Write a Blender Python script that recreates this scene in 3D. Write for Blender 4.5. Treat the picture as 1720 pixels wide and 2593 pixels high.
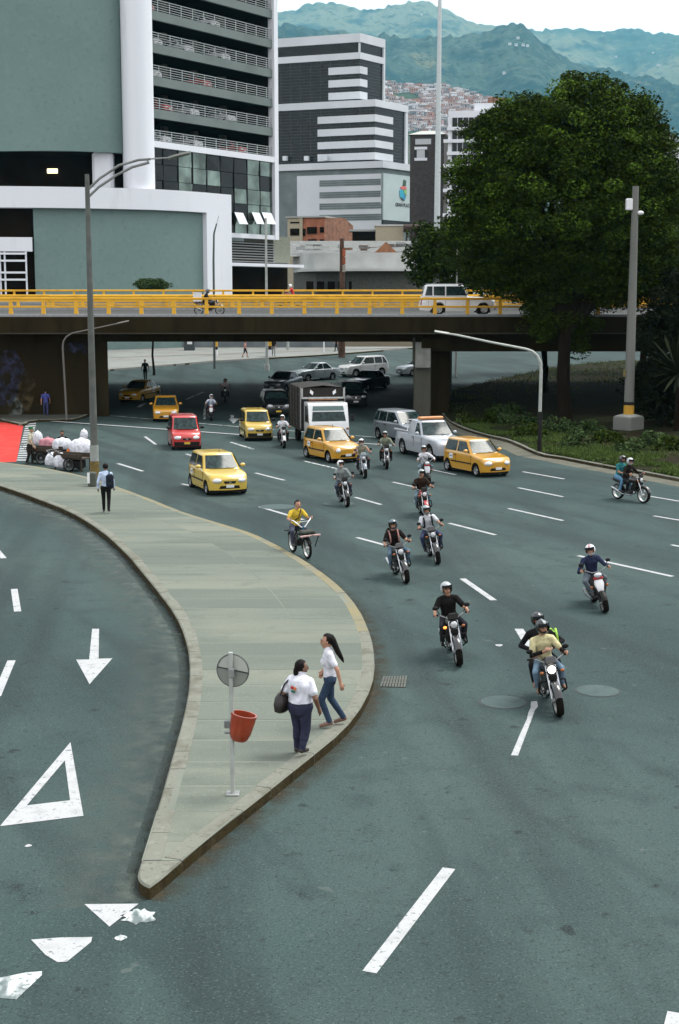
import bpy, bmesh, math, random
import numpy as np
from mathutils import Vector, Matrix, noise
R = math.radians
random.seed(7)
for o in list(bpy.data.objects): bpy.data.objects.remove(o)
scene = bpy.context.scene
COL = scene.collection

# ---------------------------------------------------------------- camera
CAM_H, PITCH, FPX = 7.5, R(8.66), 3580.0
cd = bpy.data.cameras.new('camera'); cam = bpy.data.objects.new('camera', cd); COL.objects.link(cam)
cam.location = (0, 0, CAM_H); cam.rotation_euler = (R(90) - PITCH, 0, 0)
cd.sensor_fit = 'VERTICAL'; cd.sensor_height = 36.0; cd.sensor_width = 24.0; cd.lens = 36.0 * FPX / 2593
cd.clip_start = 0.5; cd.clip_end = 40000
scene.camera = cam

# ---------------------------------------------------------------- sky, sun, exposure (bright overcast afternoon)
SUN_EL, SUN_AZ = R(62), R(60)            # azimuth measured from +Y towards +X: the sun is ahead and to the right
world = bpy.data.worlds.new('World'); scene.world = world; world.use_nodes = True
wn = world.node_tree.nodes; wl = world.node_tree.links
bgn = wn['Background']; sky = wn.new('ShaderNodeTexSky'); sky.sky_type = 'NISHITA'; sky.sun_disc = False
sky.sun_elevation = SUN_EL; sky.sun_rotation = SUN_AZ; sky.dust_density = 5.0; sky.air_density = 1.0; sky.altitude = 1500
hs = wn.new('ShaderNodeHueSaturation'); hs.inputs['Saturation'].default_value = 0.22; hs.inputs['Value'].default_value = 1.0
wl.new(sky.outputs[0], hs.inputs['Color'])
cl = wn.new('ShaderNodeMixRGB'); cl.inputs[0].default_value = 0.62; cl.inputs[2].default_value = (10.6, 10.4, 10.5, 1)   # even cloud cover
wl.new(hs.outputs[0], cl.inputs[1]); wl.new(cl.outputs[0], bgn.inputs['Color'])
bgn.inputs['Strength'].default_value = 0.070
sd = bpy.data.lights.new('sun', 'SUN'); sd.energy = 1.45; sd.angle = R(28); sd.color = (1.0, 0.965, 0.90)
sun = bpy.data.objects.new('sun', sd); COL.objects.link(sun)
sdir = Vector((math.sin(SUN_AZ) * math.cos(SUN_EL), math.cos(SUN_AZ) * math.cos(SUN_EL), math.sin(SUN_EL)))
sun.rotation_euler = sdir.to_track_quat('Z', 'Y').to_euler(); sun.location = (30, 20, 60)
vs = scene.view_settings; vs.view_transform = 'Standard'; vs.look = 'None'; vs.gamma = 1.0; vs.use_curve_mapping = False
vs.exposure = 1.5
scene.cycles.use_denoising = True
try: scene.cycles.denoiser = 'OPENIMAGEDENOISE'
except Exception: pass
scene.cycles.max_bounces = 6; scene.cycles.diffuse_bounces = 1; scene.cycles.glossy_bounces = 3
scene.cycles.transmission_bounces = 3; scene.cycles.volume_bounces = 0; scene.cycles.transparent_max_bounces = 4
scene.cycles.caustics_reflective = False; scene.cycles.caustics_refractive = False

# ---------------------------------------------------------------- from a place in the photograph to a place in the world
S_ = 1720 / 1568.0
def ray(x, y):                                    # source pixels
    a = (x - 860.0) / FPX; b = -(y - 1296.5) / FPX
    return Vector((a, math.cos(PITCH) + b * math.sin(PITCH), -math.sin(PITCH) + b * math.cos(PITCH)))
SLOPE, YS = 0.029, 85.0                           # the ground climbs gently behind the overpass
def gz(Y): return 0.0 if Y < YS else SLOPE * (min(Y, 240) - YS)
def G(x, y, z=0.0):                               # display pixels -> ground point
    d = ray(x * S_, y * S_); t = (z - CAM_H) / d.z; p = Vector((d.x * t, d.y * t, z))
    if t > 0 and p.y <= YS: return p
    k = CAM_H + SLOPE * YS + z * 0; t = k / (SLOPE * d.y - d.z)
    Y = d.y * t
    return Vector((d.x * t, Y, gz(Y) + z))
def GS(x, y, z=0.0): return G(x / S_, y / S_, z)
def V(x, y, Y):                                   # display pixels at a known distance
    d = ray(x * S_, y * S_); t = Y / d.y
    return Vector((d.x * t, Y, CAM_H + d.z * t))
def VS(x, y, Y): return V(x / S_, y / S_, Y)

# ---------------------------------------------------------------- mesh helpers
class MB:
    def __init__(s): s.v = []; s.f = []; s.mi = []
    def add(s, vs, fs, m=0):
        b = len(s.v); s.v += [tuple(p) for p in vs]; s.f += [tuple(i + b for i in f) for f in fs]; s.mi += [m] * len(fs); return s
    def box(s, c, d, M=None, m=0):
        x, y, z = d[0] / 2, d[1] / 2, d[2] / 2
        p = [Vector((i * x, j * y, k * z)) for k in (-1, 1) for j in (-1, 1) for i in (-1, 1)]
        if M is not None: p = [M @ q for q in p]
        return s.add([q + Vector(c) for q in p], [(0, 2, 3, 1), (4, 5, 7, 6), (0, 1, 5, 4), (2, 6, 7, 3), (0, 4, 6, 2), (1, 3, 7, 5)], m)
    def rbox(s, c, d, r, M=None, m=0):            # box with chamfered edges
        x, y, z = d[0] / 2, d[1] / 2, d[2] / 2; r = min(r, x * .95, y * .95, z * .95)
        rings = []
        for zz, k in ((-z, r), (-z + r, 0), (z - r, 0), (z, r)):
            a, b = x - k, y - k; q = r
            rings.append([(a, -b + q, zz), (a, b - q, zz), (a - q, b, zz), (-a + q, b, zz), (-a, b - q, zz), (-a, -b + q, zz), (-a + q, -b, zz), (a - q, -b, zz)])
        rings = [[(M @ Vector(p) if M is not None else Vector(p)) + Vector(c) for p in rg] for rg in rings]
        return s.loft(rings, True, True, m)
    def loft(s, rings, c0=True, c1=True, m=0, close=True):
        n = len(rings[0]); vs = [p for r in rings for p in r]; fs = []
        for i in range(len(rings) - 1):
            for j in range(n if close else n - 1):
                k = (j + 1) % n; fs.append((i * n + j, i * n + k, (i + 1) * n + k, (i + 1) * n + j))
        if c0: fs.append(tuple(range(n - 1, -1, -1)))
        if c1: fs.append(tuple((len(rings) - 1) * n + j for j in range(n)))
        return s.add(vs, fs, m)
    def prism(s, poly, z0, z1, m=0):
        n = len(poly); vs = [(p[0], p[1], z0) for p in poly] + [(p[0], p[1], z1) for p in poly]
        fs = [tuple(range(n - 1, -1, -1)), tuple(range(n, 2 * n))] + [(i, (i + 1) % n, n + (i + 1) % n, n + i) for i in range(n)]
        return s.add(vs, fs, m)
    def slab3(s, pts, off, m=0):                  # a 3-D outline pushed along a vector
        n = len(pts); o = Vector(off); vs = [Vector(p) for p in pts] + [Vector(p) + o for p in pts]
        fs = [tuple(range(n - 1, -1, -1)), tuple(range(n, 2 * n))] + [(i, (i + 1) % n, n + (i + 1) % n, n + i) for i in range(n)]
        return s.add(vs, fs, m)
    def tube(s, pts, r, n=8, m=0, flat=None):
        pts = [Vector(p) for p in pts]; rs = r if isinstance(r, (list, tuple)) else [r] * len(pts); rings = []; up = None
        for i, p in enumerate(pts):
            t = (pts[min(i + 1, len(pts) - 1)] - pts[max(i - 1, 0)]).normalized()
            if up is None: up = Vector((0, 0, 1)) if abs(t.z) < .9 else Vector((1, 0, 0))
            a = t.cross(up).normalized(); b = a.cross(t).normalized(); up = b
            fl = flat or 1.0
            rings.append([p + (a * math.cos(2 * math.pi * k / n) + b * math.sin(2 * math.pi * k / n) * fl) * rs[i] for k in range(n)])
        return s.loft(rings, True, True, m)
    def cyl(s, a, b, r, n=12, m=0): return s.tube([a, b], r, n, m)
    def ell(s, c, rx, ry, rz, nu=12, nv=8, M=None, m=0):
        rings = []
        for i in range(nv + 1):
            th = -math.pi / 2 + math.pi * min(max(i / nv, .02), .98); rr = math.cos(th); rings.append([])
            for k in range(nu):
                a = 2 * math.pi * k / nu; p = Vector((rx * rr * math.cos(a), ry * rr * math.sin(a), rz * math.sin(th)))
                rings[-1].append((M @ p if M is not None else p) + Vector(c))
        return s.loft(rings, True, True, m)
    def lathe(s, prof, n=16, M=None, c=(0, 0, 0), m=0, cap=True):   # prof: (radius, height along local z)
        rings = []
        for r, z in prof:
            rg = [Vector((r * math.cos(2 * math.pi * k / n), r * math.sin(2 * math.pi * k / n), z)) for k in range(n)]
            rings.append([(M @ p if M is not None else p) + Vector(c) for p in rg])
        return s.loft(rings, cap, cap, m)
    def mesh(s, name, smooth=None):
        me = bpy.data.meshes.new(name); me.from_pydata(s.v, [], s.f); 
        if any(s.mi): me.polygons.foreach_set('material_index', s.mi)
        if smooth is not None:
            me.polygons.foreach_set('use_smooth', [True] * len(me.polygons)); me.set_sharp_from_angle(angle=R(smooth))
        me.update(); return me
    def build(s, name, mat, parent=None, smooth=None, loc=None):
        me = s.mesh(name, smooth)
        for q in (mat if isinstance(mat, (list, tuple)) else [mat]): me.materials.append(q)
        return obj(name, me, parent, loc)
def obj(name, me, parent=None, loc=None):
    o = bpy.data.objects.new(name, me); COL.objects.link(o)
    if parent is not None: o.parent = parent
    if loc is not None: o.location = loc
    return o
def tag(o, label=None, cat=None, group=None, kind=None):
    if label: o['label'] = label
    if cat: o['category'] = cat
    if group: o['group'] = group
    if kind: o['kind'] = kind
    return o
def thing(name, label, cat, loc=(0, 0, 0), rz=0.0, group=None):
    o = bpy.data.objects.new(name, None); COL.objects.link(o); o.empty_display_size = .3
    o.location = loc; o.rotation_euler = (0, 0, rz); return tag(o, label, cat, group)
def copy_tree(o, parent=None):
    c = o.copy(); COL.objects.link(c)
    if parent is not None: c.parent = parent
    for ch in o.children: copy_tree(ch, c)
    return c
def Rz(a): return Matrix.Rotation(a, 3, 'Z')
def Rx(a): return Matrix.Rotation(a, 3, 'X')
def Ry(a): return Matrix.Rotation(a, 3, 'Y')

# ---------------------------------------------------------------- materials
MATS = {}
def K_(c):                                        # film-like tonal balance: real, fairly low base colours under a bright white sky
    m = max(c); f = .60 if m < .45 else min(.86, .60 + (m - .45) * .75); return tuple(v * f for v in c)
def mat(name, col, rough=.7, metal=0., var=.12, scale=6., bump=0., coat=0., emit=0., detail=3., spec=.5, ob=False):
    if name in MATS: return MATS[name]
    if not emit: col = K_(col)
    m = bpy.data.materials.new(name); m.use_nodes = True; nt = m.node_tree; b = nt.nodes['Principled BSDF']
    b.inputs['Roughness'].default_value = rough; b.inputs['Metallic'].default_value = metal; b.inputs['Specular IOR Level'].default_value = spec
    if coat: b.inputs['Coat Weight'].default_value = coat; b.inputs['Coat Roughness'].default_value = .06
    c = tuple(col) + (1,)
    if var > 0 or bump > 0:
        tc = nt.nodes.new('ShaderNodeTexCoord'); nz = nt.nodes.new('ShaderNodeTexNoise'); nz.inputs['Scale'].default_value = scale; nz.inputs['Detail'].default_value = detail
        nt.links.new(tc.outputs['Object'], nz.inputs['Vector'])
        mx = nt.nodes.new('ShaderNodeMixRGB'); mx.blend_type = 'MIX'
        mx.inputs[1].default_value = tuple(v * (1 - var) for v in col) + (1,); mx.inputs[2].default_value = tuple(min(1, v * (1 + var)) for v in col) + (1,)
        rp = nt.nodes.new('ShaderNodeMapRange'); rp.inputs[1].default_value = .32; rp.inputs[2].default_value = .68
        nt.links.new(nz.outputs[0], rp.inputs[0]); nt.links.new(rp.outputs[0], mx.inputs[0]); out = mx.outputs[0]
        if ob:                                    # each piece a slightly different tone
            oi = nt.nodes.new('ShaderNodeObjectInfo'); hv = nt.nodes.new('ShaderNodeHueSaturation'); mr = nt.nodes.new('ShaderNodeMapRange')
            mr.inputs[3].default_value = 1 - ob; mr.inputs[4].default_value = 1 + ob
            nt.links.new(oi.outputs['Random'], mr.inputs[0]); nt.links.new(mr.outputs[0], hv.inputs['Value']); nt.links.new(out, hv.inputs['Color']); out = hv.outputs[0]
        nt.links.new(out, b.inputs['Base Color'])
        if bump > 0:
            bp = nt.nodes.new('ShaderNodeBump'); bp.inputs['Strength'].default_value = bump; bp.inputs['Distance'].default_value = .02
            nt.links.new(nz.outputs[0], bp.inputs['Height']); nt.links.new(bp.outputs[0], b.inputs['Normal'])
    else: b.inputs['Base Color'].default_value = c
    if emit: b.inputs['Emission Color'].default_value = c; b.inputs['Emission Strength'].default_value = emit
    MATS[name] = m; return m
def paint(col): return mat('paint_%.2f_%.2f_%.2f' % col, col, .28, 0, .04, 1.5, 0, .8)
def cloth(col): return mat('cloth_%.3f_%.3f_%.3f' % col, col, .95, 0, .26, 8, .9, spec=.15)
def layered(name, base, layers, rough=.85, bumps=(), spec=.10):
    """colour built up from noise layers: (colour, scale, low, high, amount, stretch)"""
    base = K_(base); layers = [(K_(q[0]),) + tuple(q[1:]) for q in layers]
    m = bpy.data.materials.new(name); m.use_nodes = True; nt = m.node_tree; b = nt.nodes['Principled BSDF']; N = nt.nodes.new; L = nt.links.new
    b.inputs['Roughness'].default_value = rough; b.inputs['Specular IOR Level'].default_value = spec
    tc = N('ShaderNodeTexCoord'); cur = N('ShaderNodeRGB'); cur.outputs[0].default_value = tuple(base) + (1,); out = cur.outputs[0]
    for k, (c, sc, lo, hi, am, st, *ro) in enumerate(layers):
        mp = N('ShaderNodeMapping'); mp.inputs['Scale'].default_value = st; mp.inputs['Location'].default_value = (k * 3.7, k * 1.3, k * 9.1); src = tc.outputs['Object']
        if ro: rt = N('ShaderNodeMapping'); rt.inputs['Rotation'].default_value = (0, 0, R(ro[0])); L(src, rt.inputs[0]); src = rt.outputs[0]
        L(src, mp.inputs[0])
        nz = N('ShaderNodeTexNoise'); nz.inputs['Scale'].default_value = sc; nz.inputs['Detail'].default_value = 4; L(mp.outputs[0], nz.inputs['Vector'])
        mr = N('ShaderNodeMapRange'); mr.inputs[1].default_value = lo; mr.inputs[2].default_value = hi; mr.inputs[4].default_value = am; L(nz.outputs[0], mr.inputs[0])
        mx = N('ShaderNodeMixRGB'); mx.inputs[2].default_value = tuple(c) + (1,); L(mr.outputs[0], mx.inputs[0]); L(out, mx.inputs[1]); out = mx.outputs[0]
    L(out, b.inputs['Base Color']); prev = None
    for sc, stn, dist in bumps:
        nz = N('ShaderNodeTexNoise'); nz.inputs['Scale'].default_value = sc; nz.inputs['Detail'].default_value = 3; L(tc.outputs['Object'], nz.inputs['Vector'])
        bp = N('ShaderNodeBump'); bp.inputs['Strength'].default_value = stn; bp.inputs['Distance'].default_value = dist; L(nz.outputs[0], bp.inputs['Height'])
        if prev: L(prev, bp.inputs['Normal'])
        prev = bp.outputs[0]
    if prev: L(prev, b.inputs['Normal'])
    MATS[name] = m; return m
U = (1, 1, 1)
ASPHALT = layered('asphalt', (.064, .108, .104), [((.100, .145, .134), .07, .40, .65, .8, U), ((.040, .066, .068), .13, .50, .70, .8, U), ((.040, .062, .062), .9, .50, .66, .65, (.07, 1, 1), 63), ((.034, .052, .053), .5, .52, .68, .7, (.08, 1, 1), 84), ((.046, .070, .070), 1.1, .52, .72, .6, U), ((.024, .032, .032), 2.2, .65, .74, .8, U),
    ((.17, .23, .22), 28, .56, .70, .45, U), ((.015, .026, .028), 33, .54, .68, .6, U), ((.20, .23, .21), 3.1, .70, .76, .35, U), ((.030, .038, .036), 14, .60, .70, .5, U)], .8, [(45, .35, .01)], spec=.12)
CONCRETE = layered('pavement_concrete', (.225, .255, .215), [((.30, .325, .265), .35, .42, .62, .8, (.25, 1, 1)), ((.155, .185, .158), .8, .48, .66, .75, (.3, 1, 1)), ((.16, .18, .15), 2.3, .58, .75, .45, U), ((.40, .42, .36), 24, .58, .7, .4, U), ((.14, .16, .14), 30, .6, .7, .4, U)], .92, [(40, .35, .01)])
CONCRETE_B = layered('pavement_concrete_worn', (.195, .225, .192), [((.27, .295, .245), .5, .42, .62, .7, (.25, 1, 1)), ((.165, .19, .165), .9, .48, .7, .6, (.3, 1, 1)), ((.38, .40, .34), 24, .58, .7, .4, U), ((.12, .14, .12), 30, .6, .7, .4, U)], .92, [(40, .35, .01)])
KERB = layered('kerb_concrete', (.29, .30, .25), [((.15, .14, .10), 1.6, .5, .68, .6, U), ((.38, .39, .34), 6, .55, .7, .5, U), ((.10, .09, .06), 14, .6, .7, .5, U)], .92, [(20, .6, .02)])
GRIME_SHADE = layered('kerb_grime_shade', (.060, .045, .018), [((.10, .085, .045), 2.5, .5, .7, .6, U), ((.022, .016, .008), 5, .5, .7, .6, U), ((.17, .15, .10), 9, .62, .72, .4, U)], .95, [(20, .7, .03)])  # brown grime, with the shade on the kerb face also in the colour
WHITE_LINE = layered('road_paint', (.56, .57, .58), [((.40, .43, .43), 3, .5, .68, .5, U), ((.13, .18, .18), 9, .61, .68, .75, U), ((.16, .21, .21), 26, .62, .68, .6, U)], .8, [(30, .3, .006)])
WORN_LINE = layered('road_paint_worn', (.62, .66, .66), [((.14, .19, .19), 4.5, .50, .60, .85, (1, .35, 1)), ((.16, .21, .21), 16, .56, .64, .7, U)], .85)
DARKCON = layered('shaded_concrete', (.032, .024, .009), [((.055, .043, .020), .5, .45, .68, .7, (1, 1, .3)), ((.014, .010, .004), .9, .5, .7, .6, (2, 2, .3)), ((.06, .05, .03), 12, .58, .7, .3, U)], .95, spec=.1)  # shade of the overpass put into the concrete colour, near-black brown
PIERCON = layered('pier_concrete', (.15, .15, .12), [((.08, .075, .055), .7, .45, .68, .7, (1, 1, .3)), ((.22, .22, .19), 10, .56, .7, .4, U)], .95, [(20, .3, .01)])
FACADE_WHITE = layered('facade_white', (.80, .83, .88), [((.70, .735, .78), .12, .45, .7, .5, (1, 1, .3)), ((.62, .65, .66), .8, .6, .75, .3, (1, 1, .2))], .75)
FACADE_GREEN = layered('facade_grey_green', (.27, .395, .375), [((.23, .345, .33), .10, .42, .66, .7, U), ((.32, .44, .415), 1.6, .5, .7, .35, U), ((.17, .265, .25), 2.2, .56, .7, .35, U)], .8)
FACADE_GREY = layered('facade_slab_grey', (.27, .33, .315), [((.19, .24, .23), .3, .45, .68, .6, U), ((.27, .30, .29), 2, .56, .7, .4, U)], .8)
YELLOW_RAIL = layered('yellow_rail_paint', (.80, .44, .045), [((.55, .28, .035), 1.3, .5, .7, .6, U), ((.75, .46, .08), 5, .56, .7, .4, U)], .6)
GLASS = mat('dark_glass', (.026, .050, .050), .12, 0, .6, 6, spec=.26)
TINT = mat('building_glass', (.010, .011, .010), .12, 0, .4, .4, spec=.22)
BLACK = mat('black_plastic', (.012, .011, .010), .55, var=.2, spec=.25)
RUBBER = mat('tyre_rubber', (.014, .012, .010), .9, var=.25, scale=20, spec=.12)
CHROME = mat('chrome', (.62, .63, .65), .25, 1., .05)
STEEL = mat('grey_steel', (.32, .34, .34), .45, .6, .15)
LAMPGLASS = mat('headlight_glass', (.72, .74, .76), .08, .25, .12, 14)
AMBER = mat('amber_lens', (.45, .13, .02), .25, var=.1)
REDLENS = mat('red_lens', (.45, .02, .02), .25, var=.1)
WHITEP = mat('white_paint', (.78, .79, .80), .5, var=.05)
PLATEY = mat('yellow_plate', (.75, .48, .05), .5, var=.05)
GALV = mat('galvanised_steel', (.42, .44, .43), .5, .35, .18, 3)
DULLPOST = mat('painted_post', (.52, .55, .51), .6, .1, .15, 4)
POLECON = layered('pole_concrete', (.27, .28, .255), [((.17, .17, .15), 1.2, .45, .7, .6, (1, 1, .2)), ((.38, .39, .36), 18, .56, .7, .5, U)], .95, [(30, .4, .01)])
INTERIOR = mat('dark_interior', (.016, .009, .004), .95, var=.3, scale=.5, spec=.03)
# ================================================================ ground and roads
def sheet(name, pts, m, lift=0.0, parent=None):
    return MB().add([(p.x, p.y, p.z + lift) for p in pts], [tuple(range(len(pts)))]).build(name, m, parent)
SOIL = layered('bare_ground', (.10, .085, .055), [((.06, .05, .03), .4, .45, .7, .7, U), ((.15, .135, .09), 6, .55, .7, .5, U)], .95, [(8, .6, .05)])
gb = MB(); ys = [-60, 85, 150, 240, 900, 12000]
for i in range(len(ys) - 1):
    for a, b in ((-6000, -400), (-400, 400), (400, 6000)):
        gb.add([(a, ys[i], gz(ys[i]) - .09), (b, ys[i], gz(ys[i]) - .09), (b, ys[i + 1], gz(ys[i + 1]) - .09), (a, ys[i + 1], gz(ys[i + 1]) - .09)], [(0, 1, 2, 3)])
tag(gb.build('ground', SOIL), kind='structure')
rb_ = MB(); ys = [-30, 0, 20, 40, 60, 85, 110, 152]
for i in range(len(ys) - 1):
    rb_.add([(-70, ys[i], gz(ys[i])), (70, ys[i], gz(ys[i])), (70, ys[i + 1], gz(ys[i + 1])), (-70, ys[i + 1], gz(ys[i + 1]))], [(0, 1, 2, 3)])
road = tag(rb_.build('road', ASPHALT), kind='structure')

# ---- painted markings
def dash(x0, y0, x1, y1, w=.15, m=None, name='lane_dash'):
    a, b = G(x0, y0), G(x1, y1); t = (b - a).normalized(); n = Vector((-t.y, t.x, 0)) * w / 2
    return sheet(name, [a + n, a - n, b - n, b + n], m or WHITE_LINE, .006, road)
for q in [(1037, 2005, 853, 2245, .17), (1068, 1336, 1140, 1386, .17), (824, 1241, 935, 1271), (600, 1170, 700, 1200), (1335, 1283, 1553, 1331, .16), (1037, 1208, 1144, 1235), (1174, 1174, 1300, 1202),
          (1196, 1126, 1300, 1147), (1207, 1089, 1303, 1106), (1490, 1144, 1620, 1166), (1509, 1191, 1640, 1213), (1550, 1258, 1680, 1284), (820, 1148, 880, 1165), (907, 1113, 975, 1128), (590, 1092, 657, 1109),
          (272, 1070, 330, 1088, .17), (335, 1008, 360, 1026), (420, 1117, 452, 1124), (430, 1048, 462, 1058), (1000, 1085, 1052, 1096), (1560, 2338, 1540, 2420, .17),
          (33, 1360, 41, 1412, .17), (27, 1525, -8, 1608, .17), (-14, 1262, 9, 1289, .17), (1198, 1452, 1240, 1520, .2)]:
    dash(*q)
for q in [(700, 1064, 790, 1085), (533, 1021, 585, 1037)]: dash(*q, m=WORN_LINE)
dash(60, 968, 1100, 1042, .28, name='stop_line'); dash(205, 955, 560, 986, .16, m=WORN_LINE, name='stop_line'); dash(560, 986, 1060, 1024, .14, m=WORN_LINE, name='stop_line')
def poly_mark(name, pts, m=None): return sheet(name, [G(*p) for p in pts], m or WHITE_LINE, .006, road)
poly_mark('lane_dash', [(1226, 1620), (1240, 1619), (1242, 1632), (1235, 1640), (1228, 1660), (1196, 1745), (1180, 1744), (1203, 1690), (1217, 1660), (1220, 1645), (1225, 1635)])
poly_mark('direction_arrow', [(213, 1452), (229, 1452), (228, 1521), (260, 1520), (207, 1580), (176, 1523), (206, 1523)])
tri = [(163, 1714), (193, 1884), (0, 1908)]; tin = [(150, 1756), (162, 1848), (62, 1860)]
MB().add([G(*p) + Vector((0, 0, .006)) for p in tri + tin], [(0, 1, 4, 3), (1, 2, 5, 4), (2, 0, 3, 5)]).build('yield_triangle', WHITE_LINE, road)
poly_mark('give_way_tooth', [(195, 2088), (320, 2087), (253, 2140)])
poly_mark('give_way_tooth', [(72, 2170), (140, 2165), (213, 2164), (211, 2175), (155, 2221), (133, 2222), (105, 2205)])
poly_mark('give_way_tooth', [(-40, 2262), (10, 2256), (60, 2246), (97, 2243), (97, 2252), (38, 2308), (-30, 2303)], WORN_LINE)
for cx, cy, r, k in ((322, 2116, .22, 31), (278, 2166, .08, 19), (1152, 1490, .10, 8), (66, 1953, .06, 7)):   # spilt paint and litter on the asphalt
    c = G(cx, cy); rr = random.Random(k)
    sheet('paint_splash', [c + Vector((math.cos(6.283 * i / k), math.sin(6.283 * i / k), 0)) * r * rr.uniform(.72, 1.12) for i in range(k)], WORN_LINE if k > 8 else WHITE_LINE, .006, road)
for q in [(318, 940, 338, 930, .3), (430, 922, 470, 905, .2)]: dash(*q, m=WORN_LINE)
poly_mark('direction_arrow', [(532, 958), (540, 958), (540, 966), (552, 967), (539, 978), (528, 968), (533, 966)], WORN_LINE)
cv = [(478, 925), (473, 945), (472, 968)]
for a, b in zip(cv, cv[1:]): dash(*a, *b, .14, m=WORN_LINE)
# red cycle crossing with its white ladder
RED = layered('red_road_paint', (.62, .055, .045), [((.70, .10, .09), 1.2, .45, .7, .6, U), ((.40, .05, .04), 5, .56, .7, .5, U)], .85)
poly_mark('red_crossing', [(-40, 972), (55, 978), (38, 1066), (-60, 1070)], RED)
for i in range(17):
    t0 = i / 17; t1 = t0 + .03
    a = lambda t: (60 + (38 - 60) * t, 978 + (1066 - 978) * t); b = lambda t: (84 + (64 - 84) * t, 976 + (1066 - 976) * t)
    poly_mark('ladder_bar', [a(t0), b(t0), b(t1), a(t1)])
# manhole covers and gully grates
IRON = layered('cast_iron', (.115, .165, .16), [((.08, .12, .12), 4, .45, .7, .6, U), ((.15, .20, .19), 12, .55, .7, .4, U)], .7, [(14, .6, .02)])
IRONRIM = mat('iron_rim', (.045, .06, .058), .8)
for cx, cy, r in ((1162, 1621, .42), (1380, 1595, .40), (640, 1170, .62), (782, 1163, .55)):
    c = G(cx, cy); m = MB().lathe([(r, .001), (r, .009), (r * .96, .012), (r * .02, .012)], 28, None, c).build('manhole_cover', IRON, road, 30)
    rim = MB(); n = 28
    rim.add([c + Vector((math.cos(6.2832 * k / n) * q, math.sin(6.2832 * k / n) * q, .004)) for q in (r * 1.001, r * 1.10) for k in range(n)], [(k, (k + 1) % n, n + (k + 1) % n, n + k) for k in range(n)]).build('manhole_rim', IRONRIM, m)
def grate(pts, nb):
    p = [G(*q) for q in pts]; base = sheet('drain_pit', p, mat('drain_dark', (.008, .008, .006), 1, var=0), .003, road)
    lerp = lambda a, b, t: a + (b - a) * t
    for i in range(nb):
        t = (i + .5) / nb; w = .34 / nb
        q = [lerp(p[0], p[1], t - w), lerp(p[0], p[1], t + w), lerp(p[3], p[2], t + w), lerp(p[3], p[2], t - w)]
        MB().slab3([v + Vector((0, 0, .002)) for v in q], (0, 0, .014)).build('grate_bar', IRONRIM if False else mat('grate_bar', (.12, .13, .11), .7), base)
    for t in (.33, .66):
        q = [lerp(p[0], p[3], t - .03), lerp(p[1], p[2], t - .03), lerp(p[1], p[2], t + .03), lerp(p[0], p[3], t + .03)]
        MB().slab3([v + Vector((0, 0, .003)) for v in q], (0, 0, .016)).build('grate_bar', mat('grate_bar', (.12, .13, .11), .7), base)
grate([(884, 1563), (941, 1561), (937, 1588), (876, 1586)], 9)
grate([(563, 1238), (583, 1236), (596, 1243), (574, 1245)], 6)

# ---- the raised traffic island
HI = .18
Ld = [(345, 2046), (326, 2036), (318, 2020), (322, 2000), (334, 1965), (355, 1895), (375, 1828), (395, 1758), (412, 1698), (425, 1648), (436, 1590), (438, 1530), (430, 1480), (411, 1430), (381, 1385), (341, 1335), (290, 1275), (230, 1222), (160, 1180), (80, 1148), (0, 1120), (-90, 1092)]
Rd = [(345, 2046), (372, 2026), (420, 1985), (500, 1918), (600, 1840), (700, 1760), (760, 1712), (800, 1675), (842, 1617), (863, 1560), (863, 1500), (850, 1450), (825, 1400), (790, 1358), (740, 1318), (690, 1285), (640, 1258), (580, 1230), (500, 1205), (420, 1180), (350, 1152), (290, 1130), (240, 1112), (200, 1100), (150, 1089), (100, 1079), (50, 1072), (0, 1066), (-90, 1056)]
def gt(p): v = G(p[0], p[1], HI); return Vector((v.x, v.y, 0))
def smoothline(pts, step):
    P = []
    for i in range(len(pts) - 1):                 # Catmull-Rom through the traced points
        a = pts[max(i - 1, 0)]; b = pts[i]; c = pts[i + 1]; d = pts[min(i + 2, len(pts) - 1)]
        for k in range(8):
            t = k / 8; P.append(.5 * ((2 * b) + (c - a) * t + (2 * a - 5 * b + 4 * c - d) * t * t + (3 * b - a - 3 * c + d) * t ** 3))
    P.append(pts[-1]); out = [P[0]]; acc = 0
    for a, b in zip(P, P[1:]):
        l = (b - a).length; acc += l
        if acc >= step: out.append(b); acc = 0
    return out
LW = smoothline([gt(p) for p in Ld], .85); RW = smoothline([gt(p) for p in Rd], .85)
def xat(line, Y):
    for a, b in zip(line, line[1:]):
        if min(a.y, b.y) - 1e-6 <= Y <= max(a.y, b.y) + 1e-6 and abs(b.y - a.y) > 1e-6: return a.x + (b.x - a.x) * (Y - a.y) / (b.y - a.y)
    return None
YL = max(p.y for p in LW); YR = max(p.y for p in RW); XF = min(LW[-1].x, RW[-1].x)
def xl(Y): return xat(LW, Y) if Y < YL else XF
def xr(Y): return xat(RW, Y)
base = [Vector((p.x, p.y, 0)) for p in LW] + [Vector((XF, YR, 0))] + [Vector((p.x, p.y, 0)) for p in reversed(RW)][:-1]
JOINT = layered('joint_mortar', (.31, .335, .28), [((.24, .265, .225), .5, .45, .7, .9, U)], .95)
cen = Vector((-1.2, 30, 0)); cu = []
for Y in np.arange(17.9, YR - .3, .4):
    a, b = xl(Y), xr(Y)
    if a is not None and b is not None and b - a > .32: cu.append((a + .15, b - .15, float(Y)))
im = MB()
for (a0, b0, y0), (a1, b1, y1) in zip(cu, cu[1:]):
    im.add([(a0, y0, HI - .004), (b0, y0, HI - .004), (b1, y1, HI - .004), (a1, y1, HI - .004)], [(0, 1, 2, 3)])
island = tag(im.build('traffic_island', JOINT), kind='structure')
rs = random.Random(3); Y = 18.3; pitch = 1.12
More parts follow.
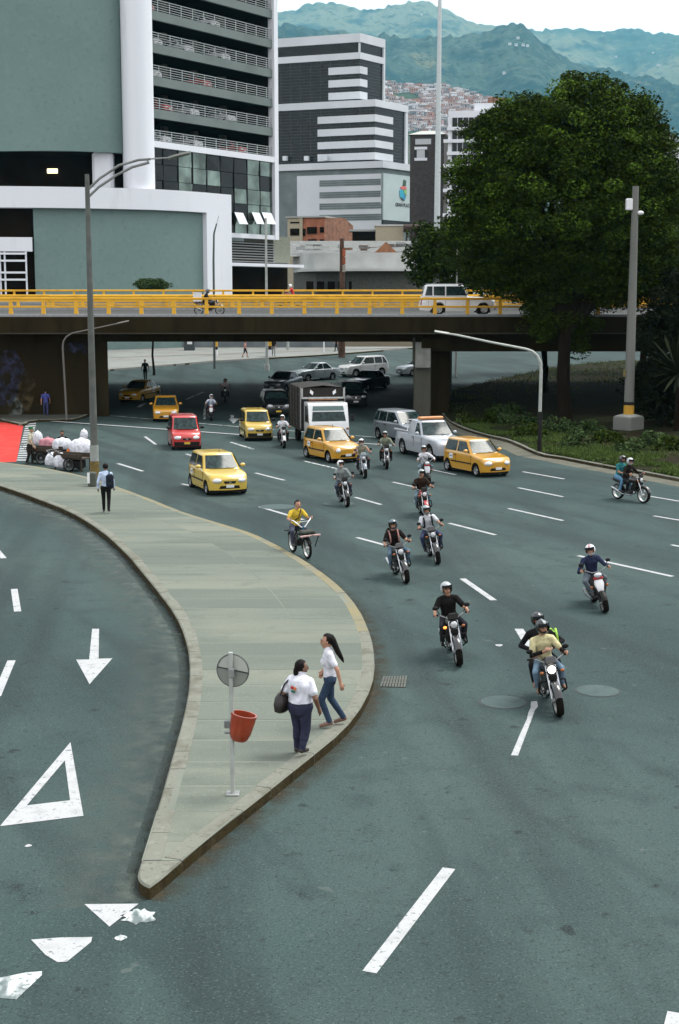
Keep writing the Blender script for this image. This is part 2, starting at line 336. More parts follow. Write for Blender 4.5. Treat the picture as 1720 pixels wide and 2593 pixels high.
while Y < YR - .9:
    Y1 = Y + pitch; ysx = [Y + .03 + (pitch - .06) * k / 3 for k in range(4)]
    Lp = [(xl(y), y) for y in ysx]; Rp = [(xr(y), y) for y in ysx]
    if all(p[0] is not None for p in Lp + Rp):
        wmid = Rp[1][0] - Lp[1][0]; cuts = [0]
        if wmid > 4.2: cuts.append(.62)
        cuts.append(1)
        for c0, c1 in zip(cuts, cuts[1:]):
            poly = []
            for (lx, y), (rx, _) in zip(Lp, Rp):
                a, b = lx + .25, rx - .25
                if b - a < .15: b = a + .02
                poly.append(((a + (b - a) * c0 + (.012 if c0 else 0), y), (a + (b - a) * c1 - (.012 if c1 < 1 else 0), y)))
            pp = [p[0] for p in poly] + [p[1] for p in reversed(poly)]; pp.reverse()
            MB().prism([(q[0], q[1]) for q in pp], HI - .02, HI + rs.uniform(-.003, .001)).build('slab', CONCRETE if rs.random() < .62 else CONCRETE_B, island)
    Y = Y1
KERB_Y = layered('kerb_worn_yellow', (.34, .31, .20), [((.28, .29, .235), 1.0, .42, .62, .85, U), ((.42, .34, .15), 3, .5, .7, .5, U)], .92)
def kerb(line, side, parent, yellow=None, z0=0., h=HI, w=.26, name='kerb_stone'):
    for a, b in zip(line, line[1:]):
        t = (b - a); l = t.length
        if l < .05 or (z0 == 0 and parent is island and min((a - LW[0]).length, (b - LW[0]).length) < .62): continue
        t = t / l; n = Vector((-t.y, t.x, 0)) * side; g = t * min(.008, l * .1)
        a2, b2 = a + g, b - g; ch = .025; dz = rs.uniform(-.005, .004)
        za, zb = gz(a.y) + z0, gz(b.y) + z0
        pr = [(0, -.03), (0, h - ch), (ch, h), (w, h), (w, -.03)]      # outline across the stone, from the road side
        ra = [a2 + n * q + Vector((0, 0, za + zz + (dz if zz > .05 else 0))) for q, zz in pr]; rb2 = [b2 + n * q + Vector((0, 0, zb + zz + (dz if zz > .05 else 0))) for q, zz in pr]
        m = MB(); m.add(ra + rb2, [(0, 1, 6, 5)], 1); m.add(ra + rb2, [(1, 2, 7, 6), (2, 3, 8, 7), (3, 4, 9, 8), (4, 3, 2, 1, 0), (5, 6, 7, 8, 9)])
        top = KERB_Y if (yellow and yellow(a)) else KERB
        m.build(name, [top, GRIME_SHADE], parent)
kerb(LW, -1, island); kerb(RW, 1, island, lambda p: p.y > 30)
def upto(line):
    out = [line[0]]
    for p in line[1:]:
        out.append(p)
        if (p - line[0]).length >= .62: break
    return out
def nose_side(line, src):
    e = next(p for p in line if (p - line[0]).length >= .62); d = (e - line[0]).length
    return [p for p in smoothline([gt(p) for p in src[:9]], .1) if (p - line[0]).length < d - .04] + [e]
nl, nr_ = nose_side(LW, Ld), nose_side(RW, Rd)[1:]
noseo = list(reversed(nr_)) + nl                   # the rounded nose of the island, one cast piece
cn = sum(noseo, Vector((0, 0, 0))) / len(noseo); nm_ = MB(); n_ = len(noseo)
rg_ = [[Vector((p.x, p.y, -.03)) for p in noseo], [Vector((p.x, p.y, HI - .03)) for p in noseo], [Vector((p.x, p.y, HI)) * 1.0 + (cn - p).normalized() * .03 for p in noseo]]
nm_.add([q for r_ in rg_ for q in r_], [(i, i + 1, n_ + i + 1, n_ + i) for i in range(n_ - 1)] + [(n_ - 1, 0, n_, 2 * n_ - 1)], 1); nm_.add([q for r_ in rg_ for q in r_], [(n_ + i, n_ + i + 1, 2 * n_ + i + 1, 2 * n_ + i) for i in range(n_ - 1)] + [tuple(range(2 * n_, 3 * n_))])
nm_.build('nose_stone', [KERB, GRIME_SHADE], island)
fl_ = [nl[-1], LW[min(len(LW) - 1, LW.index(nl[-1]) + 2)], RW[min(len(RW) - 1, RW.index(nr_[-1]) + 2)], nr_[-1]]
sheet('mortar_bed', [Vector((p.x, p.y, HI - .006)) for p in fl_], JOINT, 0, island)
# dirt washed against the kerbs
def dirt(line, side, name, col, wid):
    m = bpy.data.materials.new(name); m.use_nodes = True; nt = m.node_tree; N = nt.nodes.new; L = nt.links.new; b = nt.nodes['Principled BSDF']; b.inputs['Base Color'].default_value = tuple(col) + (1,); b.inputs['Roughness'].default_value = .95
    at_ = N('ShaderNodeAttribute'); at_.attribute_name = 'fade'; nz = N('ShaderNodeTexNoise'); nz.inputs['Scale'].default_value = 2.5; nz.inputs['Detail'].default_value = 5; tc = N('ShaderNodeTexCoord'); L(tc.outputs['Object'], nz.inputs['Vector'])
    mr = N('ShaderNodeMapRange'); mr.inputs[1].default_value = .3; mr.inputs[2].default_value = .7; L(nz.outputs[0], mr.inputs[0]); mu = N('ShaderNodeMath'); mu.operation = 'MULTIPLY'; L(at_.outputs['Fac'], mu.inputs[0]); L(mr.outputs[0], mu.inputs[1])
    mx = N('ShaderNodeMixShader'); tr = N('ShaderNodeBsdfTransparent'); L(mu.outputs[0], mx.inputs[0]); L(tr.outputs[0], mx.inputs[1]); L(b.outputs[0], mx.inputs[2]); L(mx.outputs[0], nt.nodes['Material Output'].inputs['Surface'])
    vs_, fd = [], []
    for i, p in enumerate(line):
        t = (line[min(i + 1, len(line) - 1)] - line[max(i - 1, 0)]).normalized(); n = Vector((-t.y, t.x, 0)) * -side
        for q, f in ((-.02, 1.), (wid * .35, .6), (wid, 0.)): vs_.append(Vector((p.x, p.y, .003)) + n * q); fd.append(f)
    k = len(line); o = MB().add(vs_, [(i * 3 + j, i * 3 + j + 1, i * 3 + j + 4, i * 3 + j + 3) for i in range(k - 1) for j in range(2)]).build('kerb_dirt', m, road)
    a = o.data.attributes.new('fade', 'FLOAT', 'POINT'); a.data.foreach_set('value', fd)
dirt(LW, -1, 'dust_film', (.085, .105, .092), 1.5); dirt(RW, 1, 'brown_dirt', (.045, .036, .018), .4); dirt(LW, -1, 'dark_gutter_dirt', (.022, .022, .016), .22)

# ---- pavement below the overpass on the left
def raised(name, pts, h, m, edge=None):
    t = [Vector((p.x, p.y, gz(p.y) + h)) for p in pts]; b = [Vector((p.x, p.y, gz(p.y) - .05)) for p in pts]; n = len(t)
    mb = MB(); mb.add(t + b, [tuple(range(n))]); mb.add(t + b, [(i, n + i, n + (i + 1) % n, (i + 1) % n) for i in range(n)], 1)
    return tag(mb.build(name, [m, edge or GRIME_SHADE]), kind='structure')
PAVE_DARK = layered('dirty_pavement', (.13, .135, .115), [((.08, .08, .06), .6, .45, .7, .7, U), ((.20, .21, .18), 7, .55, .7, .4, U)], .95)
lp_ = [GS(*p) for p in ((61, 1079), (82, 1069), (175, 1067), (212, 1059), (237, 1043), (262, 1000))]
pv = raised('pavement', list(reversed([Vector((-45, 85, 0))] + [GS(-30, 1064), GS(0, 1066)] + lp_ + [Vector((-19, 113, 0)), Vector((-45, 113, 0))])), .13, PAVE_DARK)
pk = smoothline([Vector((p.x, p.y, 0)) for p in [GS(0, 1066)] + lp_], .9)
kerb(pk, 1, pv, h=.14, w=.2)
# ---- far pavement behind the overpass
PAVE_FAR = layered('far_pavement', (.36, .38, .36), [((.26, .28, .26), .4, .45, .7, .7, U), ((.45, .30, .27), .25, .58, .7, .6, (1, 3, 1))], .95)
fe = [G(*p) for p in ((150, 868), (258, 856), (420, 843), (500, 836), (620, 829), (760, 821), (950, 806), (1010, 803))]
fb = [Vector((12, 154, 0)), Vector((-60, 154, 0)), Vector((-60, fe[0].y, 0))]
fp = raised('pavement', fe + fb, .15, PAVE_FAR, mat('far_kerb', (.35, .36, .34), .9))
kerb(smoothline([Vector((p.x, p.y, 0)) for p in fe], 1.6), 1, fp, h=.16, w=.3)
# ---- grass verge on the right
VERGE = layered('verge_soil', (.026, .021, .008), [((.020, .034, .008), .35, .42, .62, .8, U), ((.05, .042, .02), 1.4, .58, .7, .5, U), ((.012, .010, .005), 4, .5, .7, .5, U)], .97, [(6, .8, .08)])
ve = [G(*p) for p in ((1010, 948), (1050, 984), (1110, 1006), (1175, 1022), (1243, 1052), (1300, 1062), (1380, 1078), (1450, 1090), (1568, 1112), (1750, 1146))]
vb = [Vector((45, 60, 0)), Vector((45, 128, 0))] + [G(*p) for p in ((1440, 834), (1290, 848), (1200, 868), (1100, 890), (1046, 905))]
verge = raised('verge', ve + vb, .12, VERGE, SOIL)
GUTTER = layered('dusty_gutter', (.20, .20, .16), [((.13, .13, .10), 1.2, .45, .7, .7, U), ((.30, .28, .2), 5, .58, .7, .5, U)], .95)
gl = [Vector((p.x, p.y, 0)) for p in ve]
gm = MB()
for a, b in zip(gl, gl[1:]):
    t = (b - a).normalized(); n = Vector((t.y, -t.x, 0)) * 1.0
    gm.add([a + Vector((0, 0, .004 + gz(a.y))), b + Vector((0, 0, .004 + gz(b.y))), b + n + Vector((0, 0, .004 + gz(b.y))), a + n + Vector((0, 0, .004 + gz(a.y)))], [(0, 3, 2, 1)])
gm.build('gutter', GUTTER, road)
kerb(smoothline(gl, 1.1), 1, verge, h=.15, w=.16)

# ================================================================ the overpass
Y0, Y1 = 86.0, 113.0
def dz_(Y): return 6.30 + .024 * (Y - Y0)
XA, XB = -62.0, 62.0
ov = thing('overpass', 'shade-darkened concrete road overpass with yellow railings crossing above the traffic', 'overpass', (0, Y0, 0))
def ob(name, m, f, parent=ov, smooth=None):
    mb = MB(); f(mb); mb.v = [(x, y - Y0, z) for x, y, z in mb.v]; return mb.build(name, m, parent, smooth)
def decker(ya, yb, ta, tb, za, zb):
    def f(mb): mb.loft([[(x, ya, dz_(ya) + ta), (x, yb, dz_(yb) + tb), (x, yb, dz_(yb) + zb), (x, ya, dz_(ya) + za)] for x in (XA, XB)])
    return f
DECKTOP = layered('deck_asphalt', (.11, .115, .11), [((.07, .075, .07), .3, .45, .7, .6, U), ((.2, .21, .2), 8, .6, .7, .4, U)], .9)
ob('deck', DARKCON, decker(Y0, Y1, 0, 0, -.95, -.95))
ob('deck_surface', DECKTOP, decker(Y0 + .45, Y1 - .45, .012, .012, .002, .002))
ob('edge_kerb', mat('pale_kerb', (.42, .44, .46), .8), decker(Y0 + .02, Y0 + .42, .15, .15, .003, .003))
ob('edge_kerb', mat('pale_kerb', (.42, .44, .46), .8), decker(Y1 - .42, Y1 - .02, .15, .15, .003, .003))
ob('median_kerb', mat('pale_kerb', (.42, .44, .46), .8), decker(97.6, 98.8, .18, .18, .014, .014))
px_ = G(975, 965).x
for ya in (88.0, 93.5, 99.0, 104.5, 109.5):
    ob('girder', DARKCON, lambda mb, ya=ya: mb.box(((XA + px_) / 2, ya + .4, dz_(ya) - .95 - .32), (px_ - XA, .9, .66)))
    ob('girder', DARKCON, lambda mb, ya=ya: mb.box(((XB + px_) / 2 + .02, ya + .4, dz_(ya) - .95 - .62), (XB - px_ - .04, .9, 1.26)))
ob('drip_edge', mat('drip_edge', (.10, .09, .06), .9), lambda mb: mb.box((0, Y0 + .3, dz_(Y0) - .98), (XB - XA, .5, .10)))
# piers
c1 = V(956, 900, 88.2).x; c2 = V(995, 900, 88.2).x
ob('pier', PIERCON, lambda mb: mb.rbox(((c1 + c2) / 2, 88.7, 2.3), (c2 - c1, 1.1, 5.2), .06))
ob('pier_head', mat('pier_head', (.42, .44, .40), .85, var=.2, scale=2), lambda mb: mb.rbox(((c1 + c2) / 2 - .02, 88.0, (V(970, 790, 87.4).z + V(970, 850, 87.4).z) / 2), (c2 - c1 - .1, .9, V(970, 790, 87.4).z - V(970, 850, 87.4).z), .04))
ob('pier_bracket', PIERCON, lambda mb: mb.rbox(((c1 + c2) / 2 - .56, 88.1, 4.2), (.14, .5, 1.6), .03))
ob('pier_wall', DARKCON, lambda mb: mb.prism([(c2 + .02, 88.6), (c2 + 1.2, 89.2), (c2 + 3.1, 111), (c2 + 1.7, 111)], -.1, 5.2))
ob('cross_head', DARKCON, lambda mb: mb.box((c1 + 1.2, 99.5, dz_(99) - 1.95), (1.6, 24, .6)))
# abutment on the left
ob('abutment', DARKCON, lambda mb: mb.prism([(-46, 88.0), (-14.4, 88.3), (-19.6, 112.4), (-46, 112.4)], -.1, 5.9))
GRAF = mat('faded_graffiti', (.032, .036, .075), .9, var=.6, scale=1.2); GRAF2 = mat('faded_graffiti_ochre', (.07, .048, .012), .9, var=.6, scale=1.4); GRAF3 = mat('faded_graffiti_pale', (.16, .18, .16), .9, var=.6, scale=2)
for gm_ in (GRAF, GRAF2, GRAF3):                   # weathered away in patches
    nt = gm_.node_tree; mx = nt.nodes.new('ShaderNodeMixShader'); tr = nt.nodes.new('ShaderNodeBsdfTransparent'); nz = nt.nodes.new('ShaderNodeTexNoise'); nz.inputs['Scale'].default_value = 2.2; nz.inputs['Detail'].default_value = 5; tc = nt.nodes.new('ShaderNodeTexCoord'); nt.links.new(tc.outputs['Object'], nz.inputs['Vector']); mr = nt.nodes.new('ShaderNodeMapRange'); mr.inputs[1].default_value = .42; mr.inputs[2].default_value = .60; nt.links.new(nz.outputs[0], mr.inputs[0]); nt.links.new(mr.outputs[0], mx.inputs[0]); nt.links.new(tr.outputs[0], mx.inputs[1]); nt.links.new(nt.nodes['Principled BSDF'].outputs[0], mx.inputs[2]); nt.links.new(mx.outputs[0], nt.nodes['Material Output'].inputs['Surface'])
for k, (x, y, w, h, mm) in enumerate(((22, 850, .9, 1.5, GRAF), (60, 905, .7, 1.5, GRAF2), (15, 905, .9, 1.0, GRAF), (180, 800, 1.0, .5, GRAF), (32, 940, .7, .8, mat('faded_graffiti_pale', (.16, .18, .16), .9, var=.6, scale=2)))):
    c = V(x, y, 88.0); rr = random.Random(k)
    pts = [(c.x + math.cos(a) * w * rr.uniform(.6, 1.1), 87.99 + .3 * (c.x + 46) / 31.6 - .0, c.z + math.sin(a) * h * rr.uniform(.6, 1.1)) for a in [6.283 * i / 11 for i in range(11)]]
    ob('graffiti', mm, lambda mb: mb.add(pts, [tuple(range(10, -1, -1))]))
# railings: three lines of yellow posts and rails
def railing(Y, xs, pitch, h, rails, post=.15, name='railing', beam=None):
    z = dz_(Y) + .15
    first = ob(name, YELLOW_RAIL, lambda mb: mb.rbox(((xs[0] + xs[1]) / 2, Y, z + h), (xs[1] - xs[0], .13, .15), .03))
    for rz_, t in rails: ob('rail', YELLOW_RAIL, lambda mb: mb.rbox(((xs[0] + xs[1]) / 2, Y - .03, z + rz_), (xs[1] - xs[0], .08, t), .015), first)
    pm = MB(); pm.loft([[(-post * .62, -.09, 0), (post * .62, -.09, 0), (post * .62, .12, 0), (-post * .62, .12, 0)], [(-post * .5, -.05, h * .8), (post * .5, -.05, h * .8), (post * .5, .05, h * .8), (-post * .5, .05, h * .8)], [(-post * .5, -.05, h - .05), (post * .5, -.05, h - .05), (post * .5, .05, h - .05), (-post * .5, .05, h - .05)]])
    me = pm.mesh('post'); me.materials.append(YELLOW_RAIL); x = xs[0] + .3
    while x < xs[1]:
        o = obj('post', me, first, (x, Y - Y0, z)); x += pitch
railing(86.25, (-30, 40), 1.97, .92, [(.44, .12)], .19)
railing(97.9, (V(112, 700, 97.9).x, 40), 2.05, .80, [(.52, .26), (.26, .12)], .2)
railing(98.5, (-24.5, 40), 2.05, .82, [(.48, .16)], .16)
railing(112.6, (-40, 45), 2.35, .88, [(.42, .15)], .16)
# ================================================================ buildings behind the overpass
class Face:
    def __init__(s, A, B):
        s.A = Vector((A[0], A[1], 0)); s.d = Vector((B[0] - A[0], B[1] - A[1], 0)).normalized(); s.n = Vector((s.d.y, -s.d.x, 0))
    def at(s, q, z, p=0.): v = s.A + s.d * q + s.n * p; return Vector((v.x, v.y, z))
    def sz(s, x, y):                              # source pixel -> (distance along, height)
        r = ray(x, y); det = r.x * -s.d.y + s.d.x * r.y
        t = (s.A.x * -s.d.y + s.d.x * s.A.y) / det; p = r * t
        return ((p - s.A).dot(s.d), CAM_H + p.z)
    def box(s, mb, q0, q1, z0, z1, p0, p1, m=0):
        c = [s.at(q, z, p) for z in (z0, z1) for p in (p0, p1) for q in (q0, q1)]
        return mb.add(c, [(0, 2, 3, 1), (4, 5, 7, 6), (0, 1, 5, 4), (2, 6, 7, 3), (0, 4, 6, 2), (1, 3, 7, 5)], m)
class Site:
    """a building: an Empty at its base plus parts given in world coordinates"""
    def __init__(s, name, label, cat, loc, group=None): s.o = thing(name, label, cat, loc, 0, group); s.l = Vector(loc)
    def put(s, name, m, mb, parent=None, smooth=None):
        mb.v = [(x - s.l.x, y - s.l.y, z - s.l.z) for x, y, z in mb.v]; return mb.build(name, m, parent or s.o, smooth)
    def fbox(s, name, m, F, q0, q1, z0, z1, p0, p1, parent=None): return s.put(name, m, F.box(MB(), q0, q1, z0, z1, p0, p1), parent)

# ---------------- the big parking and office block on the left
P = Site('parking_tower', 'grey-green and white parking tower with open railed decks above a glass front', 'building', (-20, 152, 1.9))
F = Face((-20.0, 152.0), (-7.9, 170.0)); FL = (F.sz(690, 200)[0])
zf = F.sz(384, 356)[1]; per = F.sz(384, 213.5)[1] - F.sz(384, 296)[1]; hs_ = F.sz(384, 273)[1] - F.sz(384, 296)[1]
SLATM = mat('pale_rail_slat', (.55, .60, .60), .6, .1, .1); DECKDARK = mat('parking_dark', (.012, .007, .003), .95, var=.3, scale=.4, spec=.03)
for k in range(7):
    zb = zf + k * per
    if k: P.fbox('floor_band', FACADE_GREY, F, 0, FL, zb - hs_, zb, -.35, 0)
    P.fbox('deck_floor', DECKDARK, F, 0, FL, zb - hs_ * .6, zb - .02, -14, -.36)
    first = P.fbox('deck_railing', SLATM, F, .02, FL - .02, zb + 1.10, zb + 1.16, -.10, -.04)
    for j in range(4): P.fbox('slat', SLATM, F, .02, FL - .02, zb + .14 + j * .24, zb + .19 + j * .24, -.10, -.05, first)
    for j in range(12): P.fbox('rail_post', SLATM, F, FL * j / 11.6 + .1, FL * j / 11.6 + .18, zb, zb + 1.1, -.15, -.10, first)
    for j in range(4): P.fbox('deck_column', mat('deck_column', (.10, .09, .07), .9), F, 2 + j * 5.2, 2.7 + j * 5.2, zb, zb + per - hs_, -4.6, -4.0)
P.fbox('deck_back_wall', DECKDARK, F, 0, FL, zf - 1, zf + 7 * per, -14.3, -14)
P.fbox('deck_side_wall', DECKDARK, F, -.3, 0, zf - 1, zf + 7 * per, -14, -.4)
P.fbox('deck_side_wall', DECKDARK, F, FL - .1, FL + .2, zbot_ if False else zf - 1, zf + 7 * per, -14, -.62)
zg0 = F.sz(690, 602)[1]; zfr = F.sz(384, 372)[1]; zbot = F.sz(690, 596)[1]
P.fbox('frame_beam', FACADE_WHITE, F, 0, FL + .1, zfr, zf, -.4, .25)
P.fbox('frame_column', FACADE_WHITE, F, FL, FL + .75, zbot - .5, zf + 7 * per, -.6, .28)
P.fbox('frame_sill', FACADE_WHITE, F, 5, FL, zbot - .5, zbot, -.4, .22)
# glass front, pane by pane, each a little out of true so that it mirrors a different scrap of the street
MIRROR = mat('mirror_glass', (.24, .29, .245), .04, .75, .5, .5, .25)
rp = random.Random(11); nc, nr = 9, 5
for i in range(nc):
    for j in range(nr):
        q0, q1 = FL * i / nc + .03, FL * (i + 1) / nc - .03; z0 = zbot + (zfr - zbot) * j / nr + .03; z1 = zbot + (zfr - zbot) * (j + 1) / nr - .03
        t = [rp.uniform(-.05, .05) for _ in range(4)]
        mb = MB().slab3([F.at(q0, z0, -.12 + t[0]), F.at(q1, z0, -.12 + t[1]), F.at(q1, z1, -.12 + t[2]), F.at(q0, z1, -.12 + t[3])], F.n * -.03)
        P.put('pane', MIRROR if rp.random() < (0, .1, .9, .85, .12, .1, .6, .75, .65)[i] else TINT, mb)
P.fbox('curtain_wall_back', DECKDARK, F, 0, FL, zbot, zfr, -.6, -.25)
for i in range(1, nc): P.fbox('mullion', BLACK, F, FL * i / nc - .04, FL * i / nc + .04, zbot, zfr, -.25, -.04)
for xs in ((540, 560), (580, 598), (603, 625)):
    q0, zt = F.sz(xs[0] * S_, 490 * S_); q1, _ = F.sz(xs[1] * S_, 490 * S_); zl = F.sz(xs[0] * S_, 517 * S_)[1]
    P.put('open_window', mat('bright_window', (.72, .76, .82), .12, var=.05), MB().slab3([F.at(q0, zt, .05), F.at(q1, zt, .05), F.at(q1, zl, .75), F.at(q0, zl, .75)], F.n * .05))
z0, z1 = F.sz(640, 665)[1], F.sz(640, 612)[1]
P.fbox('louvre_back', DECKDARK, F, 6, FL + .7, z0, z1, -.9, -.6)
for j in range(8): P.fbox('louvre', mat('grey_louvre', (.30, .31, .30), .6), F, 6, FL + .7, z0 + (z1 - z0) * (j + .2) / 8, z0 + (z1 - z0) * (j + .65) / 8, -.6, -.25)
P.fbox('shop_canopy', FACADE_WHITE, F, 5, FL + 5, z0 - .45, z0 - .1, -.5, .9)
P.fbox('shop_front', INTERIOR, F, 5, FL + 5, 1.5, z0 - .45, -2.2, -1.6)
P.fbox('corner_block', mat('olive_concrete', (.30, .32, .25), .9, var=.2), F, FL + .76, FL + 4.2, z0 + .1, F.sz(690, 597)[1], -5, -.6)
# curved wall and rounded white pier
def strip(mb, pts, z0, z1, th, m=0):
    n = len(pts); rings = []
    for i, p in enumerate(pts):
        t = (pts[min(i + 1, n - 1)] - pts[max(i - 1, 0)]); t.z = 0; t.normalize(); nn = Vector((-t.y, t.x, 0)) * th
        a = z0[i] if isinstance(z0, list) else z0; b = z1[i] if isinstance(z1, list) else z1
        rings.append([(p.x, p.y, a), (p.x, p.y, b), (p.x + nn.x, p.y + nn.y, b), (p.x + nn.x, p.y + nn.y, a)])
    return mb.loft(rings, True, True, m)
HT = zf + 7 * per
arc = [VS(x, 300, Y) for x, Y in ((-160, 151.5), (-80, 150.6), (0, 150), (60, 149.7), (120, 149.6), (180, 149.9), (230, 150.5), (270, 151.0), (300, 151.8), (316, 152.6))]
zc = VS(100, 382, 149.7).z
P.put('curved_wall', FACADE_GREEN, strip(MB(), arc, zc, HT, .6), smooth=40)
pa = [VS(x, 300, Y) for x, Y in ((309, 152.6), (313, 151.3), (326, 150.3), (345, 150.0), (365, 150.3), (386, 151.4), (390, 152.6), (390, 154))]
zp = VS(345, 478, 150).z
P.put('white_pier', FACADE_WHITE, MB().prism([(p.x, p.y) for p in reversed(pa)], zp - 1.5, HT), smooth=50)
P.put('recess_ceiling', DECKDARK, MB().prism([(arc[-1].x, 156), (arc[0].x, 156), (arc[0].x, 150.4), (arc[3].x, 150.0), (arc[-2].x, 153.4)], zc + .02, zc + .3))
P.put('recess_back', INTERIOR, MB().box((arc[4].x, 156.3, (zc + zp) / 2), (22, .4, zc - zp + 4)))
pc = VS(262, 430, 152.5)
P.put('white_column', FACADE_WHITE, MB().rbox((pc.x, 152.6, (zc + zp) / 2 - .3), (2.2, 1.6, zc - zp + 1), .3))
lm = VS(133, 433, 155.8)
P.put('ceiling_lamp', mat('lit_lamp', (1.0, .82, .5), .5, var=0, emit=1.6), MB().box((lm.x, 155.8, lm.z), (1.1, .12, .45)))
# podium: white band, leg, grey-green infill
pd = [(-160, 145.4), (-60, 145.6), (0, 146), (110, 146.6), (220, 147.5), (300, 148.6), (384, 150), (450, 152), (520, 155), (586, 158.5)]
topy = {0: 471, 384: 479, 586: 494}; 
def ptop(x): return np.interp(x, [-160, 0, 384, 586], [468, 471, 479, 494])
def pbot(x): return np.interp(x, [-160, 0, 77, 300, 520, 586], [524, 525, 526, 528, 534, 537])
pp = [VS(x, 500, Y) for x, Y in pd]
ztp = VS(0, 471, 146).z; zbp = VS(0, 525, 146).z
P.put('podium_band', FACADE_WHITE, strip(MB(), pp, zbp, ztp, 1.6), smooth=30)
leg = [VS(x, 500, Y) for x, Y in ((523, 155.15), (555, 156.8), (586, 158.5))]
P.put('podium_leg', FACADE_WHITE, strip(MB(), leg, 1.4, zbp - .003, 1.6), smooth=30)
inf = [VS(x, 500, Y) + Vector((0, .9, 0)) for x, Y in ((78, 146.4), (150, 146.9), (220, 147.5), (300, 148.6), (384, 150), (450, 152), (522, 155.1))]
P.put('podium_wall', FACADE_GREEN, strip(MB(), inf, 1.4, zbp, .5), smooth=30)
P.put('wall_recess', FACADE_GREY, strip(MB(), [VS(x, 700, Y) + Vector((0, .86, 0)) for x, Y in ((386, 150.1), (450, 152), (505, 154.3))], VS(450, 708, 152).z, VS(450, 694, 152).z, .04))
rail_ = [VS(x, 500, Y) + Vector((0, .5, 0)) for x, Y in ((-160, 145.4), (0, 146), (76, 146.4))]
P.put('podium_wall', INTERIOR, strip(MB(), [p + Vector((0, 1.2, 0)) for p in rail_], 1.4, zbp, .3))
P.put('white_block', FACADE_WHITE, strip(MB(), [p + Vector((0, -.2, 0)) for p in rail_], VS(30, 636, 146).z, VS(30, 600, 146).z, 1.3))
for x in (0, 12, 66): P.put('window_bar', FACADE_WHITE, MB().box((VS(x, 680, 146.3).x, 146.5, VS(30, 690, 146).z), (.16, .12, 4.4)))
for y in (642, 660, 690, 708): P.put('window_bar', FACADE_WHITE, MB().box((VS(0, y, 146.2).x, 146.35, VS(0, y, 146.3).z), (5.4, .12, .2)))
P.put('lower_wall', PAVE_FAR if False else mat('blue_grey_wall', (.22, .26, .27), .85, var=.25, scale=.6), MB().box((-22, 153.2, 2.6), (44, .3, 4.2)))

# ---------------- stepped office tower with the fruit emblem
T = Site('office_tower', 'stepped dark-glass office tower with white bands and a shopping-centre emblem', 'building', (5, 400, 4))
dl = Vector((-23.5, 9, 0)).normalized(); dr = Vector((7.2, 10, 0)).normalized()
TW = mat('tower_white', (.66, .70, .73), .7, var=.08, scale=.1); TGREY = mat('tower_louvre', (.22, .27, .27), .8, var=.2, scale=.3)
def block(Cx, Cy, Y, rxend, name='tower_core'):
    c = VS(Cx, Cy, Y); c = Vector((c.x, c.y, 0)); FLt = Face(c, c + dl); FLt.n = -FLt.n if FLt.n.y > 0 else FLt.n; FRt = Face(c, c + dr); FRt.n = -FRt.n if FRt.n.y > 0 else FRt.n
    return c, FLt, FRt, abs(FRt.sz(rxend, Cy)[0])
def core(c, Rl, z0, z1, m, Ll=60, name='tower_core'):
    return T.put(name, m, MB().prism([(c.x, c.y), *[(q.x, q.y) for q in (c + dr * Rl, c + dr * Rl + dl * Ll, c + dl * Ll)]], z0, z1))
def wrap(name, m, c, Fl, Fr, a, b, ya, yb, pr):   # a band round the corner: a metres to the left, b to the right, between two heights given at the corner column
    z0, z1 = Fl.sz(corner_px(c), yb)[1], Fl.sz(corner_px(c), ya)[1]
    k = c + (Fl.n + Fr.n).normalized() * pr / max(.3, (Fl.n + Fr.n).normalized().dot(Fl.n))
    q = [k, c + dr * b + Fr.n * pr, c + dr * b - Fr.n * .02, c - (Fl.n + Fr.n) * .02, c + dl * a - Fl.n * .02, c + dl * a + Fl.n * pr]
    return T.put(name, m, MB().prism([(v.x, v.y) for v in q], z0, z1))
def corner_px(c): return 860 + c.x / (math.cos(PITCH) * c.y) * FPX * 0 + (c.x / c.y) * FPX * 1.0
Z = lambda F_, c, y: F_.sz(corner_px(c), y)[1]
# top block
c, Fl, Fr, Rr = block(910.4, 250, 400, 971.8)
core(c, Rr, 4, Z(Fl, c, 108), TINT); wrap('white_band', TW, c, Fl, Fr, 60, Rr, 84.6, 107, .5); wrap('white_band', TW, c, Fl, Fr, 60, Rr, 133, 149.5, .5)
core(c + dr * .4 + dl * .4, Rr - .8, Z(Fl, c, 107), Z(Fl, c, 85.5), TW, 59)
for y in (168, 200, 232): 
    z = Fl.sz(corner_px(c), y)[1]
    a0 = Fl.sz(833.5, y)[0]
    wrap('white_band', TW, c, Fl, Fr, a0, Fr.sz(927, y)[0], y, y + 18.5, .5)
for y in range(160, 250, 8): wrap('floor_line', mat('floor_line', (.045, .052, .052), .6), c, Fl, Fr, 60, Rr - .6, y, y + 1.2, .06)
for x in range(712, 905, 25): q = abs(Fl.sz(x, 200)[0]); T.fbox('mullion', mat('floor_line', (.045, .052, .052), .6), Fl, q - .06, q + .06, Z(Fl, c, 252), Z(Fl, c, 150), 0, .07)
T.fbox('corner_post', TW, Fr, Rr - .8, Rr, 4, Z(Fl, c, 108), -.3, .5)
T.put('corner_post', TW, MB().box((c.x, c.y, (Z(Fl, c, 107) + Z(Fl, c, 133)) / 2), (.6, .6, Z(Fl, c, 107) - Z(Fl, c, 133))))
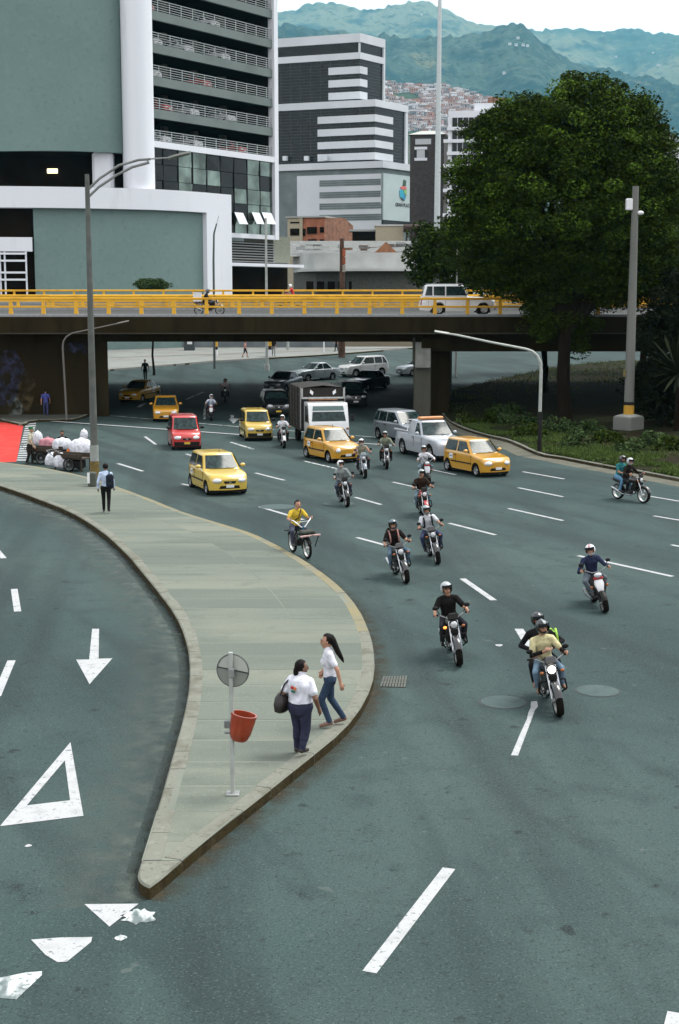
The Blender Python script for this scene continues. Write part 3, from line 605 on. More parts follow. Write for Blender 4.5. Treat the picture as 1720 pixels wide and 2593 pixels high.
# middle block
c, Fl, Fr, Rr = block(948.6, 300, 392, 1029.8)
core(c, Rr, 4, Z(Fl, c, 262), TINT); wrap('white_band', TW, c, Fl, Fr, 60, Rr, 252, 270, .6); core(c + dr * .4 + dl * .4, Rr - .8, Z(Fl, c, 262), Z(Fl, c, 253), TW, 59)
for y in (290, 322.5, 355, 386):
    wrap('white_band', TW, c, Fl, Fr, Fl.sz(806, y)[0], Fr.sz(992, y)[0], y, y + 18, .5)
for y in range(276, 412, 8): wrap('floor_line', mat('floor_line', (.045, .052, .052), .6), c, Fl, Fr, 60, Rr - 1, y, y + 1.2, .06)
for x in range(712, 945, 25): q = abs(Fl.sz(x, 330)[0]); T.fbox('mullion', mat('floor_line', (.045, .052, .052), .6), Fl, q - .06, q + .06, Z(Fl, c, 410), Z(Fl, c, 271), 0, .07)
T.fbox('corner_post', TW, Fr, Rr - 1.2, Rr, 4, Z(Fl, c, 262), -.3, .5)
for x in (728, 782, 830): 
    q, z = Fl.sz(x, 408); T.fbox('roof_unit', TW, Fl, q - .6, q + .6, z, z + 1.2, 1, 2)
# lit ceiling panels glimpsed behind the glass
for x, y in ((750, 122), (766, 174), (800, 172), (824, 171), (766, 206), (733, 296)):
    q, z = Fl.sz(x, y); 
# podium
c, Fl, Fr, Rr = block(966.8, 430, 384, 1102.8)
core(c, Rr, 4, Z(Fl, c, 415), TGREY); wrap('white_band', TW, c, Fl, Fr, 60, Rr, 408, 425, .7); core(c + dr * .4 + dl * .4, Rr - .8, Z(Fl, c, 416), Z(Fl, c, 409), TW, 59)
def lbox(name, m, Fc, x0, x1, y0, y1, pr, par=None):
    q0, q1 = sorted((Fc.sz(x0, (y0 + y1) / 2)[0], Fc.sz(x1, (y0 + y1) / 2)[0])); xm = (x0 + x1) / 2
    z1_, z0_ = Fc.sz(xm, y0)[1], Fc.sz(xm, y1)[1]; return T.fbox(name, m, Fc, q0, q1, z0_, z1_, -.05, pr, par)
lbox('white_panel', TW, Fl, 754, 966, 443, 590, .4)
for y in (455, 485, 514, 543): 
    for k in range(3): lbox('louvre', TGREY, Fl, 811, 966, y + k * 5.4, y + 4.6 + k * 5.4, .5)
lbox('white_panel', mat('pale_panel', (.55, .66, .66), .7, var=.06, scale=.2), Fr, 968, 1056, 444, 560, .4)
lbox('louvre_panel', TGREY, Fr, 1058, 1083, 446, 552, .3)
lbox('white_panel', TW, Fr, 1085, 1102, 440, 560, .4)
for y0 in (560,): lbox('glass_strip', TINT, Fr, 968, 1056, 562, 580, .35)
# emblem: a small fruit made of coloured facets, and the name below
Em = []
for colr, pts in (((.03, .12, .06), [(1019, 455), (1025, 458), (1024, 472), (1016, 472)]), ((.75, .16, .14), [(1010, 474), (1020, 470), (1027, 476), (1022, 482), (1014, 480)]), ((.02, .45, .62), [(1008, 482), (1016, 480), (1020, 490), (1016, 503), (1009, 498)]),
                  ((.02, .32, .55), [(1020, 490), (1016, 503), (1021, 508), (1024, 500)]), ((.30, .60, .20), [(1017, 480), (1026, 478), (1026, 496), (1021, 490)]), ((.06, .03, .03), [(1010, 500), (1016, 503), (1020, 509), (1014, 506)])):
    pr_ = [Fr.sz(*p) for p in pts]
    T.put('emblem_facet', mat('emblem_%.2f_%.2f' % colr[:2], colr, .5, var=.05), MB().slab3([Fr.at(a, z, .42) for a, z in pr_], Fr.n * .12))
TEXTS = []
def text(site_parent, s_, size, loc, rotz, m, name='lettering', rx=R(90), bold=.0):
    cu_ = bpy.data.curves.new(name, 'FONT'); cu_.body = s_; cu_.size = size; cu_.align_x = 'CENTER'; cu_.align_y = 'CENTER'; cu_.extrude = .02; cu_.offset = bold
    o = bpy.data.objects.new(name, cu_); COL.objects.link(o); TEXTS.append((o, site_parent, loc, rotz, rx, m, name))
q, z = Fr.sz(1018, 520); qa = Fr.sz(998, 520)[0]; qb = Fr.sz(1038, 520)[0]
tl = Fr.at(q, z, .45) - T.l
text(T.o, 'GRAN PLAZA', abs(qb - qa) / 6.1, tl, math.atan2(dr.y, dr.x), mat('letter_dark', (.02, .02, .025), .5), bold=.03)

# ---------------- white apartment block behind the tree
AP = Site('apartment_block', 'white apartment block with rows of dark windows behind the big tree', 'building', (40, 330, 5))
Fa = Face((VS(1122, 300, 330).x, 330), (VS(1400, 300, 327).x, 327)); wl_ = Fa.sz(1330, 300)[0]
AP.put('wall', FACADE_WHITE, MB().add([Fa.at(q, z, p) for z in (4, Fa.sz(1140, 281)[1]) for p in (0, -14) for q in (1.2, wl_)], [(0, 1, 3, 2), (4, 6, 7, 5), (0, 4, 5, 1), (2, 3, 7, 6), (0, 2, 6, 4), (1, 5, 7, 3)]))
zt = Fa.sz(1140, 281)[1]
AP.fbox('penthouse', FACADE_WHITE, Fa, 7, wl_ - 3, zt, zt + 1.8, -10, -1.5)
AP.fbox('roof_box', mat('brick_roof_box', (.33, .17, .12), .9), Fa, 10, 14, zt + 1.8, zt + 3.2, -9, -3)
FRM = mat('window_frame_pale', (.6, .63, .65), .6)
for k in range(9):
    y = 298 + k * 31.2; zb, zt2 = Fa.sz(1145, y + 24)[1], Fa.sz(1145, y)[1]
    st = 1.6 if k % 2 == 0 else .4
    AP.fbox('balcony', FACADE_WHITE, Fa, .2 if k % 2 else 1.0, wl_, zb - .75, zb, 0, .55)
    w = AP.fbox('window', TINT, Fa, 2.0, wl_ - 1, zb, zt2, -.1, .06)
    for j in range(13): AP.fbox('window_frame', FRM, Fa, 2 + j * (wl_ - 3) / 12.5, 2.14 + j * (wl_ - 3) / 12.5, zb, zt2, .06, .16, w)
BR = Site('brick_block', 'small dark brick apartment block beside the tall white mast', 'building', (20, 345, 5))
Fb = Face((VS(1039, 340, 345).x, 345), (VS(1108, 340, 344).x, 344)); q1 = Fb.sz(1125, 340)[0]
BRK = mat('dark_brick', (.075, .060, .055), .9, var=.3, scale=1.5)
BR.put('wall', BRK, MB().add([Fb.at(q, z, p) for z in (4, Fb.sz(1060, 341)[1]) for p in (0, -12) for q in (0, q1)], [(0, 1, 3, 2), (4, 6, 7, 5), (0, 4, 5, 1), (2, 3, 7, 6), (0, 2, 6, 4), (1, 5, 7, 3)]))
zr = Fb.sz(1060, 341)[1]
BR.put('roof', mat('pale_roof', (.55, .56, .52), .8), MB().add([Fb.at(-.5, zr, .5), Fb.at(q1 + .5, zr, .5), Fb.at(q1 + .5, zr, -12.5), Fb.at(-.5, zr, -12.5), Fb.at(2, zr + 1.5, -6), Fb.at(q1 - 2, zr + 1.5, -6)], [(0, 1, 5, 4), (1, 2, 5), (2, 3, 4, 5), (3, 0, 4), (3, 2, 1, 0)]))
for y0, y1, x0, x1, mm in ((352, 366, 1052, 1092, FRM), (372, 379, 1050, 1082, FACADE_WHITE), (380, 400, 1056, 1076, FRM), (400, 407, 1050, 1082, FACADE_WHITE), (380, 400, 1050, 1055, TINT), (380, 400, 1077, 1083, TINT)):
    a, zt_ = Fb.sz(x0, y0); b, _ = Fb.sz(x1, y0); BR.fbox('window', mm, Fb, a, b, Fb.sz(x0, y1)[1], zt_, -.05, .12)
FT = Site('far_tower', 'distant white residential tower with vertical window strips at the right edge', 'building', (100, 430, 5))
Ff = Face((VS(1676, 500, 430).x, 430), (VS(1760, 500, 428).x, 428))
FT.put('wall', FACADE_WHITE, MB().add([Ff.at(q, z, p) for z in (4, Ff.sz(1690, 455)[1]) for p in (0, -14) for q in (0, 14)], [(0, 1, 3, 2), (4, 6, 7, 5), (0, 4, 5, 1), (2, 3, 7, 6), (0, 2, 6, 4), (1, 5, 7, 3)]))
for j in range(6): FT.fbox('window_strip', TINT, Ff, .9 + j * 2.2, 1.9 + j * 2.2, 6, Ff.sz(1690, 462)[1], -.05, .1)

# ---------------- low houses between the towers
WB = Site('corner_shop', 'low white curved-corner building with a dark arcade behind the overpass', 'building', (0, 190, 3))
wp = [VS(x, 650, Y) for x, Y in ((742, 200), (766, 193), (800, 190), (860, 188.5), (950, 187.5), (1045, 187.5), (1090, 188))]
zw0, zw1 = VS(860, 680, 188.5).z, VS(860, 640, 188.5).z
WB.put('upper_wall', mat('white_wash', (.66, .68, .66), .85, var=.12, scale=.5), strip(MB(), wp, zw0, zw1, 8), smooth=30)
WB.put('canopy', mat('white_wash', (.66, .68, .66), .85), strip(MB(), [p + Vector((0, -1.4, 0)) for p in wp], zw0 - .35, zw0 - .003, 3), smooth=30)
WB.put('arcade_wall', mat('arcade_wall', (.16, .17, .15), .9, var=.25), strip(MB(), [p + Vector((0, 1.6, 0)) for p in wp], 2.0, zw0 - .35, .3), smooth=30)
for x in range(785, 1050, 27):
    p = VS(x, 720, 190.0); WB.put('window', INTERIOR, MB().box((p.x, 190.0, VS(x, 725, 190).z), (.95, .5, 1.3)))
roofp = mat('corrugated_roof', (.20, .21, .20), .8, var=.3, scale=1.2)
WB.put('roof', roofp, MB().add([(wp[0].x - 4, 196, zw1 - .3), (wp[-1].x, 190, zw1 - .3), (wp[-1].x, 214, VS(900, 610, 214).z), (wp[0].x - 6, 214, VS(750, 610, 214).z)], [(0, 1, 2, 3)]))
WB.put('roof_gable', mat('clay_tile', (.36, .16, .08), .9, var=.25, scale=2), MB().slab3([VS(948, 640, 193), VS(1006, 640, 193), VS(978, 612, 193)], (0, 6, 0)))
rk = random.Random(5)
for k in range(16):                               # odds and ends on the tin roof
    x = rk.uniform(760, 1060); y = rk.uniform(618, 634); p = VS(x, y, rk.uniform(194, 208))
    WB.put('roof_sheet', rk.choice([roofp, mat('pale_sheet', (.5, .52, .5), .7), mat('rust_sheet', (.22, .12, .07), .9)]), MB().box(p, (rk.uniform(.6, 2.2), .8, rk.uniform(.25, .6)), Rz(rk.uniform(-.4, .4))))
OH = Site('orange_house', 'orange brick house with dark window openings below the office tower', 'building', (-5, 235, 4))
Fo = Face((VS(729, 560, 235).x, 235), (VS(822, 560, 233).x, 233))
ORB = mat('orange_brick', (.52, .19, .10), .9, var=.2, scale=1.2); CRM = mat('cream_plaster', (.56, .50, .36), .9, var=.12)
qA = Fo.sz(766, 560)[0]; qB = Fo.sz(822, 560)[0]; zo0, zo1 = 3.5, Fo.sz(800, 551)[1]
OH.put('wall', ORB, Fo.box(MB(), qA, qB, zo0, zo1, -8, 0)); OH.put('wall', CRM, Fo.box(MB(), 0, qA - .01, zo0, Fo.sz(740, 548)[1], -8, .15))
sp = [VS(x, y, 233 + (x - 822) * .12) for x, y in ((822, 551), (873, 552), (895, 572), (895, 620), (822, 620))]
OH.put('wall', mat('brown_brick', (.36, .17, .10), .9, var=.3, scale=1.4), MB().slab3(list(reversed(sp)), (0, 6, 0)))
for x0, x1, y0, y1 in ((736, 760, 579, 597), (768, 774, 579, 597), (779, 803, 575, 592), (811, 821, 575, 589), (736, 760, 562, 566), (781, 802, 606, 612), (811, 821, 606, 612)):
    OH.fbox('window', INTERIOR, Fo, Fo.sz(x0, y0)[0], Fo.sz(x1, y0)[0], Fo.sz(x0, y1)[1], Fo.sz(x0, y0)[1], -.2, .2)
OH.fbox('roof_edge', mat('pale_sheet', (.5, .52, .5), .7), Fo, -.3, qB + .2, zo1, zo1 + .25, -8.4, .4)
OH.put('pillar', CRM, Fo.box(MB(), qA - .4, qA + .1, zo0, zo1 + .1, 0, .3))
GA = Site('garage_shed', 'dark open garage shed between the orange house and the cream block', 'building', (9, 225, 4))
a, b = VS(893, 586, 224), VS(953, 612, 224)
GA.put('opening', INTERIOR, MB().box(((a.x + b.x) / 2, 226, (a.z + 4) / 2), (b.x - a.x, 3, a.z - 4))); GA.put('roof', mat('pale_sheet', (.5, .52, .5), .7), MB().box(((a.x + b.x) / 2, 226, a.z + .15), (b.x - a.x + 1, 4, .3)))
CB = Site('cream_block', 'plain cream plaster block under a dark water tank', 'building', (13, 222, 4))
a, b = VS(952, 572, 222), VS(1022, 612, 222)
CB.put('wall', CRM, MB().box(((a.x + b.x) / 2, 225, (a.z + 3) / 2), (b.x - a.x, 6, a.z - 3))); CB.put('parapet', mat('white_wash', (.66, .68, .66), .85), MB().box(((a.x + b.x) / 2, 225, a.z + .1), (b.x - a.x + .3, 6.3, .22)))
TK = Site('water_tank', 'rusty dark cylindrical tank on legs beside the big tree', 'tank', tuple(VS(1045, 612, 221)))
a, b = VS(1022, 568, 221), VS(1068, 588, 221); r_ = (a.z - b.z) / 2
TK.put('drum', mat('rusty_tank', (.055, .028, .02), .8, var=.4), MB().tube([(a.x, 221, (a.z + b.z) / 2), (b.x, 221, (a.z + b.z) / 2)], r_, 14), smooth=40)
for x in (1030, 1042, 1052, 1062): p = VS(x, 590, 221); TK.put('leg', mat('rusty_tank', (.055, .028, .02), .8), MB().box((p.x, 221, p.z - 1), (.22, .22, 2.4)))
lowc = VS(1045, 615, 221); TK.put('stand', CRM, MB().box((lowc.x, 222.5, (b.z - 1.6) / 2 + 1.5), (3.2, 3, b.z - 1.6 - 3)))

# ---------------- mountains, built as ridges that fall towards the town
def vnoise(x, y, seed):
    xi = np.floor(x).astype(np.int64); yi = np.floor(y).astype(np.int64); fx = x - xi; fy = y - yi; fx = fx * fx * (3 - 2 * fx); fy = fy * fy * (3 - 2 * fy)
    def h(a, b): 
        n = (a * 374761393 + b * 668265263 + seed * 982451653) & 0x7fffffff; n = ((n ^ (n >> 13)) * 1274126177) & 0x7fffffff; return ((n ^ (n >> 16)) & 0xffff) / 65535.0
    return (h(xi, yi) * (1 - fx) + h(xi + 1, yi) * fx) * (1 - fy) + (h(xi, yi + 1) * (1 - fx) + h(xi + 1, yi + 1) * fx) * fy
def fbm(x, y, seed, o=5):
    s = 0; a = .5; t = 0
    for k in range(o): s = s + a * vnoise(x * 2 ** k, y * 2 ** k, seed + k); t += a; a *= .5
    return s / t * 2 - 1
def mountain(name, ridge, Yr, Yb, m, seed, amp, nx=260, ny=90, tree=6., zb=5., power=1.15):
    xs = np.array([p[0] for p in ridge], float); zs = np.array([VS(p[0], p[1], Yr).z for p in ridge])
    px = np.linspace(xs[0], xs[-1], nx); X = np.array([VS(q, 300, Yr).x for q in px]); Zr = np.interp(px, xs, zs)
    Zr += fbm(X / (Yr * .02), X * 0 + 3.3, seed + 50, 4) * amp * .12
    Zr += np.abs(fbm(X / 34., X * 0 + 1.7, seed + 77, 3)) * tree * 2.2
    vs_, fs = [], []; t = np.linspace(0, 1, ny); T_, XX = np.meshgrid(t, X, indexing='ij'); ZR = np.broadcast_to(Zr, T_.shape)
    YY = Yb + (Yr - Yb) * T_; sc = Yr * .055
    n = fbm(XX / sc, YY / sc * .7, seed, 5); rid = 1 - np.abs(fbm(XX / (sc * 1.6), YY / (sc * 3), seed + 9, 4)) * 2
    env = np.sin(np.clip(T_, 0, 1) * math.pi) ** .8
    ZZ = zb + (ZR - zb) * T_ ** power + env * (n * amp * .5 + rid * amp * .35) + fbm(XX / 23., YY / 23., seed + 3, 3) * tree
    XX2 = XX * (YY / Yr) ** .25
    k0 = 0; P3 = np.stack([XX2, YY, ZZ], -1).reshape(-1, 3).tolist()
    for i in range(ny - 1):
        for j in range(nx - 1): a = i * nx + j; fs.append((a, a + 1, a + nx + 1, a + nx))
    b0 = len(P3); P3 += [(X[j] * 1.02, Yr * 1.25, zb - 40) for j in range(nx)]
    for j in range(nx - 1): a = (ny - 1) * nx + j; fs.append((a, a + 1, b0 + j + 1, b0 + j))
    o = MB().add(P3, fs).build(name, m, None, 180); tag(o, kind='structure'); return XX2, YY, ZZ
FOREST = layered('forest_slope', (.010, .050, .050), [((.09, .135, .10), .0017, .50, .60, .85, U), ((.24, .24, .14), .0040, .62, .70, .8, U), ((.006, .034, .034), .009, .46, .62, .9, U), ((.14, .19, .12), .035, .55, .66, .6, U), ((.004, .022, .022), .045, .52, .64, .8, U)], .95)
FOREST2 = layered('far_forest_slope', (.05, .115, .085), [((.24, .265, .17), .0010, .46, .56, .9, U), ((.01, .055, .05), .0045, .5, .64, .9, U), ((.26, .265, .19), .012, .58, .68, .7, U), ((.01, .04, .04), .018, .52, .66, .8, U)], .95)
ridgeA = [(-900, 150), (0, 70), (400, 45), (701, 33), (743, 31), (776, 13), (819, 10), (872, 18), (965, 20), (1005, 8), (1085, 10), (1124, 32), (1174, 56), (1220, 57), (1257, 71), (1300, 80), (1330, 79), (1413, 72), (1459, 73), (1505, 79), (1574, 79), (1643, 87), (1720, 96), (2000, 120), (2700, 200)]
ridgeB = [(-900, 220), (300, 120), (700, 66), (740, 58), (780, 74), (850, 86), (973, 95), (1018, 96), (1060, 103), (1115, 102), (1184, 96), (1248, 78), (1275, 69), (1308, 69), (1330, 80), (1381, 122), (1459, 158), (1505, 174), (1528, 174), (1574, 181), (1643, 207), (1720, 230), (2000, 290), (2600, 360)]
ridgeC = [(-500, 330), (600, 260), (973, 206), (1000, 215), (1060, 214), (1115, 216), (1184, 234), (1239, 250), (1320, 275), (1450, 310), (1600, 340), (1720, 345), (2200, 400)]
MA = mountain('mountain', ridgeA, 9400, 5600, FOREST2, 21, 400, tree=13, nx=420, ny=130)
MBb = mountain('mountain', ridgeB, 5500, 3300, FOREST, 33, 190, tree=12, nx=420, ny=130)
HILL = layered('barrio_slope', (.06, .10, .055), [((.20, .16, .12), .006, .45, .62, .8, U), ((.03, .06, .035), .02, .5, .68, .7, U)], .95)
HX, HY, HZ = mountain('hillside', ridgeC, 3100, 1900, HILL, 45, 30, nx=200, ny=60, tree=2.5, power=1.0)
# houses of the hillside quarter: the 300 that show largest one by one, the rest as one mass
hcols = [(.70, .48, .42), (.74, .66, .65), (.58, .30, .22), (.78, .74, .74), (.60, .45, .42), (.70, .60, .56), (.82, .81, .82), (.42, .37, .37)]
hm = [mat('hill_house_%d' % i, tuple(c), .9, var=.1) for i, c in enumerate(hcols)]; roofs = [mat('hill_roof_%d' % i, c, .9, var=.1) for i, c in enumerate([(.56, .33, .25), (.52, .50, .50), (.46, .26, .20), (.62, .58, .57)])]
hr = random.Random(9); tmpl = []
for i in range(8):
    w, d, h = hr.uniform(8, 16), hr.uniform(8, 13), hr.uniform(6, 12); mb = MB().box((0, 0, h / 2 - 2), (w, d, h + 4))
    if i % 2: mb.add([(-w / 2 - .5, -d / 2 - .5, h), (w / 2 + .5, -d / 2 - .5, h), (w / 2 + .5, d / 2 + .5, h + 2), (-w / 2 - .5, d / 2 + .5, h + 2)], [(0, 1, 2, 3)], 1)
    else: mb.box((0, 0, h + .3), (w + .8, d + .8, .6), None, 1)
    for j in range(3): mb.box((-w / 3 + j * w / 3, -d / 2 - .05, h * .55), (w * .14, .2, h * .28), None, 2)
    me = mb.mesh('hill_house'); [me.materials.append(q) for q in (hm[i], roofs[i % 4], INTERIOR)]; tmpl.append((me, mb))
spots = []
ny_, nx_ = HX.shape
while len(spots) < 2600:
    i = hr.randrange(6, ny_ - 2); j = hr.randrange(1, nx_ - 2); u_, v_ = hr.random(), hr.random()
    x = HX[i, j] + (HX[i, j + 1] - HX[i, j]) * u_; y = HY[i, j] + (HY[i + 1, j] - HY[i, j]) * v_; z = HZ[i, j]
    px_s = 860 + x / y * FPX; py_s = 751 - (z - 7.5) / y * FPX
    if 930 < px_s < 1260 and py_s < 390 and noise.noise(Vector((x / 90, y / 90, 2))) > -.28: spots.append((y, x, z))
    elif px_s > 1560 and hr.random() < .12 and px_s < 1730: spots.append((y, x, z))
spots.sort()
near, rest = spots[:300], spots[300:]
for y, x, z in near:
    o = obj('hill_house', hr.choice(tmpl)[0], None, (x, y, z - .5)); o.rotation_euler = (0, 0, hr.uniform(-.6, .6))
    tag(o, 'small pale brick house in the dense hillside quarter', 'house', 'houses of the hillside quarter')
big = MB()
for y, x, z in rest:
    k = hr.randrange(8); mb = tmpl[k][1]; a = hr.uniform(-.6, .6); ca, sa = math.cos(a), math.sin(a); b = len(big.v)
    big.v += [(x + vx * ca - vy * sa, y + vx * sa + vy * ca, z - .5 + vz) for vx, vy, vz in mb.v]; big.f += [tuple(q + b for q in f) for f in mb.f]
    big.mi += [(k if q == 0 else 8 + k % 4 if q == 1 else 12) for q in mb.mi]
tag(big.build('hillside_quarter', hm + roofs + [INTERIOR]), 'mass of small brick houses covering the upper hillside', 'houses', kind='stuff')
def on_slope(Mx, x, y):                            # nearest visible point of a mountain under a pixel of the photograph
    X_, Y_, Z_ = Mx; u = 860 + X_ / Y_ * FPX; v = 751 - (Z_ - 7.5) / Y_ * FPX; d = np.hypot(u - x, v - y); k = np.where(d < max(5, d.min() + 1), Y_, 1e9).argmin(); return float(X_.flat[k]), float(Y_.flat[k]), float(Z_.flat[k])
for x, y, Mx, lab in ((1276, 146, MBb, 'leftmost pale villa of the cluster on the middle ridge'), (1290, 147, MBb, 'second pale villa of the cluster on the middle ridge'), (1303, 147, MBb, 'third pale villa of the cluster on the middle ridge'), (1316, 149, MBb, 'rightmost pale villa of the cluster on the middle ridge'), (1292, 129, MBb, 'single pale villa above the cluster on the middle ridge'),
                      (1258, 214, MBb, 'pale house low on the middle ridge above the apartment block'), (1622, 168, MA, 'left pale house high on the far right mountain'), (1640, 190, MA, 'lower pale house on the far right mountain'), (1534, 170, MA, 'pale house beside the ridge line on the far right mountain'), (1060, 72, MA, 'tiny pale house on the far left mountain')):
    p = on_slope(Mx, x, y); o = obj('hill_house', tmpl[3][0], None, (p[0], p[1] - 15, p[2] + 2)); o.scale = (.85, .85, .7) if Mx is MBb else (1.3, 1.3, .9); tag(o, lab, 'house', 'lone houses on the mountain')
# the air of the valley
hz = MB().box((0, 6000, 1044), (17000, 12700, 2112)); hzo = hz.build('haze', None if False else mat('haze_air', (1, 1, 1), var=0))
hm_ = MATS['haze_air']; nt = hm_.node_tree; nt.nodes.remove(nt.nodes['Principled BSDF']); pv_ = nt.nodes.new('ShaderNodeVolumePrincipled')
pv_.inputs['Color'].default_value = (.26, .68, .90, 1); pv_.inputs["Density"].default_value = .000055; pv_.inputs['Anisotropy'].default_value = .2
nt.links.new(pv_.outputs[0], nt.nodes['Material Output'].inputs['Volume']); tag(hzo, 'pale blue haze of the valley air', 'haze', kind='stuff')
# ================================================================ fonts to meshes
def finish_text():
    bpy.context.view_layer.update(); dg = bpy.context.evaluated_depsgraph_get()
    for o, par, loc, rz, rx, m, name in TEXTS:
        me = bpy.data.meshes.new_from_object(o.evaluated_get(dg)); me.materials.clear(); me.materials.append(m)
        bpy.data.objects.remove(o); n = obj(name, me, par, loc); n.rotation_euler = (rx, 0, rz)
    TEXTS.clear()
finish_text()
# ================================================================ trees and plants
def leafmat(name, c1, c2):
    m = bpy.data.materials.new(name); m.use_nodes = True; nt = m.node_tree; b = nt.nodes['Principled BSDF']; N = nt.nodes.new; L = nt.links.new
    g = N('ShaderNodeNewGeometry'); mx = N('ShaderNodeMixRGB'); mx.inputs[1].default_value = c1 + (1,); mx.inputs[2].default_value = c2 + (1,)
    L(g.outputs['Random Per Island'], mx.inputs[0]); L(mx.outputs[0], b.inputs['Base Color']); b.inputs['Roughness'].default_value = .75; b.inputs['Specular IOR Level'].default_value = .06
    return m
LEAF = leafmat('tree_leaf', (.009, .016, .0012), (.036, .062, .0045)); LEAF_T = leafmat('pale_leaf', (.042, .085, .006), (.095, .165, .016)); LEAF_L = leafmat('bright_leaf', (.022, .046, .013), (.055, .085, .030)); GRASSM = leafmat('grass_blade', (.035, .065, .014), (.10, .145, .038)); PALM = leafmat('palm_leaf', (.005, .008, .003), (.014, .021, .008))
BARK = layered('bark', (.016, .011, .006), [((.03, .022, .013), 3, .45, .7, .7, (1, 1, .2)), ((.008, .005, .003), 8, .5, .7, .6, (1, 1, .2))], .95, [(12, .8, .03)])
def leaf_mesh(name, cen, size, rng, m, squash=.5, ratio=.55, up=0.0):
    """a cloud of small folded leaves around the given centres"""
    n = len(cen); d = rng.normal(size=(n, 3)); d[:, 2] = d[:, 2] * squash + up; d /= np.linalg.norm(d, axis=1)[:, None]
    w = np.cross(d, rng.normal(size=(n, 3))); w /= np.linalg.norm(w, axis=1)[:, None]; sz = (size * rng.uniform(.6, 1.35, n))[:, None]
    nn = np.cross(d, w)
    v = np.stack([cen - d * sz * .5, cen + w * sz * ratio * .5 + nn * sz * .08, cen + d * sz * .5, cen - w * sz * ratio * .5 + nn * sz * .08], 1).reshape(-1, 3).astype(np.float32)
    me = bpy.data.meshes.new(name); me.vertices.add(4 * n); me.vertices.foreach_set('co', v.ravel()); me.loops.add(4 * n); me.loops.foreach_set('vertex_index', np.arange(4 * n, dtype=np.int32))
    me.polygons.add(n); me.polygons.foreach_set('loop_start', np.arange(0, 4 * n, 4, dtype=np.int32)); me.polygons.foreach_set('loop_total', np.full(n, 4, dtype=np.int32)); me.update(calc_edges=True); me.materials.append(m); return me
def clump_points(lobes, rng, per, nleaf, rc, inner=.25):
    P_ = []
    for (c, r) in lobes:
        area = 4 * math.pi * ((r[0] * r[1]) ** 1.6 / 3 + (r[0] * r[2]) ** 1.6 / 3 + (r[1] * r[2]) ** 1.6 / 3) ** (1 / 1.6); n = max(6, int(area * per))
        u = rng.normal(size=(n, 3)); u /= np.linalg.norm(u, axis=1)[:, None]; rad = rng.uniform(.80, 1.06, n) + np.abs(rng.normal(0, .055, n)); k = rng.random(n) < inner; rad[k] = rng.uniform(.35, .8, k.sum())
        cc = np.array(c) + u * np.array(r) * rad[:, None]
        for q in cc:
            s = rc * rng.uniform(.6, 1.3); w = rng.normal(size=(int(nleaf * rng.uniform(.6, 1.3)), 3)); w /= np.maximum(1, np.linalg.norm(w, axis=1)[:, None] * .9); P_.append(q + w * s * np.array([1, 1, .7]))
    return np.concatenate(P_)
def tree(name, label, base, lobes, trunk_r, m, per, nleaf, rc, leaf, seed, limbs=True, cat='tree', group=None, inner=.25, bottom=None, pale_top=False):
    t = thing(name, label, cat, base, 0, group); b = Vector(base); rng = np.random.default_rng(seed); rr = random.Random(seed)
    lb = [(tuple(Vector(c) - b), r) for c, r in lobes]
    P_ = clump_points(lb, rng, per, nleaf, rc, inner)
    obj('crown', leaf_mesh('crown', P_, leaf, rng, m), t)
    if pale_top:                                     # paler leaves scattered over the upper part of the crown
        Q_ = clump_points([(c, tuple(q * 1.01 for q in r)) for c, r in lb], rng, per * .22, nleaf, rc * .9, 0.); Q_ = Q_[Q_[:, 2] > np.percentile(Q_[:, 2], 38)]; obj('pale_top_leaves', leaf_mesh('pale_top_leaves', Q_, leaf * .9, rng, LEAF_T), t)
    if trunk_r:
        top = Vector(lb[0][0]); mb = MB(); fork = Vector((top.x * .35, top.y * .35, top.z * .45))
        mb.tube([(0, 0, -.2), (0, 0, .3), fork * .5 + Vector((rr.uniform(-.2, .2), 0, 0)), fork], [trunk_r * 1.4, trunk_r * 1.05, trunk_r * .9, trunk_r * .8], 10)
        if limbs:
            for c, r in lb:
                e = Vector(c); mid = fork.lerp(e, .5) + Vector((rr.uniform(-.4, .4), rr.uniform(-.4, .4), rr.uniform(.1, .6)))
                mb.tube([fork * .93, mid, e], [trunk_r * .55, trunk_r * .35, trunk_r * .1], 7)
        mb.build('trunk', BARK, t, 50)
    return t
YT = 82.0
def lobe(cx, cy, rx, ry, Y=YT, dep=None, rel=1.0):
    c = V(cx, cy, Y); k = Y * S_ / FPX; return (tuple(c), (rx * k, dep or (rx + ry) / 2 * k * .9, ry * k))
tb = G(1305, 985)
tree('broadleaf_tree', 'huge dark green broadleaf tree rising in front of the overpass', tuple(tb), [lobe(1300, 470, 190, 160), lobe(1335, 330, 150, 120), lobe(1190, 360, 95, 105), lobe(1455, 400, 92, 140), lobe(1420, 560, 120, 110),
     lobe(1140, 540, 95, 95), lobe(1385, 245, 75, 50), lobe(1240, 275, 60, 45), lobe(1300, 620, 210, 60, 84.5), lobe(1490, 560, 60, 110), lobe(1150, 440, 70, 80), lobe(1440, 290, 55, 50), lobe(1500, 350, 40, 60), lobe(1120, 300, 40, 40), lobe(1285, 690, 60, 75, 83), lobe(1400, 640, 150, 60, 83), lobe(1195, 620, 105, 60, 83), lobe(1520, 620, 60, 60, 83), lobe(1340, 760, 40, 45, 83), lobe(1250, 740, 30, 50, 83), lobe(1180, 250, 28, 26), lobe(1530, 420, 34, 44), lobe(1080, 460, 36, 40), lobe(1320, 205, 34, 22), lobe(1480, 250, 26, 26), lobe(1060, 400, 22, 26), lobe(1545, 500, 26, 40)], .42, LEAF, 2.0, 120, .6, .19, 4, pale_top=True)
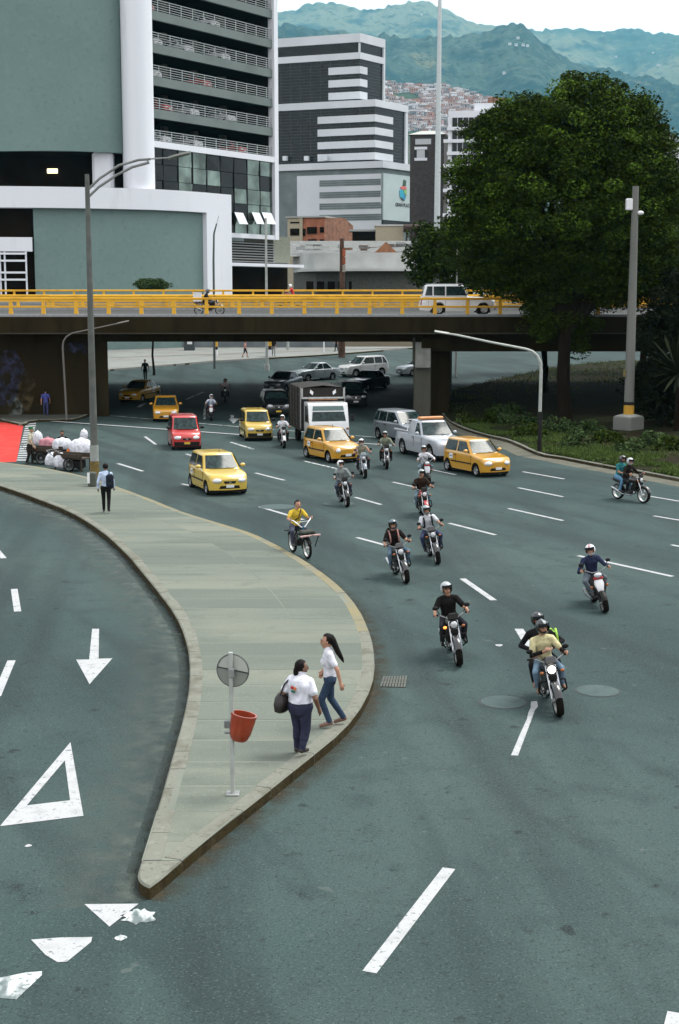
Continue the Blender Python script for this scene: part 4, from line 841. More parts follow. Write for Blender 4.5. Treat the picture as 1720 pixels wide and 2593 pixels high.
tree('broadleaf_tree', 'lower dark tree beside the tall white mast behind the overpass', (V(1020, 660, 119).x, 119, gz(119)), [lobe(1030, 590, 75, 80, 119), lobe(985, 590, 30, 60, 119), lobe(1100, 620, 70, 60, 119)], .3, LEAF, 1.3, 70, .8, .34, 5)
tree('broadleaf_tree', 'dark tree at the right edge behind the concrete lamp pole', (V(1490, 660, 121).x, 121, gz(121)), [lobe(1480, 600, 90, 80, 121), lobe(1580, 620, 80, 70, 121), lobe(1390, 630, 80, 55, 121), lobe(1280, 640, 80, 45, 121), lobe(1560, 500, 50, 90, 121)], .3, LEAF, 1.2, 70, .85, .36, 6)
tree('broadleaf_tree', 'slim dark tree under the right span of the overpass', tuple(G(1258, 915)), [lobe(1262, 760, 20, 25, 96), lobe(1258, 745, 24, 20, 96)], .28, LEAF, 1, 40, .5, .25, 7)
p = V(352, 658, 119.0)
tree('topiary_tree', 'small flat-topped green tree against the grey-green podium wall', (p.x, 119, gz(119)), [((p.x, 119, p.z), (1.35, 1.1, .34)), ((p.x - .75, 119, p.z + .1), (.5, .5, .28)), ((p.x + .7, 119, p.z + .05), (.55, .5, .26))], .1, LEAF_L, 9, 40, .28, .16, 8, limbs=False)
p = V(958, 655, 150.0)
# spiky palm at the right edge
def palm(label, base, h, nf, ln, seed):
    t = thing('palm', label, 'palm', base); rr = random.Random(seed); mb = MB().tube([(0, 0, -.1), (.05, 0, h * .5), (0, .05, h)], [.22, .17, .15], 9); mb.build('trunk', BARK, t, 50)
    for k in range(nf):
        a = rr.uniform(0, 6.283); el = rr.uniform(-.5, 1.35); L_ = ln * rr.uniform(.75, 1.15); d = Vector((math.cos(a) * math.cos(el), math.sin(a) * math.cos(el), math.sin(el))); s_ = d.cross(Vector((0, 0, 1))).normalized(); mb = MB(); q = Vector((0, 0, h)); pts = []
        for j in range(7):
            u = j / 6; pts.append((q.copy(), .10 * math.sin(math.pi * (u * .86 + .1)))); q = q + d * (L_ / 6) + Vector((0, 0, -.10 * u * L_ / 3))
        mb.add([v for c, w in pts for v in (c + s_ * w + Vector((0, 0, w * .4)), c, c - s_ * w + Vector((0, 0, w * .4)))], [f for j in range(6) for f in ((j * 3, j * 3 + 3, j * 3 + 4, j * 3 + 1), (j * 3 + 1, j * 3 + 4, j * 3 + 5, j * 3 + 2))])
        mb.build('frond', PALM, t, 60)
palm('dark spiky palm at the right edge in front of the overpass', tuple(G(1562, 1010)), 3.4, 60, 2.6, 3)
palm('low dark palm beside the concrete pole at the right edge', tuple(G(1530, 1000)), 2.0, 50, 2.4, 4)
tree('understory_tree', 'dark leafy undergrowth filling the right edge below the overpass', tuple(G(1560, 985)), [lobe(1545, 800, 60, 110, 80), lobe(1580, 700, 60, 80, 80), lobe(1560, 900, 70, 70, 79), lobe(1500, 900, 45, 60, 81)], .2, PALM, 1.7, 90, .6, .24, 61)
palm('dark palm crown partly cut by the right picture edge', tuple(G(1610, 1000)), 5.2, 60, 2.6, 5)
# low bushes on the verge
sh = [(1120, 985, 55, 'leftmost of the verge bushes, beside the silver pickup'), (1190, 990, 60, 'dusty green bush left of the curved street light'), (1165, 965, 50, 'dark bush behind the dusty green one near the pickup'), (1225, 1015, 45, 'small bush at the foot of the curved street light'), (1290, 1005, 50, 'bush just right of the curved street light'),
      (1345, 1010, 60, 'wide bush midway between street light and concrete pole'), (1400, 1030, 55, 'grassy bush left of the concrete pole base'), (1330, 1040, 40, 'short bush close to the kerb right of the street light'), (1500, 1040, 60, 'bush to the right of the concrete pole base'), (1560, 1050, 55, 'bush at the right picture edge behind the motorcycle'), (1450, 1052, 40, 'low bush in front of the concrete pole base')]
for k, (x, y, w, lab) in enumerate(sh):
    b = G(x, y); kk = b.y * S_ / FPX; r_ = w * kk * .75
    tree('verge_bush', lab, tuple(b + Vector((0, 0, .1))), [((b.x, b.y, b.z + .35), (r_, r_ * .8, .45)), ((b.x + r_ * .5, b.y + .2, b.z + .3), (r_ * .6, r_ * .6, .38))], 0, LEAF_L if k % 3 else LEAF, 3.2, 36, .30, .19, 40 + k, cat='bush', group='bushes on the verge')
# grass on the verge, one mass
rng = np.random.default_rng(2); vpoly = [(p.x, p.y) for p in ve]
cen = []
while len(cen) < 26000:
    k = rng.integers(0, len(vpoly) - 1); a, b = vpoly[k], vpoly[k + 1]; u = rng.random(); off = rng.random() ** 1.6 * (13 if rng.random() < .6 else 4); t_ = np.array([b[0] - a[0], b[1] - a[1]]); t_ /= np.linalg.norm(t_); n_ = np.array([-t_[1], t_[0]])
    x, y = a[0] + (b[0] - a[0]) * u + n_[0] * (off + .18), a[1] + (b[1] - a[1]) * u + n_[1] * (off + .18)
    if noise.noise(Vector((x * .5, y * .5, 0))) > -.18 - .0 and y < 84: cen.append((x, y, .12 + .09))
vp_ = [(p.x, p.y) for p in ve + vb]
def inside(x, y):
    c = False; j = len(vp_) - 1
    for i in range(len(vp_)):
        if (vp_[i][1] > y) != (vp_[j][1] > y) and x < (vp_[j][0] - vp_[i][0]) * (y - vp_[i][1]) / (vp_[j][1] - vp_[i][1]) + vp_[i][0]: c = not c
        j = i
    return c
n0 = len(cen)
while len(cen) < n0 + 12000:
    x, y = rng.uniform(7, 36), rng.uniform(80, 132)
    if inside(x, y) and noise.noise(Vector((x * .3, y * .3, 5))) > -.25: cen.append((x, y, gz(y) + .12 + .12))
grass = obj('grass', leaf_mesh('grass', np.array(cen), .26, rng, GRASSM, squash=1.0, ratio=.16, up=1.6)); tag(grass, 'rough green grass growing on the roadside verge', 'grass', kind='stuff')

# ================================================================ street furniture
lb_ = G(220, 1128); L1 = thing('street_lamp', 'tall grey double-arm street lamp standing on the traffic island', 'street lamp', tuple(lb_ + Vector((0, 0, HI))))
yl = lb_.y; loc = lambda v: Vector((v.x - lb_.x, 0, v.z - HI))
top = loc(V(201, 402, yl)); MB().tube([(0, 0, 0), (0, 0, top.z * .5), (0, 0, top.z)], [.155, .125, .085], 12).build('pole', mat('weathered_pole', (.16, .17, .155), .75, .2, .2, 3), L1, 50)
MB().tube([(0, 0, .0), (0, 0, .9)], .185, 12).build('yellow_band', mat('worn_yellow_band', (.22, .15, .03), .8, var=.4), L1, 50); MB().tube([(0, 0, .92), (0, 0, 1.55)], .172, 12).build('white_band', mat('pale_band', (.42, .45, .42), .8), L1, 50)
for pts in (((201, 440), (230, 412), (275, 382), (320, 369), (348, 367)), ((204, 455), (228, 432), (268, 405), (305, 386), (345, 375))):
    MB().tube([loc(V(*q, yl)) for q in pts], .05, 8).build('arm', mat('weathered_pole_pale', (.30, .32, .31), .6, .2, .2, 3), L1, 50)
MB().tube([loc(V(341, 366, yl)), loc(V(341, 377, yl))], .035, 6).build('arm_brace', GALV, L1)
MB().tube([loc(V(340, 367, yl)), loc(V(400, 364, yl))], .03, 6).build('lamp_neck', GALV, L1)
a, b = loc(V(388, 366, yl)), loc(V(440, 353, yl)); MB().loft([[a + (b - a) * t + Vector((0, s1 * w, h)) for s1, h in ((-1, 0), (-.8, .07), (.8, .07), (1, 0), (.6, -.05), (-.6, -.05))] for t, w in ((0, .05), (.25, .16), (.7, .19), (1, .07))]).build('lamp_head', mat('lamp_head', (.33, .34, .31), .5, .2), L1, 40)
p = G(214, 1133); B_ = thing('utility_pillar', 'short striped utility pillar beside the street lamp foot', 'pillar', (p.x, p.y, HI)); MB().rbox((0, 0, .28), (.32, .3, .56), .04).build('body', mat('dull_green_box', (.10, .12, .09), .8), B_); MB().rbox((-.12, -.16, .34), (.1, .03, .42), .01).build('white_panel', WHITEP, B_)
def lamp(label, base, pts, Y, r=.06, m=None, head=True, name='street_lamp', band=None):
    t = thing(name, label, 'street lamp', base); b = Vector(base); P_ = [VS(x, y, Y) - Vector((0, 0, 0)) for x, y in pts]; P_ = [Vector((p.x - b.x, 0, p.z - b.z)) for p in P_]
    P_ = [Vector((P_[0].x * 0, 0, 0))] + P_
    n = len(P_); MB().tube(P_, [r * (1.25 - .6 * i / (n - 1)) for i in range(n)], 8).build('pole', m or GALV, t, 60)
    if head:
        d = (P_[-1] - P_[-2]).normalized(); e = P_[-1]
        MB().loft([[e + d * u + Vector((0, s1 * w, h)) for s1, h in ((-1, 0), (0, .07), (1, 0), (0, -.05))] for u, w in ((-.05, .04), (.15, .11), (.5, .11), (.65, .03))]).build('lamp_head', m or GALV, t, 40)
    if band: MB().tube([(0, 0, 0), (0, 0, band)], r * 1.5, 8).build('foot_sleeve', BLACK, t, 60)
    return t
b = GS(1366, 1150); lamp('curved pale street light on the verge beside the road', tuple(b + Vector((0, 0, .05))), [(1367, 1063), (1370.5, 940), (1369, 918), (1361, 901), (1349, 890), (1333, 884), (1240, 866), (1160, 849), (1135, 845)], b.y, .07, DULLPOST, band=2.0)
b = GS(169, 1064); lamp('thin curved street light in front of the dark abutment', (VS(169, 1064, 85.4).x, 85.4, .13), [(166, 1000), (159, 880), (161, 864), (168, 853), (182, 844), (300, 819)], 85.4, .055, mat('thin_dull_pole', (.20, .19, .17), .7))
lamp('slim dark lamp post in front of the white podium leg', (VS(541, 740, 126).x, 126, gz(126)), [(541, 660), (542, 592), (549, 566)], 126, .09, mat('dark_post', (.10, .12, .11), .6))
t = thing('white_pole', 'plain thin white pole in front of the glass building corner', 'pole', (VS(675, 740, 124).x, 124, gz(124))); MB().tube([(0, 0, 0), (0, 0, VS(675, 552, 124).z - gz(124))], [.13, .09], 8).build('pole', DULLPOST, t, 50); MB().tube([(-.0, 0, 0), (0, 0, .5)], .22, 8).build('foot', DULLPOST, t, 50)
t = thing('thin_pole', 'thin pale pole between the white mast and the big tree', 'pole', (VS(1157, 720, 117).x, 117, gz(117))); MB().tube([(0, 0, 0), (0, 0, VS(1157, 632, 117).z - gz(117))], [.1, .07], 8).build('pole', DULLPOST, t, 50); MB().box((.02, -.05, 6), (.3, .1, .25)).build('bracket', DULLPOST, t)
mb_ = VS(1104, 720, 118); t = thing('light_mast', 'very tall tapering white light mast rising out of the picture', 'mast', (mb_.x, 118, gz(118))); MB().tube([(0, 0, 0), (.06, 0, 18), (.12, 0, 42)], [.31, .23, .07], 14).build('mast', mat('mast_white', (.60, .66, .67), .5, .1, .08), t, 50); MB().lathe([(.45, 0), (.45, .12), (.3, .2)], 14).build('base_flange', GALV, t, 40); MB().lathe([(.25, 41), (.9, 41.2), (.9, 41.5), (.2, 41.8)], 16).build('lamp_ring', GALV, t, 40)
p = VS(866, 740, 140); t = thing('wooden_pole', 'rusty brown old post in front of the white corner building', 'pole', (p.x, 140, gz(140))); MB().tube([(0, 0, 0), (.05, 0, 5), (0, 0, VS(864, 604, 140).z - gz(140))], [.34, .3, .2], 9).build('pole', mat('rusty_post', (.11, .055, .03), .9, var=.5, scale=2), t, 50)
for k, (y, c) in enumerate(((640, (.5, .12, .04)), (660, (.4, .1, .03)), (680, (.45, .42, .36)))): MB().box((.2, -.2, VS(866, y, 140).z - gz(140)), (.3, .3, .7)).build('sticker', mat('post_sticker_%d' % k, c, .8, var=.3), t)
# concrete pole with stepped foot
cb = G(1450, 1004); t = thing('concrete_pole', 'thick concrete utility pole with yellow band and concrete foot', 'pole', tuple(cb + Vector((0, 0, .1)))); cy_ = cb.y
h_ = V(1473, 430, cy_).z - .1; MB().tube([(0, 0, 1.3), (0, 0, h_ * .5), (0, 0, h_)], [.27, .235, .17], 14).build('shaft', POLECON, t, 50)
z0, z1 = V(1450, 957, cy_).z - .1, V(1450, 935, cy_).z - .1; MB().tube([(0, 0, z0), (0, 0, z1)], .285, 14).build('yellow_band', mat('pole_yellow', (.62, .34, .03), .7, var=.15), t, 50); MB().tube([(0, 0, z1 + .003), (0, 0, z1 + .18)], .282, 14).build('black_band', BLACK, t, 50)
fz = V(1450, 985, cy_).z - .1; MB().rbox((0, 0, .45), (1.25, 1.2, .95), .05, Rz(.7)).build('foot_block', POLECON, t)
MB().loft([[Rz(.7) @ Vector((x, y, z)) for x, y in ((-w, -w), (w, -w), (w, w), (-w, w))] for w, z in ((.55, .93), (.3, z0 + .02))]).build('foot_cone', mat('pale_foot', (.46, .48, .44), .9), t)
zq = V(1465, 472, cy_).z - .1; MB().rbox((-.33, -.05, zq), (.36, .3, .62), .04).build('equipment_box', WHITEP, t); MB().tube([(-.1, 0, zq), (-.3, 0, zq)], .03, 6).build('box_bracket', GALV, t); MB().ell((.28, -.1, zq - .45), .18, .14, .12).build('camera_dome', WHITEP, t, 60); MB().tube([(.0, 0, zq - .4), (.25, -.05, zq - .42)], .03, 6).build('camera_arm', GALV, t)
zq = V(1445, 862, cy_).z - .1; MB().rbox((-.3, -.05, zq), (.16, .2, .4), .03).build('meter_box', mat('meter_box', (.25, .2, .08), .8), t)
# sign seen from behind, and the orange bin beside its post
sb = G(538, 1833, HI); t = thing('road_sign', 'round grey road sign seen from the back on a pale post', 'sign', tuple(sb), R(0)); ys_ = sb.y
h_ = V(534, 1506, ys_).z - HI; MB().tube([(0, 0, 0), (-.01, 0, h_)], .034, 10).build('post', DULLPOST, t, 50)
cz = V(537, 1549, ys_).z - HI; rs_ = 43 * ys_ / FPX; Ms = Rz(R(-14)) @ Rx(R(90))
MB().lathe([(rs_, 0), (rs_, .02), (rs_ * .9, .022), (.01, .022)], 40, Ms, (.02, .05, cz)).build('disc', mat('sign_back', (.36, .38, .34), .55, .25, .12, 2), t, 35)
MB().lathe([(rs_ * .985, -.002), (rs_ * 1.03, -.004), (rs_ * 1.03, .024), (rs_ * .985, .026)], 40, Ms, (.02, .05, cz), cap=False).build('rim', mat('sign_rim', (.09, .10, .09), .6), t, 35)
MB().box((.02, .035, cz + .01), (rs_ * 1.96, .035, .018), Rz(R(-14)) @ Ry(R(8))).build('cross_brace', mat('dark_brace', (.05, .055, .05), .6), t)
half = MB(); n = 20; half.add([Vector((.02, .0, cz)) + Rz(R(-14)) @ Vector((math.cos(math.pi * k / n - .14) * rs_ * .97, .024, math.sin(math.pi * k / n - .14) * rs_ * .97)) for k in range(n + 1)], [tuple(range(n + 1))]); half.build('upper_plate', mat('sign_back_pale', (.58, .60, .55), .6, .2, .1, 2), t)
MB().rbox((0, -.04, cz - .02), (.09, .03, .14), .01).build('clamp', GALV, t); MB().rbox((0, 0, .012), (.2, .2, .024), .008).build('foot_plate', GALV, t)
bp = V(556, 1684, ys_ - .1); bn = thing('litter_bin', 'orange plastic litter bin hanging on the sign post', 'bin', (bp.x, bp.y + .12, sb.z + .62)); Bm = Ry(R(12))
zt = bp.z - sb.z - .62; hb = .205
ORP = mat('orange_plastic', (.44, .062, .018), .30, var=.2, scale=5, coat=.4)
rings = [[Bm @ Vector((w * math.cos(6.2832 * k / 18) * (1.0), d * math.sin(6.2832 * k / 18), z)) + Vector((0, 0, zt)) for k in range(18)] for w, d, z in ((.02, .02, -hb), (.11, .10, -hb), (.135, .12, -hb + .03), (.165, .145, -.08), (.188, .165, .10), (.192, .168, hb - .03), (.20, .175, hb - .025), (.20, .175, hb), (.175, .15, hb), (.165, .14, hb - .1), (.11, .1, -hb + .06))]
MB().loft(rings, True, True).build('bucket', ORP, bn, 35)
MB().rbox((-.20, -.02, zt + .05), (.1, .05, .12), .01).build('bracket', STEEL, bn); MB().rbox((-.20, -.02, zt - .08), (.1, .05, .03), .01).build('bracket', STEEL, bn)
# striped posts and posts on the far pavement
def striped(label, x, y, h, w=.16):
    p = G(x, y); t = thing('striped_post', label, 'post', tuple(p + Vector((0, 0, .14)))); z = 0
    for m, f in ((WHITEP, .3), (BLACK, .16), (mat('post_yellow', (.70, .40, .03), .7), .34), (BLACK, .12), (WHITEP, .1)): MB().box((0, 0, z + h * f / 2), (w, w, h * f)).build('stripe', m, t); z += h * f
striped('yellow and black banded post on the far pavement left of the walking woman', 498, 824, 1.9, .42); striped('yellow and black banded post on the far pavement right of the walking woman', 621, 826, 2.2, .55)
for lab, x, y, h, w, m in (('slim white post on the far pavement', 748, 817, 3.4, .14, WHITEP), ('brown wooden post on the far pavement', 785, 822, 4.2, .34, mat('rusty_post', (.11, .055, .03), .9)), ('dark post on the far pavement under the left span', 402, 805, 5, .4, BLACK), ('pale post near the end of the far pavement', 665, 812, 4, .25, DULLPOST)):
    p = G(x, y); t = thing('plain_post', lab, 'post', tuple(p + Vector((0, 0, .13)))); MB().tube([(0, 0, 0), (0, 0, h)], [w * .55, w * .45], 8).build('shaft', m, t, 50)
p = G(438, 812); t = thing('kiosk_box', 'small pale street cabinet on the far pavement under the left span', 'cabinet', tuple(p + Vector((0, 0, .14)))); MB().rbox((0, 0, .8), (1.1, .6, 1.6), .04).build('body', mat('dark_cabinet', (.06, .08, .08), .7), t); MB().box((.05, -.31, 1.0), (.5, .02, .7)).build('notice', WHITEP, t)
# ================================================================ vehicles
def car(label, color, A, Bp, kind='hatch', cat='car', name='car', taxi=False, spec=None, group=None, plate='white', z=None, heading=None, at=None):
    """A, Bp: ground points of the rear and front wheel on the visible side (or give at= centre and heading=)"""
    s = dict(L=3.5, W=1.52, H=1.49, wb=2.34, rw=.27, belt=.93, hood=(.62, .80, .90), nose=.17, fx=(.78, .22), rx=(-1.60, -1.42), fo=.62, grille=True, round_lamp=False, roofbar=False, dark=False, mould=True)
    presets = dict(hatch={}, sedan=dict(L=4.2, W=1.66, H=1.42, wb=2.5, belt=.90, fx=(.85, .12), rx=(-1.25, -.75), fo=.78), suv=dict(L=4.4, W=1.82, H=1.68, wb=2.63, rw=.34, belt=1.05, hood=(.78, .95, 1.02), fx=(.95, .30), rx=(-2.02, -1.70), fo=.85), mpv=dict(L=4.1, W=1.70, H=1.60, wb=2.58, rw=.30, belt=.98, hood=(.68, .86, .95), fx=(1.15, .35), rx=(-1.85, -1.65), fo=.72),
                   prado=dict(L=4.75, W=1.88, H=1.86, wb=2.79, rw=.37, belt=1.15, hood=(.90, 1.05, 1.12), fx=(.72, .38), rx=(-2.18, -2.02), fo=.80), pickup=dict(L=5.1, W=1.80, H=1.74, wb=3.05, rw=.37, belt=1.08, hood=(.82, 1.00, 1.07), fx=(.82, .25), rx=(-.98, -.82), fo=.88), minivan=dict(L=3.4, W=1.48, H=1.62, wb=2.3, rw=.26, belt=.96, hood=(.66, .84, .93), fx=(1.02, .50), rx=(-1.58, -1.45), fo=.60))
    s.update(presets[kind]); s.update(spec or {})
    L, W, H, wb, rw = s['L'], s['W'], s['H'], s['wb'], s['rw']
    if at is None:
        d = (Bp - A); d.z = 0; d.normalize(); h = math.atan2(d.y, d.x) if heading is None else R(heading)
        dv = Vector((math.cos(h), math.sin(h), 0)); side = Vector((-dv.y, dv.x, 0)); mid = (A + Bp) / 2
        ctr = mid + side * (W / 2 - .1) * (1 if (Vector((0, 0, 0)) - mid).dot(side) < 0 else -1)
    else: ctr = Vector(at); h = R(heading)
    zz = gz(ctr.y) if z is None else z
    t = thing(name, label, cat, (ctr.x, ctr.y, zz), h, group)
    if zz > 0 and z is None: t.rotation_euler = (0, -math.atan(SLOPE * math.sin(h)), h)
    xo = wb / 2 + s['fo'] - L / 2                  # body centre in front of the wheelbase centre
    hoodz = s['hood']; belt = s['belt']; xfb, xft = s['fx']; xrb, xrt = s['rx']; sill = rw * .72
    def top(x):                                   # height of the bodywork under the windows
        xf = L / 2
        if x > xfb - xo * 0: u = (x - xfb) / max(.01, xf - xfb); return hoodz[2] + (hoodz[1] - hoodz[2]) * min(1, u * 1.25) if u < .8 else hoodz[1] + (hoodz[0] - hoodz[1]) * ((u - .8) / .2) ** 1.6
        if kind == 'sedan' and x < xrb: u = (xrb - x) / (L / 2 + xrb); return belt + .02 - .06 * u ** 3
        return belt + (hoodz[2] - belt) * max(0, 1 - (xfb - x) / .5)
    def pt(u, v, z):                              # u along, v across, both -1..1
        kz = ((z - .55) / .5); x = u * L / 2; k = (s['nose'] if u > 0 else .08)
        x -= math.copysign(abs(u) ** 5, u) * (k * max(0, kz) ** 2 + .05 * max(0, -kz) ** 2)
        hw = W / 2 * (1 - .13 * abs(u) ** 7) * (1 - .035 * max(0, (z - .62) / .4) ** 2 - .04 * max(0, (.42 - z) / .3) ** 2)
        x -= math.copysign(abs(u) ** 4, u) * .14 * v * v
        return Vector((x + xo, v * hw, z))
    us = sorted(set([-1, -.985, -.955, -.9, .9, .955, .985, 1] + [round(q, 3) for q in np.linspace(-.87, .87, 30)] + [round((sg * wb / 2 - xo + q) / (L / 2), 4) for sg in (-1, 1) for q in np.linspace(-rw - .05, rw + .05, 13)])); us = [u for u in us if -1 <= u <= 1]
    ra = rw + .055; rings = []
    for u in us:
        x = u * L / 2; zt = top(x); zl = sill
        for ax in (-wb / 2 - xo, wb / 2 - xo):
            if abs(x - ax) < ra: zl = max(zl, rw + math.sqrt(ra * ra - (x - ax) ** 2))
        if abs(u) > .9: zl = max(zl, sill + .03)
        zs = [zl + (zt - .07 - zl) * k / 5 for k in range(6)]
        half = [(1, z_) for z_ in zs] + [(.985, zt - .03), (.95, zt - .008), (.85, zt + .004), (.5, zt + .018), (.15, zt + .022)]
        rings.append([pt(u, v, z_) for v, z_ in half] + [pt(u, -v, z_) for v, z_ in reversed(half)])
    mb = MB().loft(rings, False, False, close=False)
    for ue in (0, len(us) - 1):                   # bumper faces
        u = us[ue]; n = len(rings[0]) // 2; grid = []
        for i in range(n):
            a = rings[ue][i]; v0 = [1] * 6 + [.985, .95, .85, .5, .15]; grid.append([pt(u, v0[i] * (1 - 2 * k / 8), a.z) for k in range(9)])
        vs_ = [p for r_ in grid for p in r_]; fs = [(i * 9 + j, i * 9 + j + 1, (i + 1) * 9 + j + 1, (i + 1) * 9 + j) for i in range(n - 1) for j in range(8)]
        if ue == 0: fs = [tuple(reversed(f)) for f in fs]
        mb.add(vs_, fs)
    pm = paint(color); body = mb.build('body', pm, t, 42)
    MB().box((xo, 0, (sill + .56) / 2), (L * .88, W * .74, .56 - sill)).build('chassis', BLACK, t)
    for sg in (-1, 1): MB().box((sg * wb / 2, 0, rw + .05), (ra * 2 - .02, W * .90, ra + .12)).build('wheel_well', BLACK, t)
    # cabin
    wbelt, wtop = W / 2 * .955, W / 2 * (.78 if kind not in ('minivan', 'prado') else .84); z0, z1 = belt - .03, H - .05
    def cab(hh): 
        e = hh ** 1.0; return (xrb + (xrt - xrb) * hh ** 1.6, xfb + (xft - xfb) * hh ** .92, wbelt + (wtop - wbelt) * hh)
    def ring(hh, inset=0, zadd=0):
        a, b, w = cab(min(hh, 1)); a += inset; b -= inset; w -= inset; rc = .16; out = []
        for cx, cy, a0 in ((b - rc, w - rc, 0), (a + rc, w - rc, 90), (a + rc, -w + rc, 180), (b - rc, -w + rc, 270)):
            for k in range(5):
                an = R(a0 + k * 22.5); x = cx + rc * math.cos(an); y = cy + rc * math.sin(an)
                if x > b - rc * 1.5: x -= .10 * (y / w) ** 2
                out.append(Vector((x + xo, y, z0 + (z1 - z0) * min(hh, 1) + zadd)))
        return out
    cr = [ring(q) for q in (0, .2, .4, .6, .8, .93, 1)] + [ring(1, .05, .028), ring(1, .16, .046), ring(1, .40, .056)]
    MB().loft(cr, False, True).build('cabin', pm, t, 42)
    def onside(x, hh, sg): 
        a, b, w = cab(hh); return Vector((x + xo, sg * (w + .007), z0 + (z1 - z0) * hh))
    def sidewin(nm, x0b, x1b, x0t, x1t, sg, hb=.10, ht=.90):
        g = [[onside((x0b + (x1b - x0b) * i / 3) * (1 - v) + (x0t + (x1t - x0t) * i / 3) * v, hb + (ht - hb) * v, sg) for i in range(4)] for v in (0, .5, 1)]
        fs = [(r_ * 4 + i, r_ * 4 + i + 1, r_ * 4 + i + 5, r_ * 4 + i + 4) for r_ in range(2) for i in range(3)]
        if sg > 0: fs = [tuple(reversed(f)) for f in fs]
        MB().add([p for r_ in g for p in r_], fs).build(nm, GLASS, t)
    a0, b0, _ = cab(.1); a1, b1, _ = cab(.9); xm = (xfb + xrb) / 2 - (.05 if kind not in ('pickup',) else 0)
    for sg in (-1, 1):
        sidewin('side_window', xm + .04, b0 - .14, xm + .04, b1 - .12, sg)
        if kind == 'pickup': continue
        if L > 4.0 and kind != 'sedan':
            xq = xrb + .62; sidewin('side_window', xq + .05, xm - .04, xq + .05, xm - .04, sg); sidewin('side_window', a0 + .13, xq - .03, a1 + .15, xq - .03, sg)
        else: sidewin('side_window', a0 + .17, xm - .04, a1 + .16, xm - .04, sg)
    def endwin(nm, front, hb, ht, wf):
        g = []
        for v in (0, .33, .67, 1):
            hh = hb + (ht - hb) * v; a, b, w = cab(hh); row = []
            for i in range(7):
                y = (w - .10) * wf * (1 - 2 * i / 6); x = (b - .10 * (y / w) ** 2 * (1 if abs(y) > w - .24 - .2 else 1)) if front else a
                row.append(Vector((x + (.012 if front else -.012) + xo, y, z0 + (z1 - z0) * hh + (.006 if front else 0))))
            g.append(row)
        fs = [(r_ * 7 + i, r_ * 7 + i + 1, r_ * 7 + i + 8, r_ * 7 + i + 7) for r_ in range(3) for i in range(6)]
        if not front: fs = [tuple(reversed(f)) for f in fs]
        return MB().add([p for r_ in g for p in r_], [tuple(reversed(f)) for f in fs]).build(nm, GLASS, t, 180)
    ws = endwin('windscreen', True, .09, .93, 1.0); endwin('rear_window', False, .30, .90, .95)
    a, b, w = cab(.1); MB().tube([(b + xo + .0, w * .35, z0 + (z1 - z0) * .08 + .02), (b + xo - .13, -w * .25, z0 + (z1 - z0) * .26 + .03)], .009, 4).build('wiper', BLACK, t)
    # face: lamps, grille, intake, plate
    def fpatch(nm, pts, m, off=.012, rear=False, parent=t, th=.02):
        u = -1 if rear else 1; sg = -1 if rear else 1
        nc = 9; lp = lambda a, b, q: (a[0] + (b[0] - a[0]) * q, a[1] + (b[1] - a[1]) * q); rows = []      # a thin plate that follows the curve of the bumper
        for k in range(nc):
            q = k / (nc - 1); tp, bt = lp(pts[0], pts[1], q), lp(pts[3], pts[2], q); ring_ = []
            for w_ in (0, .5, 1): v, z_ = lp(tp, bt, w_); ring_.append(pt(u, v, z_) + Vector((sg * off, 0, 0)))
            rows.append(ring_ + [p - Vector((sg * (th + off), 0, 0)) for p in reversed(ring_)])
        return MB().loft(rows).build(nm, m, parent)
    zh = hoodz[0]; lamp_z = zh - .03
    for sg in (-1, 1):
        u0, v0 = .965, .70
        c = pt(u0, sg * v0, lamp_z); rr_ = .125 if s['round_lamp'] else .20
        M_ = Rz(sg * R(26)) @ Ry(R(-28)); e = MB().ell(c + Vector((.012, 0, .0)), .075, rr_, .10 if not s['round_lamp'] else .115, 16, 10, M_); hl = e.build('headlight', LAMPGLASS, t, 60); MB().ell(c + Vector((.072, 0, .0)), .018, .045, .04, 10, 6, M_).build('reflector', STEEL, hl, 60)
        fpatch('tail_light', [(sg * .95, .62), (sg * .95, belt - .06), (sg * .72, belt - .06), (sg * .72, .62)], REDLENS, .01, True)
        c = cab(.12); MB().ell((c[1] + xo - .22, sg * (wbelt + .13), belt + .10), .075, .11, .075, 10, 8).build('wing_mirror', pm if not s['dark'] else BLACK, t, 60)
        MB().cyl((c[1] + xo - .2, sg * (wbelt - .02), belt + .05), (c[1] + xo - .22, sg * (wbelt + .1), belt + .08), .02, 6).build('mirror_arm', BLACK, t)
        if s['mould']:
            p0, p1 = pt((-wb / 2 + ra + .02 - xo) / (L / 2), sg, .52), pt((wb / 2 - ra - .02 - xo) / (L / 2), sg, .50); MB().box(((p0 + p1) / 2) + Vector((0, sg * .008, 0)), ((p1 - p0).x, .02, .055)).build('side_moulding', BLACK, t)
        for xh in (xm - .12, xrb + .55) if kind != 'pickup' else (xm - .1,): q = pt((xh) / (L / 2), sg, belt - .14); MB().rbox(q + Vector((0, sg * .012, 0)), (.16, .03, .03), .01).build('door_handle', BLACK, t)
        for xh in (xfb - .02, xm + .0, xrb + .28)[:3 if kind != 'pickup' else 2]: q = pt(xh / (L / 2), sg, (sill + belt) / 2 + .08); MB().box(q + Vector((0, sg * .001, 0)), (.012, .012, belt - sill - .32)).build('door_gap', BLACK, t)
    if s['grille']: fpatch('grille', [(-.36, lamp_z - .02), (.36, lamp_z - .02), (.30, lamp_z - .11), (-.30, lamp_z - .11)], BLACK, .012); fpatch('badge', [(-.07, lamp_z - .04), (.07, lamp_z - .04), (.07, lamp_z - .09), (-.07, lamp_z - .09)], CHROME, .022)
    zl = sill + .10; fpatch('air_intake', [(-.52, zl + .10), (.52, zl + .10), (.60, zl - .01), (-.60, zl - .01)], BLACK, .010)
